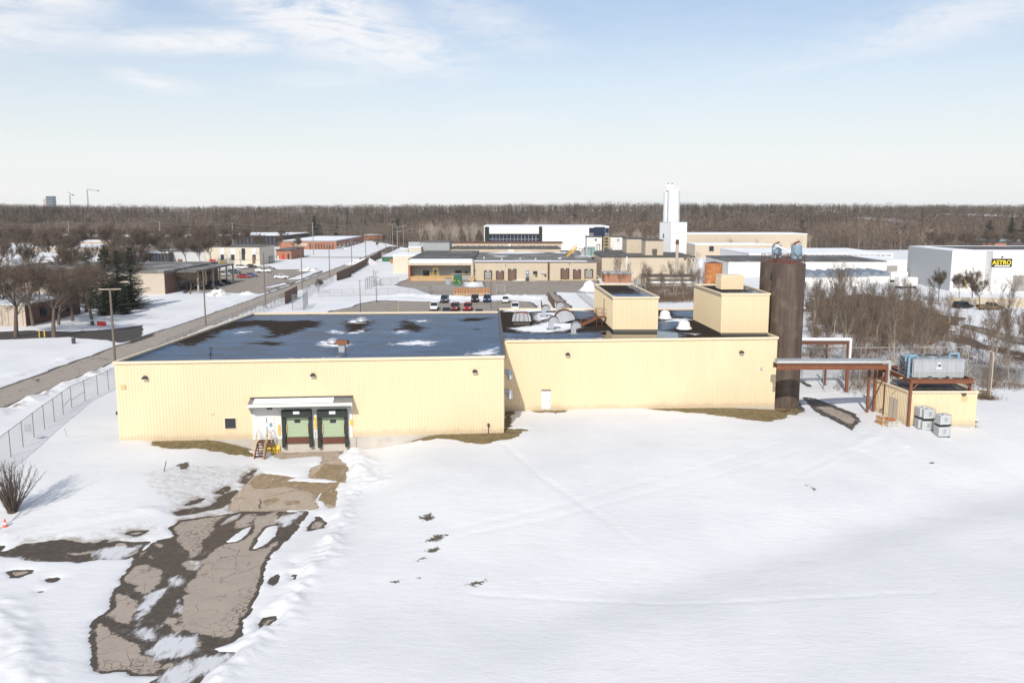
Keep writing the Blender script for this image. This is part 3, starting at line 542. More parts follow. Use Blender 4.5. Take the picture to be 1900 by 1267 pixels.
# ------------------------------------------------------------------ walls
def corr(P0, P1, z0, z1, pitch=.3, dep=.017, mb=None):
    """ribbed metal siding facing the right-hand side of P0->P1 (towards the viewer when P0 is left)"""
    mb = mb or MB(); P0 = Vector((P0[0], P0[1])); P1 = Vector((P1[0], P1[1])); d = P1-P0; ln = d.length; d.normalize(); nrm = Vector((d.y, -d.x))
    n = max(1, int(ln/pitch)); p = ln/n; pts = []
    for i in range(n):
        for u, o in ((0, 0), (.5, 0), (.62, dep), (.88, dep)): pts.append(P0+d*((i+u)*p)+nrm*o)
    pts.append(P1)
    k = len(mb.v)
    for q in pts: mb.v.append((q.x, q.y, z0)); mb.v.append((q.x, q.y, z1))
    for i in range(len(pts)-1): a = k+2*i; mb.f.append((a, a+2, a+3, a+1))
    return mb
def wbox(P0, P1, a, b, z0, z1, o0, o1, mb=None):   # box on a wall: a..b metres along, z range, o outwards
    mb = mb or MB(); P0 = Vector((P0[0], P0[1])); d = (Vector((P1[0], P1[1]))-P0).normalized(); n = Vector((d.y, -d.x))
    q = [P0+d*a+n*o1, P0+d*b+n*o1, P0+d*b+n*o0, P0+d*a+n*o0]
    return mb.hexa([(p.x, p.y, z0) for p in q]+[(p.x, p.y, z1) for p in q])
def wrect(P0, P1, px0, py0, px1, py1):
    A = HIT(px0, py0, P0, P1); Bq = HIT(px1, py1, P0, P1); d = (Vector((P1[0], P1[1]))-Vector((P0[0], P0[1]))).normalized(); o = Vector((P0[0], P0[1]))
    return (Vector((A.x, A.y))-o).dot(d), (Vector((Bq.x, Bq.y))-o).dot(d), Bq.z, A.z
# ================================================================== MAIN FACTORY
A0 = G(222, 820); A1 = G(935, 803); RZ = 7.7
A0t = G(212, 673, RZ); zl = ZAT(673, A0.y); RZ = .5*(zl+ZAT(660, A1.y)); print('roof z', zl, ZAT(660, A1.y), A0, A1)
B0 = G(470, 581, RZ); B1 = G(925, 578, RZ)
C0 = G(935, 763.5); C1 = G(1437, 754); RZ2 = ZAT(632, C0.y); RZ2b = ZAT(626, C1.y); print('right', C0, C1, RZ2, RZ2b)
RZ2 = (RZ2+RZ2b)/2; E0 = G(926, 578, RZ2); E1 = Vector((C1.x-1.6, G(1200, 572.5, RZ2).y, RZ2))
fac = empty('factory_building', (A0.x, A0.y, 0), 'long low cream ribbed-metal factory with two roof penthouses, standing in the snow', 'factory')
C0 = Vector((A1.x, C0.y, 0))
corr(A0, A1, 0, RZ).build('wall', 'cream_siding', fac)
corr(C0, C1, 0, RZ2).build('wall', 'cream_siding', fac)
corr(A1, C0, 0, RZ).build('wall', 'cream_siding', fac); corr(B0, A0, 0, RZ).build('wall', 'cream_siding', fac)
corr(C1, E1, 0, RZ2).build('wall', 'cream_siding', fac); corr(Vector((B1.x, B1.y)), B0, 0, RZ).build('wall', 'cream_siding', fac); corr(E1, Vector((B1.x, E1.y)), 0, RZ2).build('wall', 'cream_siding', fac)
# foundation
mb = MB()
for a, b in ((A0, A1), (A1, C0), (C0, C1), (C1, E1), (B0, A0)):
    wbox(a, b, -.0, (Vector(b)-Vector(a)).length, -2.2, -.0, -.3, .02, mb)
mb.build('foundation', 'concrete', fac)
def roof(name, pts, z, dryl, snowl, defdry, step=.35):
    P = np.asarray([(p[0], p[1]) for p in pts]); x0, y0 = P.min(0); x1, y1 = P.max(0); nx = int((x1-x0)/step)+1; ny = int((y1-y0)/step)+1
    # bilinear grid in the quad
    U, V_ = np.meshgrid(np.linspace(0, 1, nx), np.linspace(0, 1, ny)); U = U.ravel()[:, None]; V_ = V_.ravel()[:, None]
    Q = (P[0]*(1-U)+P[1]*U)*(1-V_)+(P[3]*(1-U)+P[2]*U)*V_
    d = polys_sdf(Q[:, 0], Q[:, 1], dryl) if dryl else np.full(len(Q), -6.); s = polys_sdf(Q[:, 0], Q[:, 1], snowl) if snowl else np.full(len(Q), -6.)
    if defdry: d = -d
    o = npmesh(name, np.c_[Q, np.full(len(Q), z)], gridfaces(nx, ny), 'roof_membrane', {'dry': np.clip(d, -2, 2)*.4, 'snowy': np.clip(s, -2, 2)*.45})
    return o
r3 = lambda l: [G(200+x/2.568, 560+y/2.568, RZ-.2) for x, y in l]
r2 = lambda l: [G(860+x/3.167, 500+y/3.167, RZ2-.2) for x, y in l]
dryL = [r3(p) for p in [[(310, 200), (330, 180), (480, 130), (560, 95), (700, 85), (830, 90), (950, 85), (1030, 92), (1000, 120), (900, 145), (820, 172), (740, 177), (760, 145), (720, 115), (650, 120), (560, 140), (500, 178), (420, 212), (330, 210)], [(640, 205), (700, 188), (840, 188), (850, 200), (780, 214), (720, 202)],
  [(1120, 85), (1180, 90), (1290, 85), (1260, 110), (1250, 140), (1130, 150), (1120, 120)], [(1380, 90), (1420, 80), (1450, 95), (1520, 120), (1490, 145), (1430, 135), (1320, 145), (1390, 120)], [(1650, 80), (1850, 73), (1780, 94), (1690, 94)], [(1735, 125), (1780, 125), (1770, 138), (1740, 136)], [(560, 50), (900, 48), (1000, 60), (700, 60)]]]
snL = [r3(p) for p in [[(1125, 95), (1180, 78), (1260, 86), (1240, 102), (1140, 104)], [(1020, 146), (1080, 130), (1140, 145), (1220, 128), (1240, 148), (1120, 157)], [(1430, 88), (1530, 83), (1540, 97), (1480, 100)], [(1320, 148), (1400, 133), (1445, 140), (1420, 154)], [(590, 146), (650, 136), (700, 142), (620, 154)],
  [(980, 212), (1000, 188), (1060, 183), (1180, 200), (1150, 214), (1050, 218)], [(1305, 207), (1400, 188), (1480, 180), (1580, 190), (1540, 210), (1380, 207)], [(1680, 252), (1760, 233), (1868, 213), (1872, 254), (1780, 257)], [(740, 278), (900, 268), (1110, 258), (1110, 266), (850, 281)], [(1600, 40), (1860, 38), (1860, 46), (1700, 50)], [(340, 200), (400, 195), (360, 207)]]]
r_l = roof('roof', [A0, A1, B1, B0], RZ-.2, dryL, snL, False)
wetR = [r2(p) for p in [[(240, 372), (500, 378), (800, 368), (860, 360), (1150, 358), (1260, 370), (1250, 408), (850, 412), (240, 407)], [(640, 250), (760, 240), (760, 270), (680, 290)], [(1150, 310), (1250, 300), (1260, 330), (1160, 360)], [(1240, 235), (1360, 245), (1350, 280), (1260, 270)]]]
snR = [r2(p) for p in [[(255, 345), (320, 335), (400, 325), (480, 300), (540, 300), (600, 310), (700, 320), (690, 345), (600, 362), (520, 372), (420, 374), (300, 362)], [(400, 255), (480, 250), (560, 250), (640, 270), (520, 290), (440, 312), (400, 290)], [(235, 408), (300, 406), (560, 408), (700, 403), (840, 398), (840, 406), (500, 416), (240, 418)],
  [(215, 238), (400, 232), (750, 230), (740, 247), (560, 243), (400, 252), (220, 250)], [(1150, 292), (1240, 283), (1370, 290), (1300, 312), (1230, 307), (1150, 307)], [(1150, 238), (1250, 233), (1360, 235), (1360, 225), (1150, 225)], [(1270, 372), (1390, 375), (1400, 388), (1330, 385)]]]
r_r = roof('roof', [C0, C1, E1, Vector((B1.x, E1.y, 0))], RZ2-.2, wetR, snR, True)
for r_ in (r_l, r_r):
    me = r_.data; n = len(me.vertices); a = np.empty(n*3); me.vertices.foreach_get('co', a); a = a.reshape(-1, 3)-np.array(fac.location); me.vertices.foreach_set('co', a.ravel()); r_.parent = fac
pz = MB().prism([(p.x, p.y) for p in r2([(800, 368), (865, 362), (1148, 362), (1260, 374), (1262, 408), (845, 411), (820, 395)])], RZ2-.25, RZ2-.194); pz.build('puddle', 'roof_puddle', fac)
def cap(pts, z, wd=.28, ht=.22, closed=False):
    mb = MB()
    for a, b in zip(pts[:-1], pts[1:]): mb.beam((a[0], a[1], z-ht/2+.03), (b[0], b[1], z-ht/2+.03), wd, ht)
    return mb
def off(p, dx, dy): return (p[0]+dx, p[1]+dy)
cap([off(A0, 0, -.02), off(A1, .08, -.02)], RZ+.03).build('parapet', 'cream_trim', fac); cap([A0, B0], RZ+.02).build('parapet', 'cream_trim', fac); cap([B0, B1], RZ+.01).build('parapet', 'cream_trim', fac)
cap([off(A1, .06, .15), (B1.x+.06, B1.y)], RZ, .3, .3).build('parapet', 'dark_flashing', fac)
cap([off(C0, .2, -.02), off(C1, .08, -.02)], RZ2+.03).build('parapet', 'cream_trim', fac); cap([C1, E1], RZ2+.02).build('parapet', 'cream_trim', fac); cap([E1, (B1.x, E1.y)], RZ2+.01).build('parapet', 'cream_trim', fac)
# penthouses
def pent(px0, px1, pyb, ptop, dback, zb, name='penthouse', xb=(0, 0)):
    a = G(px0, pyb, zb); b = G(px1, pyb, zb); zt = ZAT(ptop, a.y); q = [(a.x, a.y), (b.x, a.y), (b.x+xb[1], dback), (a.x+xb[0], dback)]
    mb = MB()
    for i in range(4): corr(q[i], q[(i+1) % 4], zb+.3, zt, .3, .035, mb)
    o = mb.build(name, 'cream_siding', fac); ro = MB().prism([(q[0][0]+.1, q[0][1]+.1), (q[1][0]-.1, q[1][1]+.1), (q[2][0]-.1, q[2][1]-.1), (q[3][0]+.1, q[3][1]-.1)], zt-.4, zt-.12)
    cb = MB().prism([(q[0][0]+.06, q[0][1]+.06), (q[1][0]-.06, q[1][1]+.06), (q[2][0]-.06, q[2][1]-.06), (q[3][0]+.06, q[3][1]-.06)], zb-.1, zb+.32)
    cpm = MB()
    for i in range(4): cpm.beam((*q[i], zt-.02+.004*i), (*q[(i+1) % 4], zt-.02+.004*i), .24, .2)
    for nm, b_, mt in (('curb', cb, 'dark_flashing'), ('trim', cpm, 'cream_trim')):
        c_ = b_.build(nm, mt, o, world=False); c_.data.transform(Matrix.Translation(-Vector(fac.location)))
    c_ = roof('roof', q, zt-.12, [], [[(q[1][0]-1.2, q[1][1]+2), (q[1][0]-.2, q[1][1]+2), (q[2][0]-.2, q[2][1]-.3), (q[2][0]-1, q[2][1]-.3)], [(q[0][0], q[0][1]+1), (q[0][0]+1.2, q[0][1]+.5), (q[0][0]+.5, q[0][1]+4)]], True, .4)
    at = c_.data.attributes['dry'].data; vals = np.zeros(len(at)); co = np.zeros(len(at)*3); c_.data.vertices.foreach_get('co', co); co = co.reshape(-1, 3); at.foreach_set('value', ((co[:, 1]-q[0][1])/(dback-q[0][1])*2.6-.7).astype(np.float32))
    c_.data.transform(Matrix.Translation(-Vector(fac.location))); c_.parent = o
    return o, q, zt
ph1, q1, z1_ = pent(1137, 1220.5, 616, 552, G(1105, 530.6, 11.6).y, RZ2-.2, xb=(-.5, -.7)); ph1['label'] = 'long penthouse with a rusty stair on its left side'
ph2, q2, z2_ = pent(1337, 1425, 622.5, 545.5, G(1294.6, 532, 12.25).y, RZ2-.2, xb=(-.6, .2)); ph2['label'] = 'taller square penthouse at the right end of the roof'
a_ = G(1340, 538, z2_); qq = [(a_.x-.15, a_.y), (a_.x+2.55, a_.y), (a_.x+2.55, a_.y+2.6), (a_.x-.2, a_.y+2.6)]
mb = MB(); zt3 = ZAT(513, a_.y)
for i in range(4): corr(qq[i], qq[(i+1) % 4], z2_+.05, zt3, .3, .03, mb)
o = mb.build('roof_box', 'cream_siding', ph2, world=False); o.data.transform(Matrix.Translation(-Vector(fac.location)))
o = MB().prism([(p[0], p[1]) for p in qq], zt3, zt3+.12).build('roof_box_lid', 'cream_trim', ph2, world=False); o.data.transform(Matrix.Translation(-Vector(fac.location)))
def fpart(mb, name, mt, parent):        # sub-part of the factory
    o = mb.build(name, mt, parent, world=False); o.data.transform(Matrix.Translation(-Vector(fac.location))); return o
# penthouse 1 left side: doors and stair
P0, P1 = q1[3], q1[0]
a, b, z0, z1 = wrect(P0, P1, 1121, 560, 1124.5, 583); fpart(wbox(P0, P1, a, a+.95, RZ2+.9, RZ2+3.0, 0, .07), 'door', 'tan_paint', ph1)
sx = P1[0]; sy = P0[1]+(P1[1]-P0[1])*.32
stm = MB(); sy = q1[0][1]+5.2; sx = q1[0][0]-.1
stm.box(sx-1.3, sy, RZ2+.82, sx, sy+1.6, RZ2+.9)
for i in range(6): stm.box(sx-1.3-.3*(i+1), sy+.1, RZ2+.72-.15*i, sx-1.3-.3*i, sy+1.2, RZ2+.76-.15*i)
for yy in (sy+.05, sy+1.25):
    stm.beam((sx-1.3, yy, RZ2+.8), (sx-3.2, yy, RZ2-.15), .06, .2)
    stm.beam((sx-1.3, yy, RZ2+1.8), (sx-3.2, yy, RZ2+.8), .05, .05); stm.beam((sx-3.2, yy, RZ2-.15), (sx-3.2, yy, RZ2+.8), .05, .05)
for xx, yy in ((sx-1.3, sy+.05), (sx-1.3, sy+1.55), (sx-.05, sy+1.55), (sx-.65, sy+.03), (sx-1.3, sy+1.25)):
    stm.beam((xx, yy, RZ2-.2), (xx, yy, RZ2+1.9), .06, .06)
for zz in (RZ2+1.35, RZ2+1.88): stm.beam((sx-1.3, sy+1.55, zz), (sx, sy+1.55, zz), .05, .05); stm.beam((sx-1.3, sy+.05, zz), (sx, sy+.05, zz), .05, .05)
fpart(stm, 'stair', 'rust_steel', ph1)
# lights on the wall
for (px, py, P0, P1) in [(270, 702, A0, A1), (581, 697, A0, A1), (881, 690, A0, A1), (1053, 658.5, C0, C1), (1375, 654.5, C0, C1)]:
    p = HIT(px, py, P0, P1); mb = MB(); d = (Vector(P1)-Vector(P0)).normalized()
    t = (Vector((p.x, p.y, 0))-Vector((P0[0], P0[1], 0))).length
    wbox(P0, P1, t-.24, t+.24, p.z-.02, p.z+.16, .03, .38, mb); wbox(P0, P1, t-.14, t+.14, p.z+.16, p.z+.26, .03, .22, mb)
    o = mb.build('wall_lamp', 'dark_metal', fac); wq = wbox(P0, P1, t-.18, t+.18, p.z-.09, p.z-.02, .06, .34); fpart(wq, 'lens', 'lamp_glass', o)
def fw(px0, py0, px1, py1, P0, P1, name, mt, o0=.0, o1=.08, label=None, par=None):
    a, b, z0, z1 = wrect(P0, P1, px0, py0, px1, py1); o = wbox(P0, P1, a, b, z0, z1, o0, o1).build(name, mt, fac) if par is None else fpart(wbox(P0, P1, a, b, z0, z1, o0, o1), name, mt, par)
    if label: o['label'] = label
    return o
fw(224, 714, 234, 722, A0, A1, 'louver', 'tan_paint', 0, .08); fw(391, 767.5, 398, 769, A0, A1, 'label_plate', 'tan_paint', 0, .06)
wo = fw(416, 774.5, 439.5, 795.5, A0, A1, 'window', 'cream_trim', 0, .07); fw(417.3, 776, 438.2, 794, A0, A1, 'pane', 'glass_dark', .07, .085, par=wo)
fw(1411, 681, 1414, 686.5, C0, C1, 'panel', 'galvanised', 0, .1); d1 = fw(1004.6, 723.5, 1021.6, 759, C0, C1, 'door', 'white_door', 0, .07, 'white steel door'); fw(1004.2, 723, 1022, 724.4, C0, C1, 'door_head', 'dark_metal', .07, .12, par=d1)
fw(1019, 742, 1020, 743.5, C0, C1, 'handle', 'dark_metal', .07, .13, par=d1)
# step-side ducts
for zz, dy in ((5.6, 3.2), (3.6, 3.0)):
    px_ = A1.x; mb = MB(); mb.tube((px_, A1.y+dy, zz), (px_+.55, A1.y+dy, zz), .28, .28, 12); mb.tube((px_+.5, A1.y+dy, zz+.1), (px_+.62, A1.y+dy-.3, zz-.75), .33, .26, 12)
    mb.build('duct', 'galvanised', fac)
fw(962, 742.5, 965, 744, C0, C1, 'label_plate', 'tan_paint', 0, .06)
p = HIT(906, 793, A0, A1); t = (Vector((p.x, p.y, 0))-Vector((A0.x, A0.y, 0))).length
mb = MB(); wbox(A0, A1, t-.03, t+.03, -.1, 1.0, .1, .16, mb); wbox(A0, A1, t-.1, t+.1, .75, 1.05, .08, .25, mb); o = tag(mb.build('hydrant_valve', 'dark_metal'), 'small dark valve standing on a concrete pad by the cream wall corner', 'valve'); recenter(o)
o = tag(wbox(A0, A1, t-.45, t+.45, -.35, -.02, .1, .75).build('concrete_pad', 'concrete'), 'small concrete pad under the valve at the foot of the wall', 'pad'); recenter(o)
mb = MB(); pL = Vector((A0.x-.35, A0.y+.7)); mb.box(A0.x-.42, A0.y+.5, 2.55, A0.x-.02, A0.y+.8, 2.85); mb.build('wall_lamp', 'dark_metal', fac)
# ---- loading dock
a, b, z0, z1 = wrect(A0, A1, 467, 757, 655, 812)
wp = wbox(A0, A1, a, b, -.05, z1, .0, .09).build('dock_wall', 'white_paint', fac); wbox(A0, A1, a-.2, b+.3, -2.0, -.052, .0, .14).build('dock_foundation', 'concrete', fac)
a, b, zc0, zc1 = wrect(A0, A1, 464, 739, 656, 757)
zt = HIT(560, 738, A0, A1).z
# sloping canopy: back edge high on wall, front edge 1.6 m out
Pd = (Vector((A1.x, A1.y))-Vector((A0.x, A0.y))).normalized(); Pn = Vector((Pd.y, -Pd.x)); O2 = Vector((A0.x, A0.y))
def W(t, o, z): q = O2+Pd*t+Pn*o; return (q.x, q.y, z)
def slab(a, b, o0, z0, o1, z1, th): return MB().hexa([W(a, o1, z1-th), W(b, o1, z1-th), W(b, o0, z0-th), W(a, o0, z0-th), W(a, o1, z1), W(b, o1, z1), W(b, o0, z0), W(a, o0, z0)])
zf = zt-.28
can = slab(a, b, .02, zt, 1.5, zf, .12).build('dock_canopy', 'galv_dark', fac)
fpart(MB().hexa([W(a, 1.54, zf-.26), W(b, 1.54, zf-.26), W(b, 1.50, zf-.26), W(a, 1.50, zf-.26), W(a, 1.54, zf+.04), W(b, 1.54, zf+.04), W(b, 1.50, zf+.04), W(a, 1.50, zf+.04)]), 'fascia', 'white_paint', can)
fpart(slab(a+.5, b-1.8, .25, zt+.05, 1.3, zf+.13, .09), 'snow_layer', 'snow_plain', can)
fpart(MB().hexa([W(a, .03, zt), W(b, .03, zt), W(b, .0, zt), W(a, .0, zt), W(a, .1, zt+.14), W(b, .1, zt+.14), W(b, .0, zt+.14), W(a, .0, zt+.14)]), 'flashing', 'dark_flashing', can)
for t in (a+.05, b-.13): fpart(MB().hexa([W(t, .05, zt-1.5), W(t+.08, .05, zt-1.5), W(t+.08, .1, zt-1.5), W(t, .1, zt-1.5), W(t, 1.45, zf-.26), W(t+.08, 1.45, zf-.26), W(t+.08, .1, zt-.13), W(t, .1, zt-.13)]), 'end_panel', 'white_paint', can)
mb = MB(); wbox(A0, A1, a+1.6, a+2.1, zt-1.0, zt-.85, .1, .4, mb); mb.build('wall_lamp', 'dark_metal', fac)
for k, (fx0, fx1, gx0, gx1) in enumerate(((523, 581, 531, 574), (588.6, 646.7, 597, 640))):
    u0, u1, s0, s1 = wrect(A0, A1, fx0, 762, fx1, 819); g0, g1, h0, h1 = wrect(A0, A1, gx0, 769, gx1, 809)
    dd = wbox(A0, A1, g0, g1, h0, h1, .09, .16).build('dock_door', 'green_door', fac)
    for j in range(1, 5): fpart(wbox(A0, A1, g0, g1, h0+(h1-h0)*j/5-.015, h0+(h1-h0)*j/5+.015, .155, .175), 'panel_seam', 'green_door', dd)
    gm = (g0+g1)/2; fpart(wbox(A0, A1, gm-.28, gm+.28, h0+(h1-h0)*.64, h0+(h1-h0)*.78, .16, .19), 'door_window', 'glass_dark', dd)
    mb = MB(); wbox(A0, A1, u0, g0-.02, s0+.1, s1, .09, .42, mb); wbox(A0, A1, g1+.02, u1, s0+.1, s1, .09, .42, mb); wbox(A0, A1, u0+.02, u1-.02, s1-.55, s1+.15, .10, .66, mb)
    sh = mb.build('dock_seal', 'black_rubber', fac); fpart(wbox(A0, A1, gm-.3, gm+.3, s1-.2, s1+.08, .66, .69), 'number_plate', 'clean_white', sh)
    for uu in (g0+.02, g1-.12): fpart(wbox(A0, A1, uu, uu+.07, h0+.4, h0+1.3, .2, .3), 'guide_strip', 'tan_paint', sh)
    wbox(A0, A1, g0-.05, g1+.05, h0-.62, h0-.02, .14, .3).build('dock_leveller', 'rust_dark', fac)
    for uu in (g0-.4, g1+.05): wbox(A0, A1, uu, uu+.32, h0-.95, h0-.05, .15, .6).build('dock_bumper', 'black_rubber', fac)
for (x0, y0, x1, y1) in ((516, 788, 521, 807), (583, 773.5, 588, 795), (649.5, 778, 655, 788.5)): fw(x0, y0, x1, y1, A0, A1, 'warning_sign', 'yellow_paint', .09, .14)
dr = fw(481, 773, 511, 811, A0, A1, 'door', 'white_door', .09, .14, 'pale double door at the top of the dock stair'); fw(490, 784, 496, 791, A0, A1, 'notice', 'clean_white', .14, .15, par=dr); fw(500.5, 784, 506, 791, A0, A1, 'notice', 'sky_blue_paint', .14, .15, par=dr); fw(495.6, 774, 496, 811, A0, A1, 'door_gap', 'dark_metal', .14, .146, par=dr)
mb = MB(); wbox(A0, A1, *[wrect(A0, A1, 585, 795, 586.5, 818)[i] for i in (0, 1)], -.9, .6, .1, .16, mb); mb.build('conduit', 'galvanised', fac)
# stair at dock
st = W(*[wrect(A0, A1, 479, 800, 509, 812)[0], 0.15, 0]); ts0, ts1 = wrect(A0, A1, 481, 800, 508, 812)[:2]
stn = empty('metal_stair', st, 'rusty brown metal stair with pale yellow handrails rising to the dock door', 'stairs')
mb = MB(); zg = -1.4; nst = 7
mb.hexa([W(ts0, 1.2, -.14), W(ts1, 1.2, -.14), W(ts1, .15, -.14), W(ts0, .15, -.14), W(ts0, 1.2, -.05), W(ts1, 1.2, -.05), W(ts1, .15, -.05), W(ts0, .15, -.05)])
tm = ts0+.95
for i in range(nst):
    o_ = 1.2+.28*i; zz = -.12-.19*(i+1)
    mb.hexa([W(ts0, o_+.28, zz), W(tm, o_+.28, zz), W(tm, o_, zz), W(ts0, o_, zz), W(ts0, o_+.28, zz+.04), W(tm, o_+.28, zz+.04), W(tm, o_, zz+.04), W(ts0, o_, zz+.04)])
mb.build('tread', 'rust_dark', stn)
for t in (ts0, tm):
    MB().beam(W(t, 1.2, -.2), W(t, 3.2, zg), .06, .26).build('stringer', 'rust_steel', stn)
    MB().path([W(t, 3.1, zg), W(t, 3.1, zg+1.0), W(t, 1.25, .85), W(t, .3, .9)], .03).path([W(t, 3.1, zg+.5), W(t, 1.25, .4), W(t, .3, .45)], .022).path([W(t, 1.25, -.1), W(t, 1.25, .85)], .03).build('handrail', 'tan_paint', stn)
MB().path([W(ts1, 1.2, -.1), W(ts1, 1.2, .9), W(ts1, .2, .9)], .03).path([W(ts1, 1.2, .4), W(ts1, .2, .4)], .02).path([W(tm, 1.2, .9), W(ts1, 1.2, .9)], .03).build('handrail', 'tan_paint', stn)
for (t, o_) in ((ts0+.05, 1.1), (ts1-.05, 1.1)): MB().beam(W(t, o_, -1.5), W(t, o_, -.1), .08, .08).build('leg', 'rust_steel', stn)
# things standing at the dock
def Wd(px, py): p = GT(px, py); return p
p = GT(507, 838); mb = MB(); mb.tube((p.x-.5, p.y-.2, p.z+.45), (p.x+.75, p.y-.1, p.z+.45), .38, .38, 14); mb.box(p.x-.4, p.y-.45, p.z, p.x+.6, p.y+.1, p.z+.15); o = recenter(tag(mb.build('bumper_roll', 'yellow_paint'), 'fat yellow roller lying beside the dock stair', 'bumper'))
for px, py, mt, lab in ((553, 836, 'tan_paint', 'short tan steel bollard leaning under the left dock door'), (619, 832, 'galvanised', 'short grey bollard wrapped in metal under the right dock door')):
    p = GT(px, py); o = empty('bollard', p, lab, 'bollard'); MB().tube((p.x, p.y, p.z), (p.x+.12, p.y+.5, p.z+1.1), .13, .13, 10).build('post', mt, o); MB().box(p.x-.22, p.y-.1, p.z-.02, p.x+.22, p.y+.3, p.z+.12).build('base', 'concrete', o)
p = GT(650, 834); mb = MB(); mb.tube((p.x-.7, p.y+.6, p.z+.45), (p.x+.35, p.y+.3, p.z+.45), .36, .36, 14); o = empty('steel_drum', p, 'faded pink drum lying on its side at the right end of the dock', 'drum'); mb.build('shell', 'crate_wood_pale', o); MB().tube((p.x+.35, p.y+.3, p.z+.45), (p.x+.42, p.y+.28, p.z+.45), .37, .37, 14).build('rim', 'black_rubber', o)
# ================================================================== ROOFTOP THINGS
RT = RZ-.2; RT2 = RZ2-.2
def gooseneck(px0, px1, pyt, pyb, lab, flip=False, big=False):
    a = G(px0, pyb, RT2); b = G(px1, pyb, RT2); wd = b.x-a.x; ht = ZAT(pyt, a.y)-RT2
    o = empty('exhaust_hood', ((a.x+b.x)/2, a.y, RT2), lab, 'roof vent', 'curved exhaust hoods on the factory roof')
    r = wd/2 if not big else wd*.62; cx = 0 if not big else -wd*.12; cz = ht-r; sw = wd*.5
    s = -1 if flip else 1; th0 = math.pi*1.0; th1 = -.15 if not big else .12
    prof = [(-s*r+cx*s, 0), (-s*r+s*sw+cx*s, 0), (-s*r+s*sw+cx*s, max(.15, cz*.8))]
    prof += [(cx*s+s*r*math.cos(t)*1.0, cz+r*math.sin(t)) for t in np.linspace(th1, th0, 14)]
    if big: prof = [(-s*r+cx*s, 0), (-s*r+s*sw*.9+cx*s, 0), (cx*s+.1, cz*.55)]+prof[3:]
    if flip: prof = prof[::-1]
    MB().ext(prof, 0, wd*.75).build('side_plate', 'galvanised', o, world=False)
    mb = MB(); pts = [(cx*s+s*(r+.03)*math.cos(t), cz+(r+.03)*math.sin(t)) for t in np.linspace(th1, th0, 14)]
    for (x0, z0), (x1, z1) in zip(pts[:-1], pts[1:]): mb.hexa([(x0, -.05, z0-.03), (x1, -.05, z1-.03), (x1, wd*.75+.05, z1-.03), (x0, wd*.75+.05, z0-.03), (x0, -.05, z0+.03), (x1, -.05, z1+.03), (x1, wd*.75+.05, z1+.03), (x0, wd*.75+.05, z0+.03)])
    mb.build('rim', 'rust_dark' if px0 < 1050 else 'galv_dark', o, world=False)
    MB().box(-s*r-.2+cx*s if s > 0 else -.3, -.15, 0, -s*r+sw+.25+cx*s if s > 0 else r+.2, wd*.75+.1, .12).build('curb', 'galv_dark', o, world=False)
gooseneck(1005, 1021, 567, 588, 'small curved grey hood with a brown rim at the back, left of the largest hood')
gooseneck(1032, 1047, 561, 580, 'rearmost curved grey hood, standing behind the others near the back edge')
gooseneck(1036, 1067, 576, 600, 'largest curved grey hood, fan shaped with a brown rim', big=True)
gooseneck(1018, 1037, 588, 612, 'curved grey hood with a brown rim in front of the largest one, in snow')
gooseneck(1060, 1078, 598, 621, 'front curved grey hood with a round top, nearest the roof edge')
def half_barrel(px0, px1, pyt, pyb):
    a = G(px0, pyb, RT2); b = G(px1, pyb, RT2); wd = b.x-a.x; ht = ZAT(pyt, a.y)-RT2
    o = empty('vent_housing', ((a.x+b.x)/2, a.y, RT2), 'wide galvanised fan housing with a rusty ribbed top at the left of the right-hand roof', 'roof vent')
    prof = [(-wd/2, .45), (wd/2, .45)]+[(wd/2*.96*math.cos(t)**.0*(math.cos(t)), .45+(ht-.45)*math.sin(t)**.55) for t in np.linspace(.02, math.pi-.02, 12)]
    MB().ext(prof, 0, 1.9).build('housing', 'galvanised', o, world=False); mb = MB(); mb.box(-wd*.42, .3, 0, wd*.42, 1.6, .45); mb.build('base', 'dark_flashing', o, world=False)
    mb = MB()
    for xx in (-.36, -.12, .12, .36):
        mb.beam((xx*wd, -.04, .5), (xx*wd*.8, -.04, ht*.93), .06, .05); mb.beam((xx*wd*.8, -.03, ht*.96), (xx*wd*.8, 1.93, ht*.96), .07, .08)
    mb.beam((-wd*.3, .9, ht+.0), (wd*.3, .9, ht+.0), 1.5, .05); mb.build('rusty_rib', 'rust_steel', o, world=False)
half_barrel(950, 986, 581, 603)
def dome_fan(px0, px1, pyt, pyb, lab):
    a = G((px0+px1)/2, pyb-2, RT2); wd = (G(px1, pyb-2, RT2).x-G(px0, pyb-2, RT2).x); ht = ZAT(pyt, a.y)-RT2; r = wd/2
    o = empty('dome_fan', (a.x, a.y+r, RT2), lab, 'roof fan', 'white dome fans')
    MB().lathe((0, 0, 0), [(r*.97, .16), (r, .2), (r*.97, .32), (r*.78, .45), (r*.70, ht*.7), (r*.6, ht*.86), (r*.3, ht*.97), (.02, ht)], 24).build('dome', 'clean_white', o, world=False, smooth=True)
    MB().lathe((0, 0, 0), [(r*.75, 0), (r*.75, .17)], 16).build('base', 'dark_flashing', o, world=False)
dome_fan(1223, 1249, 577, 597, 'white dome fan behind the other one, beside the snow between the penthouses'); dome_fan(1257, 1287, 596, 617, 'front white dome fan nearest the roof edge, left of the tall penthouse')
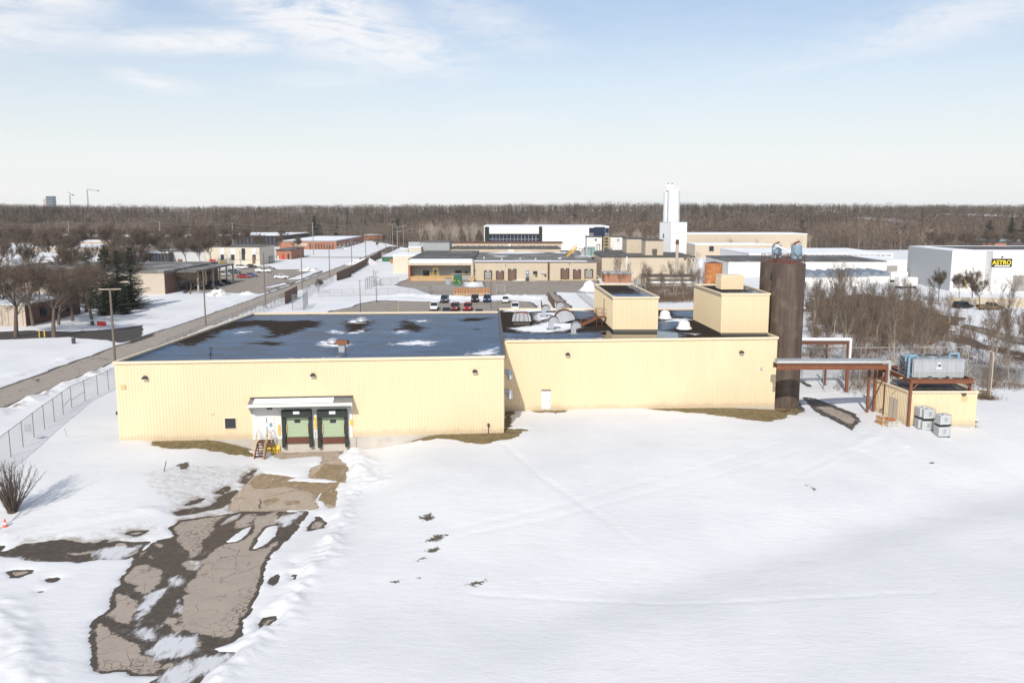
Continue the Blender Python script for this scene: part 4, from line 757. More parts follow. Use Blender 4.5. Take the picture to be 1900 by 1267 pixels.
def domev(px0, px1, pyt, pyb, lab, y=None):
    a = G((px0+px1)/2, pyb, RT); wd = G(px1, pyb, RT).x-G(px0, pyb, RT).x; ht = ZAT(pyt, a.y)-RT; r = wd/2
    o = empty('dome_vent', (a.x, a.y+r, RT), lab, 'roof vent'); MB().lathe((0, 0, 0), [(r, .12), (r*.98, .3*ht), (r*.8, .65*ht), (r*.45, .9*ht), (.03, ht)], 20).build('cap', 'galvanised', o, world=False, smooth=True); MB().lathe((0, 0, 0), [(r*.7, 0), (r*.7, .14)], 14).build('base', 'dark_flashing', o, world=False)
domev(658, 681, 589, 599, 'low grey dome vent ringed with snow towards the back of the left roof'); domev(603, 628, 628.5, 639, 'low pale dome vent in snow right behind the rust-capped vent')
a = G(635, 652, RT); o = empty('capped_vent', a, 'square grey vent with a rust brown cap on the wet left roof', 'roof vent')
ht = ZAT(631, a.y)-RT; MB().hexa([(-.3, -.3, 0), (.3, -.3, 0), (.3, .3, 0), (-.3, .3, 0), (-.34, -.3, ht-.3), (.34, -.3, ht-.3), (.34, .3, ht-.3), (-.34, .3, ht-.3)]).build('stem', 'galvanised', o, world=False)
MB().hexa([(-.72, -.45, ht-.42), (.72, -.45, ht-.42), (.72, .6, ht-.42), (-.72, .6, ht-.42), (-.55, -.35, ht), (.55, -.35, ht), (.55, .5, ht), (-.55, .5, ht)]).build('cap', 'rust_steel', o, world=False)
a = G(391, 665, RT); recenter(tag(MB().tube((a.x, a.y, RT), (a.x, a.y, RT+.55), .05, .05, 8).tube((a.x, a.y, RT+.45), (a.x, a.y, RT+.55), .14, .14, 8).build('vent_pipe', 'dark_metal'), 'thin dark vent pipe near the front edge of the left roof', 'pipe'))
a = G(391.5, 652, RT); recenter(tag(MB().tube((a.x, a.y, RT), (a.x, a.y, RT+.35), .05, .05, 8).tube((a.x-.25, a.y, RT+.35), (a.x+.25, a.y, RT+.38), .04, .04, 6).build('vent_pipe', 'dark_metal'), 'short T-shaped pipe behind the thin vent pipe on the left roof', 'pipe'))
# ================================================================== SILOS
def silo(x, y, r, z0, z1, lab, mt, blue=True, bx=0):
    o = empty('steel_silo', (x, y, z0), lab, 'silo', 'brown steel silos'); h = z1-z0
    prof = [(r, 0)]; nb = 11
    for i in range(1, nb): prof += [(r, h*i/nb-.03), (r+.018, h*i/nb-.02), (r+.018, h*i/nb+.02), (r, h*i/nb+.03)]
    prof += [(r, h), (r*.96, h+.06)]
    MB().lathe((0, 0, 0), prof, 56).build('shell', mt, o, world=False, smooth=False)
    MB().lathe((0, 0, 0), [(r*.95, h+.02), (.1, h+.5)], 40).build('roof', 'rust_dark', o, world=False)
    mb = MB()
    for k in range(14):
        t = 2*math.pi*k/14; mb.tube((r*.94*math.cos(t), r*.94*math.sin(t), h), (r*.94*math.cos(t), r*.94*math.sin(t), h+1.05), .03, .03, 5)
        t2 = 2*math.pi*(k+1)/14
        for zz in (.55, 1.05): mb.tube((r*.94*math.cos(t), r*.94*math.sin(t), h+zz), (r*.94*math.cos(t2), r*.94*math.sin(t2), h+zz), .022, .022, 5)
    mb.build('railing', 'rust_dark', o, world=False)
    c = MB().lathe((bx, .2, h+.2), [(.35, 0), (.6, .35), (.6, 1.75), (.5, 1.9)], 20).build('dust_collector', 'pale_blue', o, world=False, smooth=False)
    mb = MB().tube((bx-.4, .2, h+1.95), (bx-.2, .2, h+2.3), .2, .14, 8).tube((bx-.2, .2, h+2.3), (bx+.3, .2, h+2.5), .12, .1, 8); mb.build('motor', 'rust_dark', c, world=False)
    MB().beam((bx-.5, -.42, h+.1), (bx+.5, -.42, h+1.3), .05, .05).beam((bx+.5, -.42, h+.1), (bx-.5, -.42, h+1.3), .05, .05).build('brace', 'dark_metal', o, world=False)
    return o
SX = C1.x+1.76; SY = G(1465, 757, -.4).y+1.85
zt = ZAT(491, SY-1.8)
silo(SX, SY, 1.83, -.9, zt, 'tall brown weathered steel silo at the right corner of the cream factory', 'silo_steel', bx=.85)
y2 = SY+9; x2 = AT(1407, 600, y2).x+1.85; silo(x2, y2, 1.85, -.3, ZAT(487, y2), 'second brown steel silo, mostly hidden behind the front silo and the penthouse', 'silo_steel', bx=AT(1442, 470, y2).x-x2)
mb = MB(); mb.path([(x2-.4, y2, ZAT(487, y2)+1.6), (x2+.2, y2-1, ZAT(487, y2)+2.2), (SX-1, SY+2, zt+2.0), (SX+.3, SY+.3, zt+1.2)], .12, 8); recenter(tag(mb.build('transfer_pipe', 'clean_white'), 'arched white pipe linking the blue dust collectors on top of the two silos', 'pipe'))
a = GT(1465, 764); mb = MB()
for k in range(7):
    x_, y_ = a.x-.9+.35*k+rnd.uniform(-.1, .1), a.y+rnd.uniform(-.4, .5); mb.beam((x_, y_, a.z+.12+.03*k), (x_+rnd.uniform(-.7, .9), y_+rnd.uniform(-.4, .4), a.z+.16), .16, .05)
recenter(stuff(tag(mb.build('scrap_pile', 'rust_dark'), 'heap of rusty scrap strips at the foot of the front silo', 'scrap')))
# ================================================================== PIPE BRIDGES, SHED, CHILLER
yb = G(1632, 768).y; xb = G(1632, 768).x; x0 = AT(1442, 675, yb-.5).x
zt = ZAT(672.5, yb); zb = ZAT(683, yb)
o = empty('pipe_bridge', (xb, yb, 0), 'long rust-coloured pipe bridge carrying a white pipe from the factory to the shed', 'pipe bridge')
for dy in (-.5, .9):
    mb = MB(); mb.beam((x0, yb+dy, zb+.22), (xb+.35, yb+dy, zb+.22), .06, .5); mb.beam((x0, yb+dy, zb+.47), (xb+.35, yb+dy, zb+.47), .26, .05); mb.beam((x0, yb+dy, zb-.03), (xb+.35, yb+dy, zb-.03), .26, .05)
    for k in range(5): mb.beam((x0+1.2+k*1.7, yb+dy-.09, zb), (x0+1.2+k*1.7, yb+dy-.09, zb+.46), .05, .06)
    mb.build('beam', 'rust_steel', o)
mb = MB()
for k in range(6): mb.beam((x0+.5+k*1.75, yb-.5, zb+.2), (x0+.5+k*1.75, yb+.9, zb+.2), .12, .2)
mb.build('cross_beam', 'rust_steel', o)
for dx, dy in ((-.25, 1.1), (.25, -.5), (.25, .9), (-1.0, .9)): MB().beam((xb+dx, yb+dy, -.3), (xb+dx, yb+dy, zb+.2), .24, .24).build('leg', 'rust_steel', o)
mb = MB(); mb.beam((xb+.25, yb-.5, zb-.3), (xb-.9, yb+.9, .3), .1, .1); mb.beam((xb+.25, yb-.5, .4), (xb+.25, yb+.9, zb-.3), .1, .1); mb.build('brace', 'rust_dark', o)
mb = MB(); mb.tube((x0, yb-.3, zb+.72), (xb+.6, yb-.3, zb+.72), .19, .19, 12); mb.tube((xb+.6, yb-.3, zb+.85), (xb+.6, yb-.3, zb-1.7), .2, .2, 12); mb.tube((x0, yb+.35, zb+.7), (xb+.3, yb+.35, zb+.7), .2, .2, 10); mb.build('insulated_pipe', 'grey_white_wall', o)
MB().box(x0, yb-.5, zb+.94, xb+.3, yb+.6, zb+.99).build('cover_plate', 'galvanised', o)
# back bridge
p = G(1570, 729); y3 = p.y; z3 = ZAT(634, y3); o = empty('pipe_bridge', (p.x, y3, 0), 'rear rusty pipe bridge with a white pipe ending at a single column behind the silo', 'pipe bridge')
xr = AT(1578, 630, y3).x; xl = AT(1470, 630, y3).x
MB().beam((xl-2, y3, z3-.1), (xr, y3, z3-.1), .3, .4).build('beam', 'rust_dark', o); MB().tube((xl-2, y3-.1, z3+.3), (xr, y3-.1, z3+.3), .2, .2, 10).tube((xr, y3-.1, z3+.45), (xr, y3-.1, z3-2.4), .17, .17, 10).build('insulated_pipe', 'clean_white', o)
MB().beam((p.x, y3, -.2), (p.x, y3, z3), .32, .32).beam((p.x+.4, y3+.3, z3-3.5), (p.x+.4, y3+.3, z3-.2), .14, .14).build('leg', 'rust_steel', o); MB().beam((p.x-1.2, y3+4, -.2), (p.x-1.2, y3+4, z3-.6), .24, .24).build('leg', 'rust_dark', o)
p = AT(1486, 646, y3+2); q = AT(1798, 644, y3+2); o = empty('conduit_line', ((p.x+q.x)/2, y3+2, 0), 'thin pale conduit running level behind the chiller at the edge of the thicket', 'conduit')
MB().tube((p.x-4, y3+2, p.z), (q.x, y3+2, q.z), .06, .06, 6).build('pipe', 'pole_grey', o)
for k in range(5): xx = p.x+3+(q.x-p.x-3)*k/4; MB().tube((xx, y3+2, -.3), (xx, y3+2, p.z), .05, .05, 6).build('leg', 'pole_grey', o)
# shed
S0 = G(1681.5, 788.5); S1 = G(1806, 787); S2 = G(1617.5, 762.5); zs = ZAT(727, S0.y)
S1.y = S0.y; sb = S2.y; sh = empty('pump_shed', (S0.x, S0.y, 0), 'small cream ribbed-metal shed under the chiller platform', 'shed')
q = [(S0.x, S0.y), (S1.x, S1.y), (S1.x-.2, sb), (S2.x+.3, sb)]
mb = MB()
for i in range(4): corr(q[i], q[(i+1) % 4], 0, zs, .3, .035, mb)
mb.build('wall', 'cream_siding', sh); MB().prism(q, -.5, .02).build('foundation', 'concrete', sh); MB().prism(q, zs-.2, zs-.05).build('roof', 'roof_grey', sh)
mb = MB()
for i in range(4): mb.beam((*q[i], zs+.004*i), (*q[(i+1) % 4], zs+.004*i), .2, .2)
mb.build('trim', 'cream_trim', sh)
def sp_(px0, py0, px1, py1, P0, P1, name, mt, o1=.08, par=None): a, b, z0, z1 = wrect(P0, P1, px0, py0, px1, py1); return wbox(P0, P1, a, b, z0, z1, .0, o1).build(name, mt, par or sh)
P0, P1 = q[3], q[0]
L_ = (Vector(P1)-Vector(P0)).length
d_ = wbox(P0, P1, L_*.47, L_*.47+1.7, .05, 2.35, 0, .08).build('door', 'tan_wall', sh); x_ = wbox(P0, P1, L_*.47+.83, L_*.47+.86, .05, 2.35, .08, .09).build('door_gap', 'dark_metal', d_, world=False); x_.data.transform(Matrix.Translation(-Vector(sh.location)))
wbox(P0, P1, L_*.22, L_*.22+.5, .5, .62, 0, .2).build('pipe_stub', 'galv_dark', sh)
sp_(1784, 729, 1791, 732.5, q[0], q[1], 'wall_lamp', 'dark_metal', .25); sp_(1784, 735, 1794, 744, q[0], q[1], 'louver', 'tan_paint', .05); sp_(1669, 700, 1675, 702, q[0], q[1], 'label_plate', 'tan_paint', .02)
# platform + chiller
PX0 = G(1672, 783).x; PY0 = S0.y-.35; zf = ZAT(707, PY0); PX1 = AT(1806, 706, PY0).x; PY1 = sb+.9; zfm = zf
o = empty('steel_platform', (PX0, PY0, 0), 'rusty steel frame platform spanning over the cream shed and carrying the chiller', 'platform')
for a, b in (((PX0, PY0), (PX1, PY0)), ((PX0, PY1), (PX1, PY1)), ((PX0, PY0), (PX0-.1, PY1+1)), ((PX1, PY0), (PX1, PY1))):
    mb = MB(); mb.beam((*a, zf), (*b, zf), .08, .42); mb.beam((*a, zf+.2), (*b, zf+.2), .28, .05); mb.beam((*a, zf-.2), (*b, zf-.2), .28, .05); mb.build('beam', 'rust_steel', o)
mb = MB()
for k in range(1, 6): xx = PX0+(PX1-PX0)*k/6; mb.beam((xx, PY0, zf+.02), (xx, PY1, zf+.02), .1, .25)
mb.build('joist', 'rust_dark', o)
for a in ((PX0, PY0), (PX1, PY0+.6), (PX0-.05, PY1), (PX1, PY1)): MB().beam((*a, -.2), (*a, zf-.2), .24, .24).build('leg', 'rust_steel', o)
MB().beam((PX0, PY0, zf-1), (PX0+.8, PY0, zf-.2), .1, .1).beam((PX1-.7, PY0+.1, zf-.2), (PX1, PY0+.3, zf-.9), .1, .1).build('brace', 'rust_steel', o)
cy = PY0+.55; c0 = AT(1694, 700, cy); c1 = AT(1788, 700, cy); zc = zf+.26; zct = ZAT(667, cy); CW = c1.x-c0.x; CD = 3.3
ch = empty('chiller_unit', (c0.x, cy, zc), 'large grey chiller unit with light blue pipes on the rusty platform', 'chiller')
mb = MB(); mb.box(c0.x+.04, cy+.04, zc, c1.x, cy+CD, zct-.1); mb.build('body', 'galvanised', ch)
nP = 6
for k in range(nP):
    a_ = c0.x+CW*k/nP; MB().box(a_+.03, cy, zc+.5, a_+CW/nP-.03, cy+.04, zct-.15).build('panel', 'galvanised', ch)
MB().box(c0.x, cy-.02, zc, c1.x, cy+.05, zc+.45).build('lower_panel', 'grey_panel', ch)
for k in (.33, .68): MB().box(c0.x+CW*k-.2, cy-.035, zc+.02, c0.x+CW*k+.2, cy-.02, zc+.14).build('slot', 'black_rubber', ch)
mb = MB(); mb.box(c0.x-.06, cy-.04, zct-.12, c1.x+.06, cy+CD+.05, zct); mb.build('top_deck', 'galvanised', ch)
for k in range(3):
    mb = MB().lathe((c0.x+CW*(k+.5)/3, cy+CD/2, zct), [(.78, 0), (.74, .2)], 22); f = mb.build('fan_ring', 'galv_dark', ch); mb2 = MB()
    cx_, cy_ = c0.x+CW*(k+.5)/3, cy+CD/2
    for j in range(8): t = j*math.pi/8; mb2.beam((cx_-.74*math.cos(t), cy_-.74*math.sin(t), zct+.22), (cx_+.74*math.cos(t), cy_+.74*math.sin(t), zct+.22), .03, .02)
    mb2.build('fan_guard', 'dark_metal', ch)
# open louvre end on the left
mb = MB(); mb.box(c0.x-.02, cy+.15, zc+.2, c0.x+.02, cy+CD-.15, zct-.2); mb.build('coil_end', 'black_rubber', ch)
mb = MB()
for k in range(9): zz = zc+.25+(zct-zc-.5)*k/8; mb.beam((c0.x-.07, cy+.1, zz), (c0.x-.07, cy+CD-.1, zz), .05, .04)
mb.beam((c0.x-.1, cy+.1, zc+.2), (c0.x-.1, cy+CD-.1, zct-.2), .05, .06); mb.beam((c0.x-.1, cy+.1, zct-.2), (c0.x-.1, cy+CD-.1, zc+.2), .05, .06)
for yy in (cy+.05, cy+CD/2, cy+CD-.05): mb.beam((c0.x-.07, yy, zc), (c0.x-.07, yy, zct), .08, .08)
mb.build('louvre_frame', 'galvanised', ch)
pm = MB().path([(c0.x-.45, cy+.1, zc-.1), (c0.x-.45, cy+.1, zct+.25), (c0.x+.2, cy+.2, zct+.4), (c0.x+.45, cy+.4, zct+.3), (c0.x+.45, cy+.4, zct)], .13, 10).path([(c0.x-.3, cy+1.2, zct-.4), (c0.x-.3, cy+1.2, zct+.2), (c0.x+.4, cy+1.3, zct+.25)], .12, 10); pm.build('pipe', 'sky_blue_paint', ch)
pm = MB().path([(c1.x-1.2, cy+.8, zct), (c1.x-1.2, cy+.8, zct+.45), (c1.x-.3, cy+.8, zct+.5), (c1.x-.25, cy+.8, zct-.1)], .13, 10); pm.build('pipe', 'sky_blue_paint', ch)
# pale emblem on the middle panel: small blob figure and two text bars
ex = c0.x+CW*.5; mb = MB()
for (dx, dz, r) in ((-.02, 1.48, .13), (.03, 1.28, .17), (-.08, 1.22, .12), (.12, 1.25, .1)):
    pts = [(ex+dx+r*math.cos(t), zc+dz+r*math.sin(t)) for t in np.linspace(0, 2*math.pi, 12, endpoint=False)]; mb.ext(pts[::-1], cy-.012, cy-.004)
mb.box(ex-.28, cy-.012, zc+.98, ex+.3, cy-.004, zc+1.05); mb.box(ex-.24, cy-.012, zc+.86, ex+.26, cy-.004, zc+.91); mb.build('emblem', 'clean_white', ch)
# IBC totes
def tote(loc, rz, label, grp='stacked white liquid totes'):
    o = empty('liquid_tote', loc, label, 'tote', grp, rz)
    MB().box(-.6, -.5, 0, .6, .5, .05).box(-.6, -.5, .1, .6, .5, .14).box(-.6, -.5, .03, -.48, .5, .12).box(.48, -.5, .03, .6, .5, .12).box(-.06, -.5, .03, .06, .5, .12).build('pallet', 'black_rubber', o, world=False)
    b = MB(); b.prism([(-.56, -.4), (-.5, -.46), (.5, -.46), (.56, -.4), (.56, .4), (.5, .46), (-.5, .46), (-.56, .4)], .16, 1.1); b.build('tank', 'tote_plastic', o, world=False)
    MB().tube((-.1, 0, 1.1), (-.1, 0, 1.16), .12, .12, 10).build('lid', 'galv_dark', o, world=False)
    c = MB()
    for k in range(5):
        zz = .18+.23*k
        for (a, b2) in (((-.6, -.5), (.6, -.5)), ((.6, -.5), (.6, .5)), ((.6, .5), (-.6, .5)), ((-.6, .5), (-.6, -.5))): c.tube((*a, zz), (*b2, zz), .014, .014, 4, False)
    for k in range(7):
        xx = -.6+.2*k
        for yy in (-.5, .5): c.tube((xx, yy, .12), (xx, yy, 1.12), .014, .014, 4, False)
    for k in range(1, 6):
        yy = -.5+k/6
        for xx in (-.6, .6): c.tube((xx, yy, .12), (xx, yy, 1.12), .014, .014, 4, False)
    for xx in (-.35, .35): c.tube((xx, -.5, 1.13), (xx, .5, 1.13), .02, .02, 4, False)
    c.build('cage', 'galvanised', o, world=False); MB().box(-.1, -.516, .5, .2, -.508, .85).build('label_plate', 'galvanised', o, world=False)
    return o
tp = [(1749, 813.5, 'front stack nearest the camera'), (1724, 803, 'middle stack'), (1713, 796, 'rear stack beside the shed wall')]
t0 = None
for i, (px, py, nm) in enumerate(tp):
    p = GT(px, py); p.y += .3
    if i == 2: p = Vector((p.x-.35, S0.y-.62, p.z))
    if i == 1: p = Vector((p.x-.1, p.y+.2, p.z))
    for k in range(2):
        lab = ('lower' if k == 0 else 'upper')+' caged white tote of the '+nm; lc = (p.x+.04*k, p.y, p.z+.12+1.2*k); ra = (.08, -.06, .03)[i]+.05*k
        if t0 is None: t0 = tote(lc, ra, lab)
        else: copy_tree(t0, None, lab, lc, ra)
for px, py, mt, lab, h_ in ((1636, 790, 'crate_wood', 'narrow brown wooden crate in front of the shed door', 1.0), (1653, 793, 'tote_plastic', 'low dirty white caged crate in front of the shed door', .75)):
    p = GT(px, py); o = empty('wire_crate', p, lab, 'crate', rz=.2); wx = .35 if mt == 'crate_wood' else .62
    MB().box(-wx+.05, -.45, .12, wx-.05, .45, h_-.1).build('box', 'stone_pale' if mt != 'crate_wood' else 'crate_wood_pale', o, world=False); c = MB()
    for zz in (.1, h_*.5, h_): 
        for (a, b2) in (((-wx, -.5), (wx, -.5)), ((wx, -.5), (wx, .5)), ((wx, .5), (-wx, .5)), ((-wx, .5), (-wx, -.5))): c.beam((*a, zz), (*b2, zz), .06, .06)
    for xx in (-wx, 0, wx):
        for yy in (-.5, .5): c.beam((xx, yy, 0), (xx, yy, h_), .06, .06)
    c.build('frame', mt, o, world=False)
    if mt != 'crate_wood': MB().box(-wx, -.3, h_+.03, wx*.5, .4, h_+.2).build('board', 'rust_orange', o, world=False)
# ================================================================== POLES, FENCES, SMALL THINGS
def pole(px, pyb, pyt, label, cross=None, y=None, r=.15, mt='wood_pole', pxt=None, lamp=False, grp='wooden poles along the road'):
    p = GT(px, pyb) if y is None else Vector((AT(px, pyb, y).x, y, float(hgt(AT(px, pyb, y).x, y))))
    zt = ZAT(pyt, p.y); o = empty('utility_pole', p, label, 'pole', grp); h = zt-p.z
    MB().tube((0, 0, -.3), (0, 0, h), r, r*.7, 10).build('shaft', mt, o, world=False)
    if cross: MB().beam((-cross/2, 0, h-.15), (cross/2, 0, h-.1), .14, .16).build('crossarm', 'bark_pale', o, world=False)
    if lamp: MB().tube((0, 0, h-.4), (-1.6, 0, h+.1), .04, .04, 6).box(-2.1, -.12, h+.02, -1.5, .12, h+.16).build('lamp_arm', 'galv_dark', o, world=False)
    return o
pole(214, 678, 535, 'thick wooden pole with a pale crossarm behind the left corner of the factory', 3.1, y=G(212, 679).y, r=.2)
pole(382, 605, 502, 'wooden road pole rising behind the left roof edge, second from the front', y=G(382, 605).y)
pole(493, 574.7, 470, 'road pole behind the far left corner of the roof', lamp=True); pole(561, 538, 455, 'tall road pole beside the brown gate at the bend of the fence', 2.2)
pole(612, 516, 454, 'road pole with a short crossarm before the brown fence starts', 2.4); pole(653, 496, 442, 'slim road pole beside the middle of the brown fence')
pole(679, 483, 438, 'slim road pole near the far end of the brown fence'); pole(716, 471, 440, 'far small road pole near the heap of branches'); pole(729, 468, 416, 'pale pole with a crossarm left of the brown birch wood', 4, mt='pole_grey')
for px, pyb, pyt, lb in ((669, 579, 520, 'black light mast at the left end of the car park'), (911, 573.5, 519, 'dark light mast between the parked cars')):
    pole(px, pyb, pyt, lb, r=.08, mt='dark_metal', cross=.8, grp='light masts in the car park')
pole(698.6, 561, 504, 'double-armed light mast in the snow beside the meshed gate', r=.08, mt='dark_metal', cross=1.6, grp='light masts in the car park')
pole(739, 577, 558, 'short pale marker post at the edge of the car park', r=.06, mt='tan_paint', grp='marker posts')
pole(446, 493, 466, 'slim black lamp post in front of the cream two-storey building', r=.07, mt='dark_metal', cross=.8, grp='lamp posts on the left lot')
p = pole(1832, 742, 636, 'bare wooden pole with a bent conduit among the shrubs right of the shed', r=.16, grp='right hand poles'); h_ = ZAT(636, p.location.y)-p.location.z
MB().path([(.28, -.05, .2), (.28, -.05, h_-1.6), (.15, -.05, h_-1.1), (-.25, -.05, h_-.9)], .07, 8).build('conduit', 'stone_pale', p, world=False)
# transmission line across the back
tpoles = [(-60, 560), (127, 560), (296, 517), (425, 480), (580, 434), (762, 520), (775, 560), (790, 600), (800, 640), (815, 660)]; tops = []
for i, (px, yy) in enumerate([(-60, 540), (127, 545), (296, 505), (431, 470), (580, 430)]):
    x_ = AT(px, 420, yy).x; z0 = float(hgt(x_, yy)); pt = (411, 411, 411, 413, 412.5)[i]; zt = ZAT(pt, yy)
    o = empty('power_pole', (x_, yy, z0), ['power pole at the far left margin among bare trees', 'power pole above the far left dark roofs', 'tall white power pole left of the row of spruces', 'power pole behind the cream two-storey building', 'tall power pole beside the blue-roofed brick building'][i], 'pole', 'tall poles of the power line')
    MB().tube((0, 0, 0), (0, 0, zt-z0), .22, .16, 8).build('shaft', 'pole_grey', o, world=False); c = MB()
    for k in range(3): c.beam((0, -.05, zt-z0-.4-2*k), (1.0*(1 if k % 2 else -1), -.05, zt-z0-.4-2*k), .12, .12)
    c.build('crossarm', 'pole_grey', o, world=False); tops.append((x_, yy, zt))
for k in range(3):
    mb = MB()
    for a, b in zip(tops[:-1], tops[1:]):
        A = Vector(a)-Vector((0, 0, .3+2*k)); B_ = Vector(b)-Vector((0, 0, .3+2*k)); pts = [A.lerp(B_, t)-Vector((0, 0, 1.6*4*t*(1-t))) for t in np.linspace(0, 1, 9)]; mb.path(pts, .055, 3)
    a = Vector(tops[-1])-Vector((0, 0, .3+2*k)); b = Vector(AT(760, 421+2*k, 520)); pts = [a.lerp(b, t)-Vector((0, 0, 1.2*4*t*(1-t))) for t in np.linspace(0, 1, 9)]; mb.path(pts, .055, 3)
    recenter(tag(mb.build('power_line', 'pole_grey'), ('top', 'middle', 'bottom')[k]+' wire of the power line crossing in front of the far left wood', 'wire', 'wires of the power line'))
for i, (px, pt, yy) in enumerate([(737, 420, 500), (748, 418, 520), (765, 423, 560), (785, 426, 600)]):
    x_ = AT(px, 420, yy).x; z0 = float(hgt(x_, yy)); zt = ZAT(pt, yy)
    o = empty('substation_pole', (x_, yy, z0), ['first', 'second', 'third', 'last'][i]+' of the grey crossarm poles in a row left of the pale birches', 'pole', 'grey substation poles'); MB().tube((0, 0, 0), (0, 0, zt-z0), .2, .15, 8).build('shaft', 'pole_grey', o, world=False); c = MB()
    for k in range(2): c.beam((-2.4, 0, zt-z0-.5-2.6*k), (2.4, 0, zt-z0-.5-2.6*k), .18, .18)
    c.build('crossarm', 'pole_grey', o, world=False)
def fence(pts, hgt_, label, step=3., mesh='chain_link', mt='pole_grey', name='chain_link_fence', cat='fence', rail=True, pr=.04):
    o = empty(name, (pts[0][0], pts[0][1], float(hgt(pts[0][0], pts[0][1]))), label, cat)
    pn = MB(); pn.uv = []; u = 0; posts = []
    for a, b in zip(pts[:-1], pts[1:]):
        a = Vector((a[0], a[1])); b = Vector((b[0], b[1])); n = max(1, int(round((b-a).length/step)))
        for k in range(n):
            p = a.lerp(b, k/n); q = a.lerp(b, (k+1)/n); zp = float(hgt(p.x, p.y)); zq = float(hgt(q.x, q.y)); l = (q-p).length
            if mesh == 'chain_link': pn.quad((p.x, p.y, zp+.1), (q.x, q.y, zq+.1), (q.x, q.y, zq+hgt_), (p.x, p.y, zp+hgt_)); pn.uv += [(u, 0), (u+l, 0), (u+l, hgt_), (u, hgt_)]
            else:
                m = max(2, int(l/.22))
                for j in range(m): c = p.lerp(q, (j+.5)/m); d = (q-p).normalized()*(l/m*.44); zz = zp+(zq-zp)*(j+.5)/m; pn.beam((c.x-d.x, c.y-d.y, zz+hgt_*.5+.05), (c.x+d.x, c.y+d.y, zz+hgt_*.5+.05), .05, hgt_*(.94+.05*((j*7) % 3)))
            u += l; posts.append((p, zp))
    posts.append((b, float(hgt(b.x, b.y))))
    if mesh != 'chain_link': pn.uv = None
    pn.build('mesh_panel' if mesh == 'chain_link' else 'slat_panel', mesh, o)
    pts_ = posts if len(posts) <= 100 else posts[:100]
    for p, zp in pts_: MB().tube((p.x, p.y, zp-.2), (p.x, p.y, zp+hgt_+.05), pr, pr, 6).build('post', mt, o)
    if rail:
        r = MB()
        for (p, zp), (q, zq) in zip(posts[:-1], posts[1:]): r.tube((p.x, p.y, zp+hgt_), (q.x, q.y, zq+hgt_), .03, .03, 5, False)
        r.build('top_rail', mt, o)
    return o
z8 = lambda x, y: GT(x/4.224, 600+y/4.224)
fp = [z8(*q) for q in [(87, 1057), (183, 977), (269, 903), (351, 835), (428, 778), (497, 720), (563, 668), (668, 617), (768, 572), (853, 533)]]
far = [Vector((-50.5, 116, 0)), Vector((-52.5, 130, 0))]
fen = fence([fp[0]+(fp[0]-fp[1])*4, fp[0]]+fp[1:]+far+[Vector((-53.2, 160)), Vector((-54.5, 215))], 2.55, 'tall chain link fence running along the road left of the factory', 3.2, mt='galv_dark')
p = fp[1].lerp(fp[2], .5); recenter(tag(MB().box(p.x-.3, p.y-.06, 1.15, p.x+.35, p.y-.03, 1.85).build('sign_plate', 'galvanised'), 'small blank grey plate hung on the chain link fence', 'sign'))
mb = MB(); A = fp[5]; Bq = fp[7]; 
for a, b in ((fp[5], fp[6]), (fp[6], fp[7])): mb.tube((a.x, a.y, .95), (b.x, b.y, 1.25), .03, .03, 5)
mb.build('brace', 'galv_dark', fen)
fence([G(590, 552), G(700, 549.5), G(797, 546)], 2.0, 'chain link fence crossing the snow behind the car park', 3.)
fence([G(797, 546), G(800, 541), G(905, 540.5)], 1.9, 'short chain link fence in front of the stacked crates', 3.)
fence([G(1070, 549), G(1100, 574), G(1118, 590)], 2.2, 'chain link fence beside the snowy strip left of the long penthouse', 3.)
fence([G(1016.5, 557), G(1029, 576)], 2.1, 'short brown slatted fence pointing at the roof vents', 3, mesh='brown_slats', mt='rust_dark', name='slat_fence'); fence([G(1004, 569), G(1006, 578)], 1.7, 'stub of brown slatted fence beside the last parked cars', 3, mesh='brown_slats', mt='rust_dark', name='slat_fence')
b0 = G(625, 522); fence([b0, Vector((b0.x-1, 300)), Vector((b0.x-4, 350)), G(708, 477)], 2.7, 'long brown slatted fence along the right side of the road', 3., mesh='brown_slats', mt='rust_dark', name='slat_fence', rail=False); fence([b0, G(652, 514)], 2.7, 'brown slatted return fence at the near end of the long fence', 3., mesh='brown_slats', mt='rust_dark', name='slat_fence', rail=False)
g0 = G(530, 572); fence([G(529, 566), G(552, 553)], 3.0, 'brown slatted gate beside the road behind the factory roof', 2.4, mesh='brown_slats', mt='rust_dark', name='slat_gate', cat='gate')
fence([G(543, 577), G(563, 577), G(571, 568)], 3.6, 'tall chain link gate panels with thick posts next to the brown gate', 2.4, pr=.08, name='chain_link_gate', cat='gate', mt='galv_dark'); fence([G(563, 555), G(600, 532), G(618, 524)], 2.6, 'chain link fence from the brown gate along the road to the brown fence', 3., mt='galv_dark')
fence([G(678, 538), G(694, 532), G(694, 516)], 3.2, 'tall chain link cage corner in the snow left of the loading yard', 2.4, pr=.07, mt='galv_dark'); fence([G(694, 532), G(740, 530)], 2.4, 'chain link fence leading from the cage corner to the yard', 3.)
fence([G(921, 547), G(921, 543), G(937, 543)], 2.1, 'pale gate frame standing in the yard right of the crates', 2.6, name='gate_frame', cat='gate', mt='stone_pale', pr=.07)
fence([Vector((x_, 195-.1*(x_-120))) for x_ in (100, 112, 124, 136)], 2.2, 'fence of dark posts and tan panels behind the gold pickup at the right', 5, mesh='tan_wall', mt='dark_metal', name='panel_fence', rail=False)
fence([Vector((SX+3, y3+6)), Vector((60, 112)), Vector((80, 98)), Vector((95, 88))], 2.0, 'chain link fence along the edge of the thicket behind the shed', 3., mt='galv_dark')
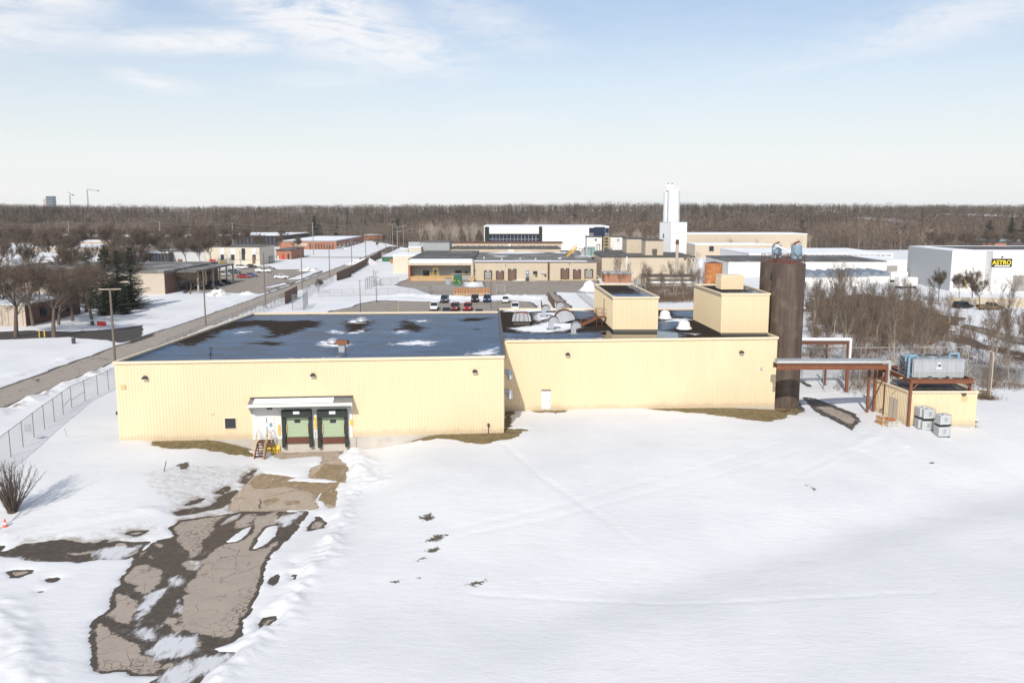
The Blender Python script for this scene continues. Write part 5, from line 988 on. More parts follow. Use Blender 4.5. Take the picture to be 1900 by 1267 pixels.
# boxes and posts around the road
for px, lab in ((73.5, 'left yellow bollard of the pair by the side road'), (83, 'right yellow bollard of the pair by the side road')):
    p = GT(px, 625.5); recenter(tag(MB().tube((p.x, p.y, -.1), (p.x, p.y, 1.15), .12, .12, 12).lathe((p.x, p.y, 1.15), [(.12, 0), (.07, .07)], 12).build('bollard', 'yellow_paint'), lab, 'bollard', 'yellow bollards'))
p = GT(189, 607); o = empty('site_sign', p, 'low red sign board with a white rail beside the tree across the road', 'sign'); MB().box(-.85, -.05, .25, .85, .05, 1.1).build('board', 'red_paint', o, world=False)
for xx in (-.7, .7): MB().tube((xx, 0, -.1), (xx, 0, 1.1), .05, .05, 6).build('post', 'clean_white', o, world=False)
MB().beam((-2.2, 0, 1.35), (.4, 0, 1.3), .12, .12).beam((.4, 0, 1.3), (2.2, .2, .3), .1, .1).build('rail', 'clean_white', o, world=False)
p = GT(137, 639); o = empty('mail_box', p, 'dark green mail box standing in snow beside the road', 'mailbox'); MB().box(-.25, -.2, .15, .25, .2, .95).ext([(-.25, .95), (.25, .95), (.18, 1.08), (-.18, 1.08)], -.2, .2).build('body', 'dark_metal', o, world=False); MB().box(-.2, -.15, -.1, .2, .15, .15).build('base', 'galv_dark', o, world=False)
p = GT(10, 979); o = empty('traffic_cone', p, 'orange traffic cone with a white band at the left margin', 'cone'); MB().lathe((0, 0, .03), [(.17, 0), (.05, .62), (.03, .66)], 16).build('cone', 'orange_plastic', o, world=False); MB().box(-.24, -.24, 0, .24, .24, .04).build('base', 'orange_plastic', o, world=False); MB().lathe((0, 0, .03), [(.128, .25), (.100, .40)], 16).build('band', 'clean_white', o, world=False)
p = GT(304, 877); recenter(tag(MB().tube((p.x, p.y, p.z), (p.x+.22, p.y+.1, p.z+1.0), .035, .035, 6).build('marker_stake', 'dark_metal'), 'leaning dark stake in the snow left of the loading dock', 'stake'))
p = z8(530, 898); recenter(tag(MB().tube((p.x, p.y, 0), (p.x-.25, p.y, 1.0), .02, .02, 6).build('marker_stake', 'pole_grey'), 'thin pale stake leaning in the snow beside the chain link fence', 'stake'))
# ================================================================== VEHICLES
def make_car(kind, col, loc, heading, label, grp=None, snow=False):
    """car local axes: +x forward"""
    o = empty({'sedan': 'parked_car', 'suv': 'parked_suv', 'pickup': 'pickup_truck'}[kind], loc, label, {'sedan': 'car', 'suv': 'car', 'pickup': 'pickup'}[kind], grp, heading)
    if kind == 'sedan': Lh, W_, st = 2.3, .9, [(-2.3, .45, .80, .72), (-2.2, .3, .98, .82), (-1.4, .25, 1.02, .9), (0, .22, .95, .92), (1.0, .22, .93, .9), (1.9, .28, .80, .84), (2.3, .4, .62, .70)]; cab = [(-1.75, 1.0), (-.95, 1.42), (.25, 1.44), (1.1, .95)]; hw = .68
    elif kind == 'suv': Lh, W_, st = 2.3, .93, [(-2.3, .5, 1.02, .82), (-2.2, .35, 1.12, .88), (-1.4, .3, 1.12, .93), (0, .3, 1.08, .95), (1.0, .3, 1.06, .93), (1.9, .35, .98, .88), (2.3, .45, .8, .78)]; cab = [(-2.2, 1.12), (-1.95, 1.70), (.35, 1.72), (1.05, 1.06)]; hw = .74
    else: Lh, W_, st = 2.8, .97, [(-2.8, .6, 1.05, .93), (-2.7, .5, 1.12, .95), (-.7, .45, 1.12, .96), (.3, .42, 1.15, .97), (1.4, .42, 1.15, .95), (2.4, .48, 1.08, .92), (2.8, .55, .92, .85)]; cab = [(-.75, 1.12), (-.55, 1.78), (.75, 1.8), (1.45, 1.14)]; hw = .78
    b = MB(); rings = []
    for (x, z0, z1, w_) in st:
        rings.append([(x, -w_*.9, z0), (x, -w_, (z0+z1)/2), (x, -w_*.93, z1-.06), (x, -w_*.8, z1), (x, w_*.8, z1), (x, w_*.93, z1-.06), (x, w_, (z0+z1)/2), (x, w_*.9, z0)])
    k = 0; n = 8; b.v = [p for r in rings for p in r]
    for i in range(len(rings)-1):
        for j in range(n): jj = (j+1) % n; b.f.append((i*n+j, (i+1)*n+j, (i+1)*n+jj, i*n+jj))
    b.f.append(tuple(range(n))); b.f.append(tuple(range(len(b.v)-1, len(b.v)-n-1, -1)))
    # roof and pillars belong to the body
    (x0, z0), (x1, z1), (x2, z2), (x3, z3) = cab
    b.hexa([(x1, -hw, z1-.02), (x2, -hw, z2-.02), (x2, hw, z2-.02), (x1, hw, z1-.02), (x1+.05, -hw*.94, z1+.05), (x2-.05, -hw*.94, z2+.05), (x2-.05, hw*.94, z2+.05), (x1+.05, hw*.94, z1+.05)])
    for s in (-1, 1):
        for (xa, za, xb_, zb_) in ((x0, z0, x1, z1), (x3, z3, x2, z2)): b.beam((xa, s*(hw+.08), za-.03), (xb_, s*(hw-.02), zb_), .07, .07)
        b.beam(((x1+x2)/2-.1, s*(hw+.09), z0-.03), ((x1+x2)/2-.1, s*(hw-.0), z1), .07, .07)
    if kind == 'pickup':
        for s in (-1, 1): b.box(-2.75, s*.93-.04, 1.1, -.8, s*.93+.04, 1.32)
        b.box(-2.78, -.9, 1.1, -2.68, .9, 1.32)
    b.build('body', col, o, world=False)
    g = MB(); g.hexa([(x0+.03, -hw-.06, z0-.02), (x3-.03, -hw-.06, z3-.02), (x3-.03, hw+.06, z3-.02), (x0+.03, hw+.06, z0-.02), (x1+.02, -hw+.02, z1-.0), (x2-.02, -hw+.02, z2-.0), (x2-.02, hw-.02, z2-.0), (x1+.02, hw-.02, z1-.0)]); g.build('window', 'car_glass', o, world=False)
    for sx_ in (-.62, .60):
        for s in (-1, 1):
            w_ = MB().tube((sx_*Lh, s*(W_-.22), .34), (sx_*Lh, s*(W_+.01), .34), .34, .34, 14).build('wheel', 'tire', o, world=False); MB().tube((sx_*Lh, s*(W_+.0), .34), (sx_*Lh, s*(W_+.025), .34), .2, .2, 10).build('rim', 'rim', w_, world=False)
    for s in (-1, 1):
        MB().box(Lh-.12, s*.6-.17, .62 if kind == 'sedan' else .8, Lh+.01, s*.6+.17, .74 if kind == 'sedan' else .94).build('headlight', 'lamp_glass', o, world=False); MB().box(-Lh-.01, s*.65-.12, .74 if kind == 'sedan' else .9, -Lh+.1, s*.65+.12, .9 if kind == 'sedan' else 1.1).build('taillight', 'tail_red', o, world=False)
    if snow: MB().box(x1+.1, -hw*.85, z1+.04, x2-.1, hw*.85, z1+.13).build('snow_cap', 'snow_plain', o, world=False)
    return o
FR = -math.pi/2
cars = [('suv', 'car_slate', 825, 561, FR, 'dark blue SUV in the back row of the car park, leftmost and nearest the crates'), ('suv', 'car_black', 881, 560, FR, 'black SUV in the back row left of the grey-blue one'), ('suv', 'car_blue', 903.5, 560, FR, 'slate blue car in the back row beside the light mast'), ('sedan', 'car_white', 938, 561, FR, 'white car at the right end of the back row'),
 ('suv', 'car_white', 806, 575, FR, 'white car at the left end of the front row'), ('sedan', 'car_slate', 828.5, 583, FR, 'dark car half hidden by the roof between the white and the maroon cars'), ('suv', 'car_maroon', 844, 576, FR, 'maroon SUV in the front row left of the bright red one'), ('suv', 'car_red', 868, 576, FR, 'bright red SUV in the front row of the car park'),
 ('sedan', 'car_slate', 889, 586, FR, 'dark car right of the red SUV with only its roof showing'), ('sedan', 'car_grey', 930, 584, FR, 'grey car right of the light mast with only its roof showing'), ('suv', 'car_white', 956, 576, FR, 'white SUV with a dark windscreen at the right end of the front row')]
for kd, cl_, px, py, hd, lab in cars: make_car(kd, cl_, G(px, py), hd+rnd.uniform(-.05, .05), lab, 'cars in the car park behind the factory')
for kd, cl_, px, py, hd, lab, sn in [('pickup', 'car_white', 489, 505.8, 0.0, 'white pickup truck crossing the left lot', 0), ('sedan', 'car_white', 522.5, 517, .05, 'lone white car near the road on the left lot', 0), ('sedan', 'car_red', 453, 516, 0.1, 'red car on the left lot in front of a blue one', 0), ('sedan', 'car_blue', 466, 514, 0.1, 'blue car right behind the red one on the left lot', 0),
  ('suv', 'car_slate', 436, 508, 0.1, 'dark blue SUV behind the red car on the left lot', 1), ('suv', 'car_silver', 415, 512, 0.2, 'silver SUV left of the dark blue one', 0), ('suv', 'car_white', 449, 499, 0, 'white SUV in front of the cream building steps', 0), ('sedan', 'car_black', 417, 527, -.1, 'black car nearest the open lot beside the awning', 0), ('sedan', 'car_slate', 401, 530, -.1, 'dark blue car between the black car and the white one', 0),
  ('sedan', 'car_white', 374, 534, -.1, 'snow-covered white car beside the awning of the stone building', 1), ('sedan', 'car_black', 392, 537, -.1, 'black car nearest the snow heap on the left lot', 0), ('sedan', 'car_black', 466, 497, .1, 'black car behind the white pickup', 0), ('suv', 'car_silver', 631, 464, .2, 'silver car beside the blue-roofed brick building', 1), ('suv', 'car_white', 641, 463, .2, 'snowy white car beside the brick building wall', 1)]:
    make_car(kd, cl_, G(px, py), hd, lab, 'cars parked on the left lot', sn)
make_car('pickup', 'car_gold', G(1837, 576), 0.05, 'gold brown pickup truck in front of the tan panel fence'); make_car('suv', 'car_black', G(1786, 573), .3, 'black SUV half hidden by bare trees left of the gold pickup')
for px, py, cl_, lab in ((348, 461, 'car_white', 'white snowy van by the far left dark roofs'), (330, 463, 'car_silver', 'silver car by the far left dark roofs'), (360, 462, 'car_white', 'white car beside the snowy van at the far left')): make_car('suv', cl_, G(px, py), .1, lab, 'cars by the far left roofs', True)
# ================================================================== BUILDINGS
def bld(name, label, px0, px1, ytop, D=None, ybase=None, depth=20, wall='tan_wall', roofm='roof_grey', cat='building', D1=None, over=0., rh=.35, zb=0., snowroof=False, skew=0.):
    if D is None: D = G(950, ybase).y
    D1 = D if D1 is None else D1
    x0 = AT(px0, ytop, D).x; x1 = AT(px1, ytop, D1).x; z = ZAT(ytop, D)
    o = empty(name, ((x0+x1)/2, D, zb), label, cat); d = Vector((x1-x0, D1-D)).normalized(); n = Vector((-d.y, d.x))
    q = [Vector((x0, D)), Vector((x1, D1)), Vector((x1, D1))+n*depth, Vector((x0, D))+n*depth]
    MB().prism([(p.x, p.y) for p in q], zb-1, z-rh).build('wall', wall, o)
    e = over; c = sum(q, Vector((0, 0)))/4; q2 = [p+(p-c).normalized()*(e+.12) for p in q]
    MB().prism([(p.x, p.y) for p in q2], z-rh, z).build('roof', roofm, o)
    o['_w'] = (o.location.x, o.location.y, o.location.z)
    return o, q, z
def f2(b, px0, py0, px1, py1, name, mt, o1=.12, o0=0., side=0, par=None, label=None):
    o, q, z = b; P0, P1 = (q[0], q[1]) if side == 0 else (q[1], q[2]) if side == 1 else (q[3], q[0])
    u0, u1, z0, z1 = wrect(P0, P1, px0, py0, px1, py1); r_ = wbox(P0, P1, min(u0, u1), max(u0, u1), max(z0, o.location.z), z1, o0, o1).build(name, mt, par or o, world=par is None)
    if par is not None: r_.data.transform(Matrix.Translation(-Vector(o.location)))
    if label: r_['label'] = label
    return r_
# --- central dock building
b = bld('dock_warehouse', 'long beige warehouse with seven dark dock doors facing the yard', 877.5, 1107, 485.5, ybase=520.5, depth=78, wall='tan_wall', roofm='roof_grey')
DW = b
for (x0, y0, x1, y1, mt) in ((900, 504, 911, 517, 'grey_door'), (922, 504.5, 933, 518, 'brown_door'), (944.5, 501, 956, 519, 'brown_door'), (1042, 500, 1054, 517, 'brown_door'), (1065, 502, 1075.5, 517, 'brown_door'), (1086.5, 501.5, 1098, 515, 'grey_door')):
    fr = f2(b, x0-2, y0-2.2, x1+2, y1, 'dock_frame', 'dark_metal', .35); f2(b, x0, y0, x1, y1, 'dock_door', mt, .38, .345, par=fr); f2(b, (x0+x1)/2-1.5, y0-2, (x0+x1)/2+1.5, y0-.6, 'number_plate', 'clean_white', .42, .35, par=fr)
    for xx in (x0-3.2, x1+2.4): f2(b, xx, y1-2, xx+.9, y1+2.5, 'guard_post', 'yellow_paint', .9, .6)
dd = f2(b, 976, 502, 981.5, 515.5, 'door', 'blue_door', .15); f2(b, 977.5, 504, 980, 507, 'door_window', 'clean_white', .17, .15, par=dd)
w1 = f2(b, 989, 503, 997, 508, 'window', 'glass_dark', .1); f2(b, 988.4, 508, 997.6, 508.8, 'sill', 'dark_flashing', .2, par=w1); w2 = f2(b, 1005, 503, 1013, 508, 'window', 'grey_white_wall', .1); f2(b, 1004.4, 508, 1013.6, 508.8, 'sill', 'dark_flashing', .2, par=w2)
for xx in (993, 1010): f2(b, xx, 510, xx+3.5, 512.5, 'vent_box', 'dark_metal', .3)
f2(b, 1016.2, 487, 1019.4, 520.5, 'downpipe', 'rust_dark', .3)
f2(b, 937, 491.5, 938.5, 492.6, 'wall_lamp', 'dark_metal', .4); f2(b, 1056, 488.5, 1057.5, 489.6, 'wall_lamp', 'dark_metal', .4); f2(b, 881, 501, 882.3, 502.3, 'wall_lamp', 'dark_metal', .4)
x0, x1, z = b[1][0].x, b[1][1].x, b[2]; y0 = b[1][0].y
s_o = MB().hexa([(x0+.3, y0+.3, z+.01), (x1-3, y0+.3, z+.01), (x1-4, y0+3.4, z+.01), (x0+.3, y0+4.5, z+.01), (x0+.4, y0+.5, z+.15), (x1-3, y0+.5, z+.15), (x1-4, y0+3, z+.15), (x0+.4, y0+4, z+.15)]).build('snow_strip', 'snow_plain', b[0])
for (ax, ay, wx, wy) in ((3, 52, 22, 10), (34, 30, 12, 7), (28, 56, 9, 5), (6, 30, 5, 3)): MB().prism([(x0+ax, y0+ay), (x0+ax+wx*.6, y0+ay-1), (x0+ax+wx, y0+ay+wy*.3), (x0+ax+wx*.7, y0+ay+wy), (x0+ax+wx*.2, y0+ay+wy*.8)], z-.01, z+.07).build('snow_strip', 'snow_plain', b[0])
st_ = empty('yard_stair', (G(987, 521).x, G(987, 521).y, 0), 'small pale stair leading to the blue door of the beige warehouse', 'stairs'); y_ = G(987, 521).y
mb = MB(); 
for k in range(5): mb.box(G(981, 520).x+.1+k*.42, y_-1.3, 0, G(981, 520).x+.5+k*.42, y_-.2, 1.05-.2*k)
mb.build('step', 'stone_pale', st_); MB().path([(G(976, 520).x, y_-1.3, 1.1), (G(976, 520).x, y_-1.3, 2.0), (G(982, 520).x, y_-1.3, 2.0), (G(996, 520).x, y_-1.3, .9)], .05).build('handrail', 'yellow_stair', st_); MB().box(G(975, 520).x, y_-1.3, 0, G(981, 520).x+.1, y_-.2, 1.05).build('landing', 'dark_metal', st_)
# roof items on central building
k = 0
for (ax, ay, s1, s2, hh, mt, lab) in ((33, 44, 1.5, 1.5, 1.2, 'dark_metal', 'dark square roof unit in the middle of the beige warehouse roof'), (12, 62, 2.2, 1.6, .9, 'white_wall', 'white low roof unit towards the back of the beige warehouse roof'), (24, 66, 2.4, 1.6, .9, 'white_wall', 'white low roof unit right of the other near the back of the roof'), (3, 14, .4, .4, .7, 'clean_white', 'small white roof stub at the front left of the beige warehouse'), (9, 8, .4, .4, .6, 'clean_white', 'second small white roof stub near the front snow strip'), (15, 10, .4, .4, .6, 'clean_white', 'third small white roof stub near the front snow strip'), (20, 9, .4, .4, .6, 'clean_white', 'fourth small white roof stub in the middle of the front'), (28, 12, 1.0, .6, .5, 'clean_white', 'flat white roof stub right of the small ones')):
    o = empty('roof_unit', (x0+ax, y0+ay, z), lab, 'roof unit'); MB().box(-s1/2, -s2/2, .15, s1/2, s2/2, hh).build('casing', mt, o, world=False); MB().box(-s1/2+.05, -s2/2+.05, 0, s1/2-.05, s2/2-.05, .15).build('base', 'dark_metal', o, world=False)
p = G(1080, 520); o = empty('yellow_stairway', (x0+31.5, y0+28, z), 'yellow steel stairs crossing the roof beside the teal machinery', 'stairs'); mb = MB()
for yy in (0, 1.2, 2.8, 4): mb.beam((0, yy, .1), (3.6, yy+.6, 3.2), .12, .3); mb.beam((0, yy, 1.1), (3.6, yy+.6, 4.2), .08, .08)
for k in range(7): mb.box(.4+.5*k, 0, .4+.43*k, .8+.5*k, 1.2, .5+.43*k)
mb.build('stringer', 'yellow_stair', o, world=False)
o = empty('roof_machinery', (x0+39, y0+32, z), 'teal grey machinery with pipes on the roof behind the last dock door', 'machinery'); mb = MB(); mb.box(0, 0, 0, 2.6, 2, 3.2); mb.build('cabinet', 'teal_machine', o, world=False); mb = MB().tube((-1.6, 1, 0), (-1.6, 1, 1.8), .9, .9, 12).lathe((-1.6, 1, 1.8), [(.9, 0), (.2, .6)], 12); mb.build('vessel', 'grey_panel', o, world=False)
mb = MB().path([(-3, 0, 0), (-3, 0, 2.6), (1, 0, 2.8), (1, -1, 2.8), (1, -1, 0)], .12).path([(3.2, 0, 0), (3.2, 0, 4), (4.2, .4, 4), (4.2, .4, 0)], .15); mb.build('pipe', 'galv_dark', o, world=False)
# --- canopy dock
b = bld('canopy_dock', 'low loading dock building with a deep snow-topped canopy over a dark recess', 758, 877, 480, D=275, depth=55, wall='grey_panel', roofm='roof_dark')
cyf = G(800, 521.5).y; zt_, zc_ = ZAT(484, cyf), ZAT(492.5, cyf); xa, xb_ = AT(757, 490, cyf).x, AT(877, 490, cyf).x
MB().hexa([(xa, cyf, zc_), (xb_, cyf, zc_), (xb_, 275, zc_+.6), (xa, 275, zc_+.6), (xa, cyf, zt_-.25), (xb_, cyf, zt_-.25), (xb_, 275, zt_+.25), (xa, 275, zt_+.25)]).build('canopy', 'tan_wall', b[0])
MB().hexa([(xa+.3, cyf-.02, zc_+.75), (xb_-.3, cyf-.02, zc_+.75), (xb_-.3, 274, zt_+.2), (xa+.3, 274, zt_+.2), (xa+.3, cyf-.02, zt_-.1), (xb_-.3, cyf-.02, zt_-.1), (xb_-.3, 274, zt_+.42), (xa+.3, 274, zt_+.42)]).build('snow_layer', 'snow_plain', b[0])
zp = ZAT(513.5, cyf+.5); MB().box(xa+.6, cyf+.4, -.2, xb_-5, 275, zp).build('platform', 'crate_wood_pale', b[0]); MB().box(xa+.6, cyf+.3, zp-.02, xb_-5, cyf+.6, zp+.12).build('edge_strip', 'yellow_paint', b[0]); MB().box(xa, cyf+.1, -.2, xa+.6, 276, zc_).build('end_wall', 'brick_orange', b[0]); MB().box(xb_-.6, cyf+.1, -.2, xb_+.2, 276, zt_).build('end_wall', 'tan_wall', b[0])
for (x0_, y0_, x1_, y1_, mt, nm) in ((785, 502, 797, 515.5, 'sign_black', 'doorway'), (844.5, 502, 856, 511, 'sign_black', 'doorway'), (862.5, 503, 868, 509, 'sign_black', 'window'), (804, 503, 809, 509, 'dark_metal', 'window')): f2(b, x0_, y0_, x1_, y1_, nm, mt, .1)
mb = MB(); pa, pb = G(804, 516).x, G(820, 516).x
for zz in (zp+.55, zp+1.1): mb.tube((pa, cyf+.4, zz), (pb, cyf+.4, zz), .06, .06, 5)
for xx in (pa, (pa*2+pb)/3, pb): mb.tube((xx, cyf+.4, 0), (xx, cyf+.4, zp+1.1), .06, .06, 5)
mb.path([(pa+1.1, cyf+.4, zp+1), (pa+1.1, cyf+.4, zp+2.6), (pb-.3, cyf+.4, zp+2.6), (pb-.3, cyf+.4, zp+.5)], .07, 5); mb.build('railing', 'yellow_paint', b[0])
mb = MB(); pa, pb = G(840, 516).x, G(876, 516).x
for zz in (zp+.4, zp+.95): mb.tube((pa, cyf+.3, zz), (pb, cyf+.3, zz), .07, .07, 5)
mb.build('railing', 'tan_paint', b[0])
# --- centre right blocks
b = bld('plant_building', 'long tan plant building right of the dock warehouse with dark grey flat roof', 1117, 1290, 476, D=276, depth=70, wall='tan_wall', roofm='roof_dark')
f2(b, 1150, 479, 1151.5, 502, 'downpipe', 'pole_grey', .2); f2(b, 1162, 476, 1163.5, 500, 'downpipe', 'clean_white', .3); f2(b, 1139, 497, 1140.5, 499, 'wall_lamp', 'dark_metal', .3); f2(b, 1269, 478, 1273, 482, 'louver', 'rust_dark', .2); f2(b, 1275, 476, 1278, 508, 'downpipe', 'pole_grey', .25); f2(b, 1280, 500, 1285, 508, 'blue_panel', 'pale_blue', .3); f2(b, 1285, 481, 1287, 483.5, 'wall_lamp', 'dark_metal', .3)
b = bld('low_outbuilding', 'low tan outbuilding with a brown roof and pipes in front of the plant building', 1197, 1290, 512, D=255, depth=8, wall='tan_wall', roofm='roof_dark'); f2(b, 1200, 517, 1288, 518.5, 'pipe_rack', 'galv_dark', 1.); f2(b, 1200, 522, 1288, 525, 'pipe_rack', 'clean_white', .6)
b = bld('low_annex', 'low brown-roofed annex in front of the bare bushes beside the dock warehouse', 1122, 1172, 506, D=262, depth=8, wall='brick_orange', roofm='grey_panel', over=.4)
b = bld('stained_tower', 'tall tan blank block with a dark stain, standing left of the white tower', 1198, 1231, 445, D=284, depth=9, wall='tan_wall', roofm='roof_dark'); f2(b, 1210, 462, 1219, 470, 'rust_stain_plate', 'bark', .15); f2(b, 1211, 468, 1218, 486, 'stair_ladder', 'bark', .3)
bld('tan_upper_block', 'tan upper block with brown door set behind the stained tower', 1163, 1200, 442, D=298, depth=12, wall='tan_wall', roofm='roof_dark'); bb = bld('white_roof_cabin', 'white roof cabin with a dark top between the yellow stair and the tan block', 1132, 1159, 438.5, D=322, depth=7, wall='white_wall', roofm='roof_dark'); f2(bb, 1145, 443, 1149, 448, 'window', 'grey_panel', .1)
bb = bld('white_roof_cabin', 'white roof cabin in front of the black glass corner', 1089, 1117, 438.5, D=318, depth=7, wall='white_wall', roofm='roof_dark'); f2(bb, 1104, 443.5, 1107, 447, 'window', 'glass_dark', .1)
o = empty('yellow_ladder_tower', (AT(1126, 450, 316).x, 316, 0), 'small yellow stair tower between the two white roof cabins', 'stairs'); mb = MB(); xx = AT(1126, 450, 316).x; z0_, z1_2 = ZAT(458, 316), ZAT(441, 316)
for k in range(4): zz = z0_+(z1_2-z0_)*k/3; mb.box(xx-1.3, 315.2, zz, xx+1.3, 316.6, zz+.25)
for sx_ in (-1.2, 1.2): mb.beam((xx+sx_, 315.3, 0), (xx+sx_, 315.3, z1_2+.3), .18, .18)
mb.build('platform', 'yellow_stair', o)
# white tower with silos
D = 305; xc = AT(1245, 440, D).x; xl = AT(1226, 440, D+2.9).x; xr = AT(1274, 440, D+1.2).x; zt = ZAT(413, D)
o = empty('silo_tower', (xc, D, 0), 'bright white tower carrying a pair of tall white silos', 'tower'); q = [(xc, D), (xr, D+1.0), (xr-1.3, D+6.5), (xl, D+5.5)]
MB().prism(q, -1, zt).build('wall', 'clean_white', o); MB().prism([(p[0]+(p[0]-xc-1)*.02, p[1]) for p in q], zt, zt+.15).build('roof', 'grey_panel', o)
mb = MB()
for k in range(1, 5): wbox(q[0], q[1], .0, 5.0, zt*k/5-.06, zt*k/5+.06, 0, .04, mb)
mb.build('panel_joint', 'grey_white_wall', o)
mb = MB(); wbox(q[3], q[0], 2.0, 2.5, zt-5.5, zt-4.0, 0, .1, mb); mb.build('louver', 'dark_metal', o)
zs0, zs1 = zt, ZAT(353, D+2); xs0, xs1 = AT(1239, 380, D+2).x, AT(1262, 380, D+2).x; r_ = (xs1-xs0)/2
MB().lathe(((xs0+xs1)/2, D+3, zs0), [(r_*1.04, 0), (r_*1.04, 2.5), (r_, 2.6), (r_, zs1-zs0), (r_*.8, zs1-zs0+.3)], 28).build('silo', 'clean_white', o)
xs2, xs3 = AT(1231.5, 380, D+4).x, AT(1246, 380, D+4).x; r2_ = (xs3-xs2)/2+.4; MB().lathe((xs2+r2_, D+4.6, zs0), [(r2_, 0), (r2_, zs1-zs0-.6), (r2_*.8, zs1-zs0-.2)], 24).build('silo', 'clean_white', o)
zs2 = ZAT(342, D+3); 
for px in (1239, 1247): xx = AT(px, 350, D+3).x; f_ = MB().lathe((xx, D+3, zs1), [(.75, 0), (.75, zs2-zs1-.3), (.5, zs2-zs1)], 14).build('filter', 'clean_white', o); fq = MB().box(xx-.2, D+2.8, zs2, xx+.2, D+3.2, zs2+.35).build('cap', 'dark_metal', f_, world=False); fq.data.transform(Matrix.Translation(-Vector(o.location)))
mb = MB(); xx = (xs0+xs1)/2
for k in range(10): t = 2*math.pi*k/10; t2 = 2*math.pi*(k+1)/10; mb.tube((xx+r_*math.cos(t), D+3+r_*math.sin(t), zs1), (xx+r_*math.cos(t), D+3+r_*math.sin(t), zs1+1.1), .04, .04, 4).tube((xx+r_*math.cos(t), D+3+r_*math.sin(t), zs1+1.1), (xx+r_*math.cos(t2), D+3+r_*math.sin(t2), zs1+1.1), .04, .04, 4)
mb.build('railing', 'clean_white', o); MB().tube((xs0-.1, D+1.6, zs0), (xs0-.1, D+1.6, zs1), .1, .1, 6).build('pipe', 'grey_panel', o)
p = AT(1256, 480, 262); zt = ZAT(445, 262); o = empty('chimney_stack', (p.x, 262, 0), 'thin grey chimney stack with a dark rusty top in front of the white tower', 'chimney'); MB().tube((0, 0, 0), (0, 0, zt-1.4), .48, .45, 14).build('flue', 'stone_pale', o, world=False); MB().tube((0, 0, zt-1.4), (0, 0, zt), .5, .5, 14).build('top', 'rust_dark', o, world=False)
p = AT(1300.5, 500, 256); zt = ZAT(482, 256); o = empty('white_tank', (p.x, 256, 0), 'slim tall white tank beside the rusty orange tank', 'tank'); MB().lathe((0, 0, 0), [(.85, 0), (.85, zt-.5), (.5, zt-.1), (.1, zt)], 18).build('shell', 'clean_white', o, world=False); MB().tube((.95, -.3, 0), (.95, -.3, zt-.3), .08, .08, 6).build('pipe', 'grey_panel', o, world=False)
p = AT(1324, 500, 252); zt = ZAT(488, 252); o = empty('rusty_tank', (p.x, 252, 0), 'round tank streaked with bright orange rust', 'tank'); MB().lathe((0, 0, 0), [(2.5, 0), (2.5, zt-.3), (2.55, zt-.28), (2.55, zt)], 32).build('shell', 'rust_orange', o, world=False); MB().lathe((0, 0, zt), [(2.4, 0), (.1, .5)], 24).build('roof', 'rust_dark', o, world=False)
# white office with black glass
b = bld('white_office', 'long white modern building with black glass front before the far wood', 898, 1130, 419.5, D=398, depth=40, wall='white_wall', roofm='clean_white')
f2(b, 899.5, 421, 907.5, 480, 'black_frame', 'sign_black', .5); f2(b, 1000, 420.5, 1005.5, 480, 'black_frame', 'sign_black', .6); f2(b, 907, 434, 1001, 436.5, 'shadow_band', 'sign_black', .4)
g = f2(b, 907, 436.5, 1001, 470, 'curtain_wall', 'glass_blue', .15)
for i in range(15): xx = 907+94*i/14; f2(b, xx-.22, 436.5, xx+.22, 470, 'mullion', 'grey_white_wall', .25, .15, par=g)
for yy in (444, 452, 460): f2(b, 907, yy-.25, 1001, yy+.25, 'transom', 'grey_white_wall', .27, .15, par=g)
f2(b, 1093, 423, 1101, 446, 'corner_window', 'glass_blue', .2); f2(b, 1101.5, 421.5, 1122, 460, 'corner_window', 'glass_blue', .25); f2(b, 1123, 423, 1129, 460, 'corner_window', 'glass_blue', .2)
for yy in (433.5, 437): f2(b, 1093, yy-.35, 1101, yy+.35, 'transom', 'white_wall', .3); f2(b, 1123, yy-.35, 1129, yy+.35, 'transom', 'white_wall', .3)
b = bld('low_office', 'low tan building with a row of small dark windows below the white modern building', 838, 1042, 450, D=358, depth=12, wall='tan_wall', roofm='rust_dark', over=.6)
for i, xx in enumerate((849, 856, 867, 878, 889, 898, 906, 924, 931, 948, 962, 970, 984, 990, 1001, 1007, 1014, 1020, 1030)):
    w_ = f2(b, xx, 455.5, xx+1.9, 459, 'window', 'glass_dark', .1); f2(b, xx-.3, 459, xx+2.2, 459.5, 'sill', 'clean_white', .2, par=w_)
f2(b, 943, 453, 948, 460, 'door', 'clean_white', .15)
b = bld('mid_wing', 'low dark-roofed wing between the long tan office and the dock warehouse', 836, 1040, 461, D=335, depth=22, wall='tan_wall', roofm='roof_dark')
bld('yellow_wing', 'small yellowish wing with a flat roof left of the warehouse roof', 834, 876, 468, D=315, depth=14, wall='cream_block', roofm='roof_grey')
b = bld('metal_sided_block', 'grey weathered metal-sided block behind the canopy dock', 780, 834, 448.5, D=335, depth=14, wall='grey_panel', roofm='dark_flashing'); f2(b, 758, 449, 780, 466, 'side_panel', 'grey_panel', .3)
b = bld('metal_side_annex', 'small pale annex left of the grey metal-sided block', 758, 781, 458, D=330, depth=10, wall='cream_block', roofm='roof_snow'); bld('low_front_wing', 'low cream wing with snowy roof behind the canopy dock', 729, 834, 473.5, D=305, depth=22, wall='cream_block', roofm='roof_snow')
b = bld('small_kiosk', 'tiny grey-white kiosk at the left end of the cream wing', 744, 757, 461, D=345, depth=3, wall='grey_white_wall', roofm='roof_snow')
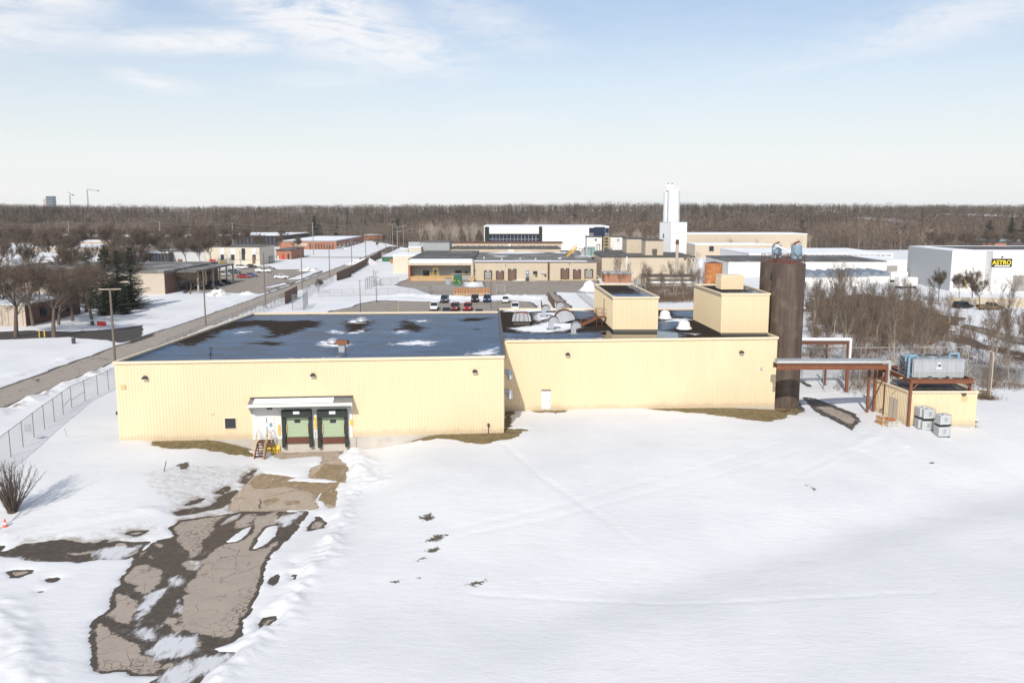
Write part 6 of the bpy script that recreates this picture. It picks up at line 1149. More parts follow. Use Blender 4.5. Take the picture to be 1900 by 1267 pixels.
# right background
b = bld('far_tan_warehouse', 'long far tan warehouse with snow on its roof, right of the white tower', 1272, 1498, 433.5, D=425, depth=26, wall='tan_wall', roofm='roof_snow'); 
b = bld('front_tan_wing', 'low flat wing in front of the far tan warehouse', 1290, 1432, 453, D=398, depth=20, wall='tan_wall', roofm='roof_snow'); f2(b, 1316, 457, 1324, 466, 'doorway', 'glass_dark', .2)
b = bld('snow_roof_hall', 'wide low hall with a broad snow-covered roof behind the silos', 1390, 1657, 470, D=330, depth=46, wall='white_wall', roofm='roof_snow')
for i in range(16): f2(b, 1492+i*10.2, 472.5, 1500+i*10.2, 475.5, 'window', 'grey_panel', .1)
b = bld('dark_roof_hall', 'low white hall with a dark roof nearer than the snow-roofed hall', 1352, 1645, 484, D=288, depth=34, wall='white_wall', roofm='roof_dark'); f2(b, 1646, 493, 1664, 503, 'door', 'grey_door', .2); f2(b, 1580, 500, 1584, 505, 'door', 'grey_door', .2); f2(b, 1598, 501, 1600, 505, 'window', 'glass_dark', .2)
b2 = bld('white_side_hall', 'white side hall with a roller door left of the big white and grey warehouse', 1640, 1690, 483, D=290, depth=30, wall='white_wall', roofm='roof_snow'); f2(b2, 1646, 493, 1664, 506, 'roller_door', 'grey_white_wall', .2)
for i, (x0_, x1_, yt, D_, lab) in enumerate(((1492, 1560, 505, 248, 'left grey-blue gabled metal shed behind the thicket'), (1560, 1612, 504, 252, 'middle grey-blue gabled metal shed behind the thicket'), (1600, 1652, 503, 262, 'right grey-blue gabled metal shed behind the thicket'))):
    o = empty('gabled_shed', (AT(x0_, yt, D_).x, D_, 0), lab, 'shed', 'grey-blue gabled sheds'); xa, xb_ = AT(x0_, yt, D_).x, AT(x1_, yt, D_).x; zt_ = ZAT(yt, D_); n_ = 3
    MB().box(xa, D_, -.5, xb_, D_+14, zt_-1.3).build('wall', 'white_wall', o)
    for k in range(n_):
        u0, u1 = xa+(xb_-xa)*k/n_, xa+(xb_-xa)*(k+1)/n_; MB().ext([(u0, zt_-1.3), (u1, zt_-1.3), ((u0+u1)/2, zt_)], D_-.4, D_+14.4).build('roof', 'roof_blue_metal', o)
for px, py, lab in ((1664, 524, 'white box trailer parked behind the thicket, left of the grey wall'), (1680, 536, 'white box trailer nearest the grey wall of the big warehouse')):
    p = G(px, py); o = empty('box_trailer', p, lab, 'trailer', 'white box trailers', .1); MB().box(-2.8, -1.2, .9, 2.8, 1.2, 3.3).build('box', 'white_wall', o, world=False)
    for xx in (-2, -1, 2): 
        for s in (-1, 1): MB().tube((xx, s*1.0, .45), (xx, s*1.2, .45), .45, .45, 12).build('wheel', 'tire', o, world=False)
    MB().box(-2.7, -1, .7, 2.7, 1, .9).build('chassis', 'dark_metal', o, world=False)
# ASTRO warehouse
D = G(1765, 541).y; xa = AT(1765, 500, D).x; zt = ZAT(465.5, D); yb_ = D+32; xw = AT(1686, 458, yb_).x
o = empty('sign_warehouse', (xa, D, 0), 'big white and grey box warehouse with a black and yellow sign at the right', 'warehouse'); xn0, xn1 = AT(1822, 500, D).x, AT(1832, 500, D+3).x
D2 = D-1.5; xn1 = AT(1833, 500, D2).x; xn0 = AT(1822, 500, D).x
MB().prism([(xa, D), (xn0+3, D), (xn0+3, yb_), (xw, yb_)], -.5, zt).build('wall', 'white_wall', o); MB().prism([(xn1, D2-2), (xn1+45, D2-2), (xn1+45, yb_), (xn1, yb_)], -.5, zt+.02).build('wall', 'white_wall', o)
mb = MB(); wbox((xw, yb_), (xa, D), .0, (Vector((xa, D))-Vector((xw, yb_))).length-.05, -.5, zt-.1, 0, .06, mb); mb.build('side_cladding', 'grey_white_wall', o)
MB().prism([(xa+.5, D+.5), (xn1+44, D+.5), (xn1+44, yb_-.5), (xw+.5, yb_-.5)], zt, zt+.12).build('roof', 'roof_snow', o); MB().prism([(xa+8, D+4), (xn1+40, D+4), (xn1+40, yb_-6), (xa+6, yb_-7)], zt+.12, zt+.2).build('roof_patch', 'roof_dark', o)
bq = (o, [Vector((xn1, D2-2)), Vector((xn1+45, D2-2)), None, None], zt); o['_w'] = (xa, D, 0)
sg = f2(bq, 1840.2, 480.2, 1876, 495, 'sign_board', 'sign_black', .35); f2(bq, 1844, 492.4, 1872, 494.2, 'sign_strip', 'clean_white', .38, .35, par=sg); f2(bq, 1880, 511, 1925, 540, 'roller_door', 'grey_door', .15); f2(bq, 1858, 475.5, 1860, 477.5, 'wall_lamp', 'dark_metal', .5)
bq2 = (o, [Vector((xa, D)), Vector((xn0+3, D)), None, None], zt); f2(bq2, 1769.5, 513, 1792, 534, 'roller_door', 'grey_door', .15); f2(bq2, 1792.2, 512, 1792.9, 536, 'yellow_edge', 'yellow_paint', .2)
def text(s, size, P, wpar, mt, rz=0, ext=.03, name='lettering', bold=.0):
    c = bpy.data.curves.new(name, 'FONT'); c.body = s; c.size = size; c.extrude = ext; c.align_x = 'CENTER'; c.offset = bold
    t = bpy.data.objects.new(name, c); COL.objects.link(t); bpy.context.view_layer.update(); me = bpy.data.meshes.new_from_object(t.evaluated_get(bpy.context.evaluated_depsgraph_get()))
    bpy.data.objects.remove(t); me.materials.clear(); me.materials.append(M[mt]); me.transform(Matrix.Translation(Vector(P)) @ Matrix.Rotation(math.pi/2, 4, 'X')); q_ = link(bpy.data.objects.new(name, me)); q_.parent = wpar; return q_
yS = D2-2-.38; c_ = AT(1858.5, 491, yS); text('ASTRO', 1.62, (c_.x-xa, yS-.03-D, c_.z), sg, 'sign_yellow', bold=.035)
bld('green_roof_building', 'far low green-roofed building at the right margin', 1838, 1960, 446, D=470, depth=20, wall='dark_wall', roofm='teal_machine'); bld('red_shed', 'small red shed in front of the far green-roofed building', 1838, 1867, 450.5, D=455, depth=8, wall='brick_orange', roofm='roof_dark')
# left group
b = bld('cream_office', 'cream two-storey building with tall narrow windows and a red door', 380, 481, 458, ybase=492.8, depth=22, wall='cream_block', roofm='dark_flashing', rh=.25)
for xx in (409, 428.5, 448, 468):
    w_ = f2(b, xx, 461, xx+7.2, 472, 'window_panel', 'clean_white' if xx != 448 else 'glass_dark', .1); f2(b, xx+.4, 472.5 if xx != 448 else 471, xx+6.8, 482, 'window', 'glass_dark', .12); f2(b, xx, 482, xx+7.2, 482.6, 'sill', 'dark_flashing', .2, par=w_)
f2(b, 468, 476, 474, 489.5, 'doorway', 'brown_door', .15); f2(b, 388.5, 481, 400.5, 492.5, 'door', 'red_paint', .2); f2(b, 409, 485, 418, 492.5, 'railing_panel', 'yellow_paint', .8, .6); f2(b, 380, 481.5, 481, 482.5, 'ledge', 'stone_pale', .1)
P0, P1 = b[1][1], b[1][2]; wbox(P0, P1, 13, 19, 0, 3, 0, .15).build('doorway', 'glass_dark', b[0])
b = bld('white_block_wing', 'white blockwork wing left of the cream two-storey building', 300, 380, 466, D=G(950, 492.8).y+1, depth=24, wall='grey_white_wall', roofm='roof_grey'); f2(b, 330, 481, 339, 491, 'window', 'brown_door', .15); f2(b, 371, 484, 376, 492, 'door', 'stone_pale', .15)
b = bld('glass_wing', 'dark glass-fronted wing partly hidden behind the spruces', 262, 312, 468, D=G(950, 492.8).y-4, depth=26, wall='dark_wall', roofm='roof_snow')
for i in range(8): f2(b, 265+i*5.8, 470, 269.5+i*5.8, 489, 'window', 'glass_blue', .1)
b = bld('brick_annex', 'small orange brick building with a red door right of the cream one', 512, 540, 463, ybase=482, depth=24, wall='brick_orange', roofm='roof_dark', over=.5); f2(b, 523, 471.5, 528, 481, 'door', 'red_paint', .15); f2(b, 515, 475, 517, 481, 'window', 'clean_white', .1); f2(b, 533.5, 471, 537, 481.5, 'window', 'glass_dark', .1)
b = bld('blue_roof_brick_building', 'long brick building with a snowy blue-edged roof beside the road', 518, 624, 447, ybase=464, depth=90, wall='brick_orange', roofm='roof_blue_metal'); q = b[1]; MB().prism([(q[0].x+1, q[0].y+4), (q[1].x-1, q[1].y+3), (q[2].x-1, q[2].y-2), (q[3].x+2, q[3].y-2)], b[2]-.02, b[2]+.12).build('snow_layer', 'roof_snow', b[0])
f2(b, 545, 451, 570, 457, 'window_band', 'stone_pale', .15)
for i in range(9): f2(b, 574+i*5.2, 452, 577.5+i*5.2, 462.5, 'window', 'brick_dark', .12)
P0, P1 = b[1][1], b[1][2]
for i in range(6): wbox(P0, P1, 6+i*12, 12+i*12, .5, 3.4, 0, .1).build('window', 'glass_dark' if i != 3 else 'grey_white_wall', b[0])
b = bld('far_brick_block', 'far square brick block at the end of the road', 675, 709, 435.5, ybase=449, depth=20, wall='brick_orange', roofm='roof_snow'); f2(b, 677, 443, 684, 448.5, 'doorway', 'stone_pale', .15)
b = bld('dark_glass_hall', 'low hall with a wide grey roof and dark glass wall behind the cream building', 410, 527, 436, D=515, depth=60, wall='dark_wall', roofm='roof_snow', over=1.5)
for i in range(12): f2(b, 440+i*7, 440, 444+i*7, 453, 'window', 'glass_blue', .1)
b = bld('far_dark_hall', 'very long dark hall with a thin snowy roof at the far left', 66, 352, 437.5, D=476, depth=30, wall='dark_wall', roofm='roof_snow', D1=470)
for i in range(26): f2(b, 190+i*6.2, 441, 193.5+i*6.2, 450, 'window', 'glass_blue', .1)
bld('mid_left_hall', 'pale low hall with snow on its roof behind the left trees', 60, 245, 458, D=385, depth=30, wall='stone_pale', roofm='roof_snow'); b = bld('far_left_pale_block', 'pale block with a grey roof between the far left dark hall and the spruces', 118, 225, 447, D=430, depth=15, wall='stone_pale', roofm='roof_snow')
b = bld('snowy_left_hall', 'wide flat-roofed pale hall behind the big bare trees', -60, 180, 480, D=300, depth=45, wall='grey_white_wall', roofm='roof_snow')
b = bld('stone_front_building', 'low pale stone-fronted building with an awning behind the two spruces', -60, 304, 503, ybase=547, depth=42, wall='stone_pale', roofm='roof_grey', rh=.5)
f2(b, 36, 512, 52, 524, 'window', 'glass_dark', .1); f2(b, 84, 512, 100, 524, 'window', 'glass_dark', .1); f2(b, 38, 534, 47, 541, 'door', 'brick_dark', .1); f2(b, 88, 534, 97, 541, 'door', 'brick_dark', .1); f2(b, -60, 503, 304, 506.5, 'parapet_band', 'roof_grey', .25)
for xx in (10, 60, 110, 150, 200): f2(b, xx, 528, xx+12, 540, 'window', 'glass_dark', .1)
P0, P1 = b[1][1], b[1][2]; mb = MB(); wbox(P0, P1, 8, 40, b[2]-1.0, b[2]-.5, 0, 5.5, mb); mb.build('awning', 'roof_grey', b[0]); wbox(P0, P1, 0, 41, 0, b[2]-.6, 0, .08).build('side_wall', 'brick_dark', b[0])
for k in range(6): wbox(P0, P1, 10+6*k, 10.4+6*k, -.2, b[2]-1, 4.9, 5.3).build('awning_post', 'tan_paint' if k % 2 else 'stone_pale', b[0])
for k in range(5): wbox(P0, P1, 10+6*k, 14+6*k, .3, 2.8, .08, .14).build('window', 'glass_dark', b[0])
b = bld('corner_brick_building', 'near left tan brick building with a dark side wall and snow on its roof', -80, 45, 563, ybase=607, depth=21, wall='stone_pale', roofm='roof_snow', rh=.3)
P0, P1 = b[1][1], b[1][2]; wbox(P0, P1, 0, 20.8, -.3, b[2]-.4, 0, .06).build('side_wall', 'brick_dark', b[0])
for k in range(3): wbox(P0, P1, 5+5*k, 7.4+5*k, 1.2, 3.2, .06, .12).build('window', 'glass_dark', b[0])
for xx in (2, 14, 40.5): f2(b, xx, 571, xx+3, 604, 'pilaster', 'cream_block', .15)
# yard things
p = G(848.5, 531); o = empty('waste_compactor', p, 'green waste compactor standing at the yard end of the canopy dock', 'compactor'); MB().ext([(-1.15, 0), (1.15, 0), (1.15, 2.5), (.9, 2.9), (-.9, 2.9), (-1.15, 2.5)], 0, 4.5).build('body', 'dumpster_green', o, world=False); MB().box(-1.0, .2, 2.88, 1.0, 3.5, 3.35).build('lid', 'dumpster_teal', o, world=False)
for zz in (.6, 1.2, 1.8): MB().box(-1.2, -.06, zz, 1.2, 0, zz+.12).build('rib', 'dumpster_green', o, world=False)
for xx, zz in ((-.75, 1.5), (.35, 1.35), (.75, .9)): MB().box(xx-.15, -.09, zz, xx+.15, -.06, zz+.25).build('sticker', 'sign_yellow', o, world=False)
p = G(832, 528); o = empty('grey_bin', p, 'small grey bin beside the green compactor', 'bin'); MB().hexa([(-.7, -.5, 0), (.7, -.5, 0), (.7, .5, 0), (-.7, .5, 0), (-.9, -.6, 1.9), (.9, -.6, 1.9), (.9, .6, 1.9), (-.9, .6, 1.9)]).build('body', 'grey_panel', o, world=False); MB().box(-.95, -.65, 1.9, .95, .65, 2.0).build('lid', 'dark_metal', o, world=False)
p = G(868, 518); recenter(tag(MB().box(p.x-.9, p.y-1.2, 0, p.x+.9, p.y, 1.6).tube((p.x-.7, p.y-1.25, 1.3), (p.x+.7, p.y-1.25, 1.3), .1, .1, 6).build('dock_cart', 'blue_door'), 'blue cart standing against the dock railing', 'cart')); p = G(876, 522)
mb = MB().tube((p.x, p.y-1.4, .8), (p.x+.5, p.y-.4, .8), .8, .8, 16); recenter(tag(mb.build('cable_reel', 'crate_wood_pale'), 'round wooden cable reel at the corner of the beige warehouse', 'reel'))
p = G(842, 549); q_ = G(910, 549); n = 11; st_ = (q_.x-p.x)/n; c0_ = None
for k in range(n):
    for l in range(2):
        lc = (p.x+st_*(k+.5), p.y+rnd.uniform(-.15, .15), 1.02*l); lab = ('upper' if l else 'lower')+(' stacked orange-brown wooden crate in the row in front of the yard')
        wdt = st_*.46; col = ('crate_wood', 'crate_wood_pale')[(k*3+l) % 3 == 0]
        if c0_ is None or True:
            o = empty('wooden_crate', lc, lab, 'crate', ('upper' if l else 'lower')+' row of wooden crates', rnd.uniform(-.04, .04)); mb = MB().box(-wdt, -.5, .12, wdt, .5, 1.0).box(-wdt, -.5, 0, -wdt+.12, .5, .12).box(wdt-.12, -.5, 0, wdt, .5, .12)
            for zz in (.25, .55, .85): mb.box(-wdt-.02, -.53, zz-.04, wdt+.02, -.5, zz+.04)
            mb.build('box', col, o, world=False); MB().box(-.06, -.56, .05, .06, -.52, 1.0).build('strap', 'brown_door', o, world=False)
def heap(px0, px1, pyb, pyt, label, mt='snow_plain', dp=3, seed=1):
    a = G(px0, pyb); b_ = G(px1, pyb); ht = ZAT(pyt, a.y); cx = (a.x+b_.x)/2; rx = (b_.x-a.x)/2; n = 34; xs_, ys_ = np.meshgrid(np.linspace(-1.1, 1.1, n), np.linspace(-1.1, 1.1, n)); xs_ = xs_.ravel(); ys_ = ys_.ravel()
    r = np.hypot(xs_, ys_); hz = (1-ss(0, 1.0, r+.35*fbm(xs_*2+seed*7, ys_*2, 4)))*ht*(.85+.7*fbm(xs_*4+seed, ys_*4+3, 4))
    o = npmesh('snow_pile', np.c_[xs_*rx, ys_*dp, hz-.12], gridfaces(n, n), mt); o.location = (cx, a.y+dp*.6, float(hgt(cx, a.y))+.0); return tag(o, label, 'snow pile')
heap(1070, 1122, 541, 520, 'tall heap of ploughed snow at the right end of the loading yard', dp=5); heap(858, 896, 532, 523, 'low heap of snow beside the green compactor', dp=3, seed=2); heap(362, 432, 551, 536, 'dirty snow heap at the near edge of the left lot', 'snow_dirty', 5, 3); heap(430, 480, 549, 541, 'long low snow heap right of the dirty one', dp=4, seed=4)
heap(545, 600, 503, 495, 'dirty low snow bank at the far edge of the left lot', 'snow_dirty', 5, 5); heap(630, 712, 492, 478, 'heap of snow and debris inside the brown fence', 'snow_dirty', 8, 6); heap(940, 985, 521, 518.5, 'thin ridge of snow against the beige warehouse wall', dp=1.5, seed=7); heap(415, 445, 501, 496, 'snow heap in front of the cream building steps', dp=3, seed=8)
# debris yard left of the canopy dock
for i, (px, py, mt, lab) in enumerate(((720, 486, 'dumpster_green', 'green skip in the debris yard by the brown fence'), (735, 489, 'brick_orange', 'orange-brown skip in the debris yard'), (698, 530, 'grey_white_wall', 'white cabinet in the snow beside the meshed cage'))):
    p = G(px, py); o = empty('skip_container' if i < 2 else 'cabinet', p, lab, 'skip' if i < 2 else 'cabinet'); wx = 2.6 if i != 2 else 1.3
    MB().hexa([(-wx*.85, -1, 0), (wx*.85, -1, 0), (wx*.85, 1, 0), (-wx*.85, 1, 0), (-wx, -1.1, 2), (wx, -1.1, 2), (wx, 1.1, 2), (-wx, 1.1, 2)]).build('body', mt, o, world=False); MB().box(-wx-.05, -1.15, 1.95, wx+.05, 1.15, 2.1).build('rim', 'dark_metal' if i < 2 else 'snow_plain', o, world=False)
for px, py in ((740, 480), (1090, 0)):
    pass
# far skyline: apartment tower and cranes
def farp(px, y): return AT(px, 385, y).x
Y0 = 1750; zt = ZAT(364, Y0); x_ = farp(90, Y0); o = empty('apartment_tower', (x_, Y0, 10), 'blue-grey high-rise on the far left skyline', 'tower'); MB().box(x_-4, Y0, 0, x_+9, Y0+14, zt).build('wall', 'roof_blue_metal', o)
for k in range(5): MB().box(x_-3.6, Y0-.4, zt-4-4.5*k, x_+8.6, Y0, zt-2.2-4.5*k).build('window', 'glass_blue', o)
x_ = farp(79, Y0); o = empty('apartment_tower', (x_, Y0+20, 10), 'pale high-rise just left of the blue-grey one on the skyline', 'tower'); MB().box(x_-8, Y0+20, 0, x_+4, Y0+34, ZAT(370, Y0+20)).build('wall', 'stone_pale', o); MB().box(x_-8.2, Y0+19.8, ZAT(370, Y0+20), x_+4.2, Y0+34.2, ZAT(370, Y0+20)+1).build('roof', 'grey_white_wall', o)
for px, jib, pt, lab in ((164, [(-2, 352.5), (18, 354)], 352, 'tower crane with a level jib on the far left skyline'), (131, [(-6, 356), (4, 362)], 362, 'small luffing crane between the high-rise and the level crane')):
    Yc = 1600; x_ = farp(px, Yc); z0 = float(hgt(x_, Yc)); o = empty('tower_crane', (x_, Yc, z0), lab, 'crane', 'skyline cranes'); zt = ZAT(pt, Yc)
    mb = MB()
    for sx_ in (-.8, .8): mb.beam((x_+sx_, Yc, z0), (x_+sx_, Yc, zt), .5, .5)
    zz = z0
    while zz < zt-2: mb.beam((x_-.8, Yc, zz), (x_+.8, Yc, zz+2.4), .35, .35); zz += 2.4
    mb.build('mast', 'galv_dark', o); mb = MB(); a = AT(px+jib[0][0], jib[0][1], Yc); c = AT(px+jib[1][0], jib[1][1], Yc); mb.beam(a, c, .7, .7); mb.beam((x_, Yc, zt+2), tuple(c), .3, .3); mb.build('jib', 'galv_dark', o)
    MB().box(c.x-1.2, Yc-1, c.z-1, c.x+1.2, Yc+1, c.z+1).build('counterweight', 'dark_metal', o)
Yc = 1300; x_ = farp(968.5, Yc); z0 = float(hgt(x_, Yc)); recenter(tag(MB().tube((x_, Yc, z0), (x_, Yc, ZAT(374, Yc)), .5, .3, 5).build('radio_mast', 'galv_dark'), 'thin radio mast rising above the wood in the middle of the skyline', 'mast'))
# ================================================================== TREES
class TreeGen:
    def __init__(s, seed, h, r, spread=.5, up=.25, twig_r=.02, twig_n=9, twig_len=1.1, levels=4, forks=(3, 4), fork0=.28, twig_up=.1):
        s.r = random.Random(seed); s.t = MB(); s.c = MB(); s.tr = twig_r; s.tn = twig_n; s.tl = twig_len; s.tu = twig_up
        s.up = up; s.sp = spread; s.lv = levels; s.fk = forks
        s.branch(Vector((0, 0, -.2)), Vector((s.r.uniform(-.06, .06), s.r.uniform(-.06, .06), 1)).normalized(), h*fork0*1.5, r, 0, h)
    def rdir(s, d, ang):
        a = d.orthogonal().normalized(); b = d.cross(a); t = s.r.uniform(0, 6.283); k = math.tan(ang); return (d+(a*math.cos(t)+b*math.sin(t))*k).normalized()
    def branch(s, p, d, l, r, lv, h):
        n = 3 if lv < 2 else 2; side = 7 if lv == 0 else 5 if lv == 1 else 3
        for i in range(n):
            nd = (d+Vector((s.r.uniform(-1, 1), s.r.uniform(-1, 1), s.r.uniform(-.3, .6)))*(.09+.05*lv)).normalized(); q = p+nd*(l/n); r1 = r*(1-.16*(1 if lv == 0 else 1.5)); s.t.tube(p, q, r, r1, side, False)
            if lv > 0 and lv < s.lv and s.r.random() < .85:
                cd = s.rdir(nd, s.sp*s.r.uniform(.8, 1.5)); cd.z += s.up*.5; s.branch(q, cd.normalized(), l*s.r.uniform(.5, .7), r1*.5, lv+1, h)
            elif lv == 0 and i > 0 and s.r.random() < .8:
                cd = s.rdir(nd, s.sp*1.4); cd.z += s.up; s.branch(q, cd.normalized(), l*s.r.uniform(.55, .8), r1*.5, 1, h)
            p, d, r = q, nd, r1
        if lv < s.lv:
            for k in range(s.r.randint(*s.fk)-(1 if lv > 1 else 0)):
                cd = s.rdir(d, s.sp*s.r.uniform(.5, 1.2)); cd.z += s.up; s.branch(p, cd.normalized(), l*s.r.uniform(.58, .8), r*.68, lv+1, h)
        if lv >= s.lv-1:
            for k in range(s.tn):
                b = p-d*(l*s.r.random()); cd = s.rdir(d, s.r.uniform(.3, 1.1)); cd.z += s.tu; cd.normalize(); ln = s.tl*s.r.uniform(.5, 1.2); e = b+cd*ln; m = b+cd*(ln*.5)+Vector((s.r.uniform(-.1, .1), s.r.uniform(-.1, .1), s.r.uniform(-.02, .1)))*ln
                sd = cd.cross(Vector((s.r.uniform(-1, 1), s.r.uniform(-1, 1), .3))).normalized()*s.tr; s.c.quad(b-sd, b+sd, m+sd*.7, m-sd*.7); s.c.tri(m-sd*.7, m+sd*.7, e)
                e2 = m+s.rdir(cd, .7)*ln*.5; s.c.tri(m-sd*.6, m+sd*.6, e2)
    def thing(s, name, loc, label, cat, grp, bark, tw):
        o = empty(name, loc, label, cat, grp); s.t.build('trunk', bark, o, world=False, smooth=True); s.c.build('crown', tw, o, world=False); return o
g1 = TreeGen(11, 16, .42, .62, .10, .02, 6, 1.3, 4).thing('bare_tree', (-500, 60, 0), 'x', 'tree', 'big bare trees across the road', 'bark', 'twigs')
bigs = [(29.6, 625, 1.0, 0, 'big bare tree at the left margin, nearest the tan brick building'), (100.6, 627, .92, 2.1, 'big bare tree behind the yellow bollards'), (172.4, 605, .86, 4.0, 'big bare tree standing next to the red sign board'), (109, 604, .72, 1.0, 'bare tree half hidden behind the tree of the yellow bollards'), (-35, 610, .95, 5, 'bare tree just outside the left margin with branches reaching in'), (353, 547, .45, .5, 'small pale bare tree in front of the awning'), (329, 542, .38, 3, 'leaning small bare tree left of the awning'), (243, 545, .6, 2.6, 'bare tree by the stone-fronted building'), (62, 606, .9, 3.3, 'tall bare tree against the dark side wall of the tan brick building'), (135, 597, .85, 5.2, 'bare tree between the tan brick building and the spruces'), (12, 598, .85, 2.9, 'bare tree rising over the roof of the tan brick building'), (160, 580, .8, .9, 'bare tree just left of the spruce group')]
def hmesh(o): return max(v.co.z for c in o.children for v in c.data.vertices)
H1 = hmesh(g1)
for i, (px, py, s, rz, lab) in enumerate(bigs):
    p = GT(px, py); sc = 16.0*s/H1
    if i == 0: g1.location = p; g1.scale = (sc*1.25, sc*1.25, sc); g1['label'] = lab
    else: copy_tree(g1, None, lab, p, rz, (sc*1.3, sc*1.3, sc))
# spruces
def spruce(seed, h, r, loc, label, grp):
    rr = random.Random(seed); o = empty('spruce_tree', loc, label, 'tree', grp); MB().tube((0, 0, -.2), (0, 0, h*.96), .22*h/14, .03, 8).build('trunk', 'bark', o, world=False); c = MB(); z = h*.07
    while z < h*.99:
        f = 1-z/h; R_ = r*(f**.8)*rr.uniform(.75, 1.1)+.12; nb = int(7+12*f)
        for k in range(nb):
            a = rr.uniform(0, 6.283); L_ = R_*rr.uniform(.6, 1.12); dz = -L_*.22+rr.uniform(-.1, .1); dx, dy = math.cos(a), math.sin(a); n = max(3, int(L_/.34))
            for j in range(n):
                t = (j+.5)/n; bx, by, bz = dx*L_*t, dy*L_*t, z+dz*t+.25*t*t*L_
                for s_ in (-1, 1):
                    wl = (.28+.5*(1-t))*rr.uniform(.6, 1.2); tip = (bx+dx*.4-s_*dy*wl, by+dy*.4+s_*dx*wl, bz-rr.uniform(.05, .32)); c.tri((bx-dx*.16, by-dy*.16, bz+.07), (bx+dx*.22, by+dy*.22, bz-.04), tip)
                c.tri((bx-dy*.09, by+dx*.09, bz), (bx+dy*.09, by-dx*.09, bz), (bx+dx*.5, by+dy*.5, bz-.1))
        z += .26+.12*rr.random()
    c.build('crown', 'needles', o, world=False); return o
s1 = spruce(1, 15, 4.9, GT(200, 580), 'dark spruce tree, left of the pair behind the wooden pole', 'spruces across the road'); s2 = spruce(2, 14.2, 4.6, GT(246, 574), 'dark spruce tree, right of the pair and clear against the snow', 'spruces across the road'); s3 = spruce(3, 6.5, 2.0, GT(231, 584), 'small spruce between the feet of the two tall ones', 'spruces across the road')
copy_tree(s1, None, 'spruce behind the big bare trees, left of the tall pair', GT(168, 574), 1.5, .8); copy_tree(s3, None, 'low spruce at the foot of the left tall spruce', GT(197, 586), 2, .9)
copy_tree(s2, None, 'spruce standing right behind the gap between the tall pair', GT(222, 570), 2.2, .93)
# bush at the left margin (many stems from the base)
rr = random.Random(5); p = GT(24, 953); o = empty('bare_bush', p, 'bare many-stemmed bush in the snow at the left margin', 'bush'); t = MB(); c = MB()
for k in range(46):
    a = rr.uniform(0, 6.283); tl = rr.uniform(.05, .85); d = Vector((math.cos(a)*tl, math.sin(a)*tl, 1)).normalized(); q = Vector((rr.uniform(-.25, .25), rr.uniform(-.25, .25), 0)); L_ = rr.uniform(2.2, 4.2); r_ = .055; n = 4
    for i in range(n):
        d2 = (d+Vector((rr.uniform(-.1, .1), rr.uniform(-.1, .1), .06))).normalized(); e = q+d2*(L_/n); t.tube(q, e, r_, r_*.72, 4, False)
        for j in range(7):
            cd = (d2+Vector((rr.uniform(-.7, .7), rr.uniform(-.7, .7), .3))).normalized(); b0_ = q.lerp(e, rr.random()); ln = rr.uniform(.3, .95); sd = cd.orthogonal().normalized()*.011; c.tri(b0_-sd, b0_+sd, b0_+cd*ln); m_ = b0_+cd*ln*.5; c.tri(m_-sd*.7, m_+sd*.7, m_+(cd+Vector((rr.uniform(-.6, .6), rr.uniform(-.6, .6), .1))).normalized()*ln*.5)
        q, d, r_ = e, d2, r_*.72
t.build('stem', 'bark', o, world=False); c.build('crown', 'twigs', o, world=False)
# two bare trees left outside the frame whose shadows cross the snow
# (the photo shows only their shadows)

# thicket trees on the right
protos = []
for sd, h, r, sp, nm, bk, tw, lv in ((21, 10, .12, .34, 'thicket_tree', 'bark_pale', 'twigs', 3), (22, 8, .09, .45, 'thicket_tree', 'bark', 'twigs_warm', 3), (23, 11, .13, .30, 'thicket_tree', 'bark_pale', 'twigs', 3), (24, 7, .08, .5, 'thicket_tree', 'bark_pale', 'twigs_warm', 3)):
    g = TreeGen(sd, h, r, sp, .5, .017, 5, 1.0, lv, (3, 4), .40, .4); protos.append((g, nm, bk, tw, h))
po = []
rr = random.Random(77); spots = []
def try_spot(x, y, dmin):
    for (a, b) in spots:
        if (a-x)**2+(b-y)**2 < dmin*dmin: return False
    spots.append((x, y)); return True
NB = 150
while len(spots) < NB:                 # belt behind silo and shed
    y = 104+66*rr.random()**1.3; px = rr.uniform(1490, 1930); x = (px-CX)/F*y*1.03
    if y < 116 and px < 1570: continue
    if px > 1690 and y < 112 and rr.random() < .5: continue
    if px > 1720 and y > 152: continue
    try_spot(x, y, 1.75)
zones = [(1175, 1330, 205, 238, 34), (1125, 1200, 240, 255, 8), (1480, 1700, 170, 225, 44)]
for (a, b, y0_, y1_, n) in zones:
    k = 0
    while k < n:
        y = rr.uniform(y0_, y1_); x = (rr.uniform(a, b)-CX)/F*y*1.02
        if try_spot(x, y, 1.6): k += 1
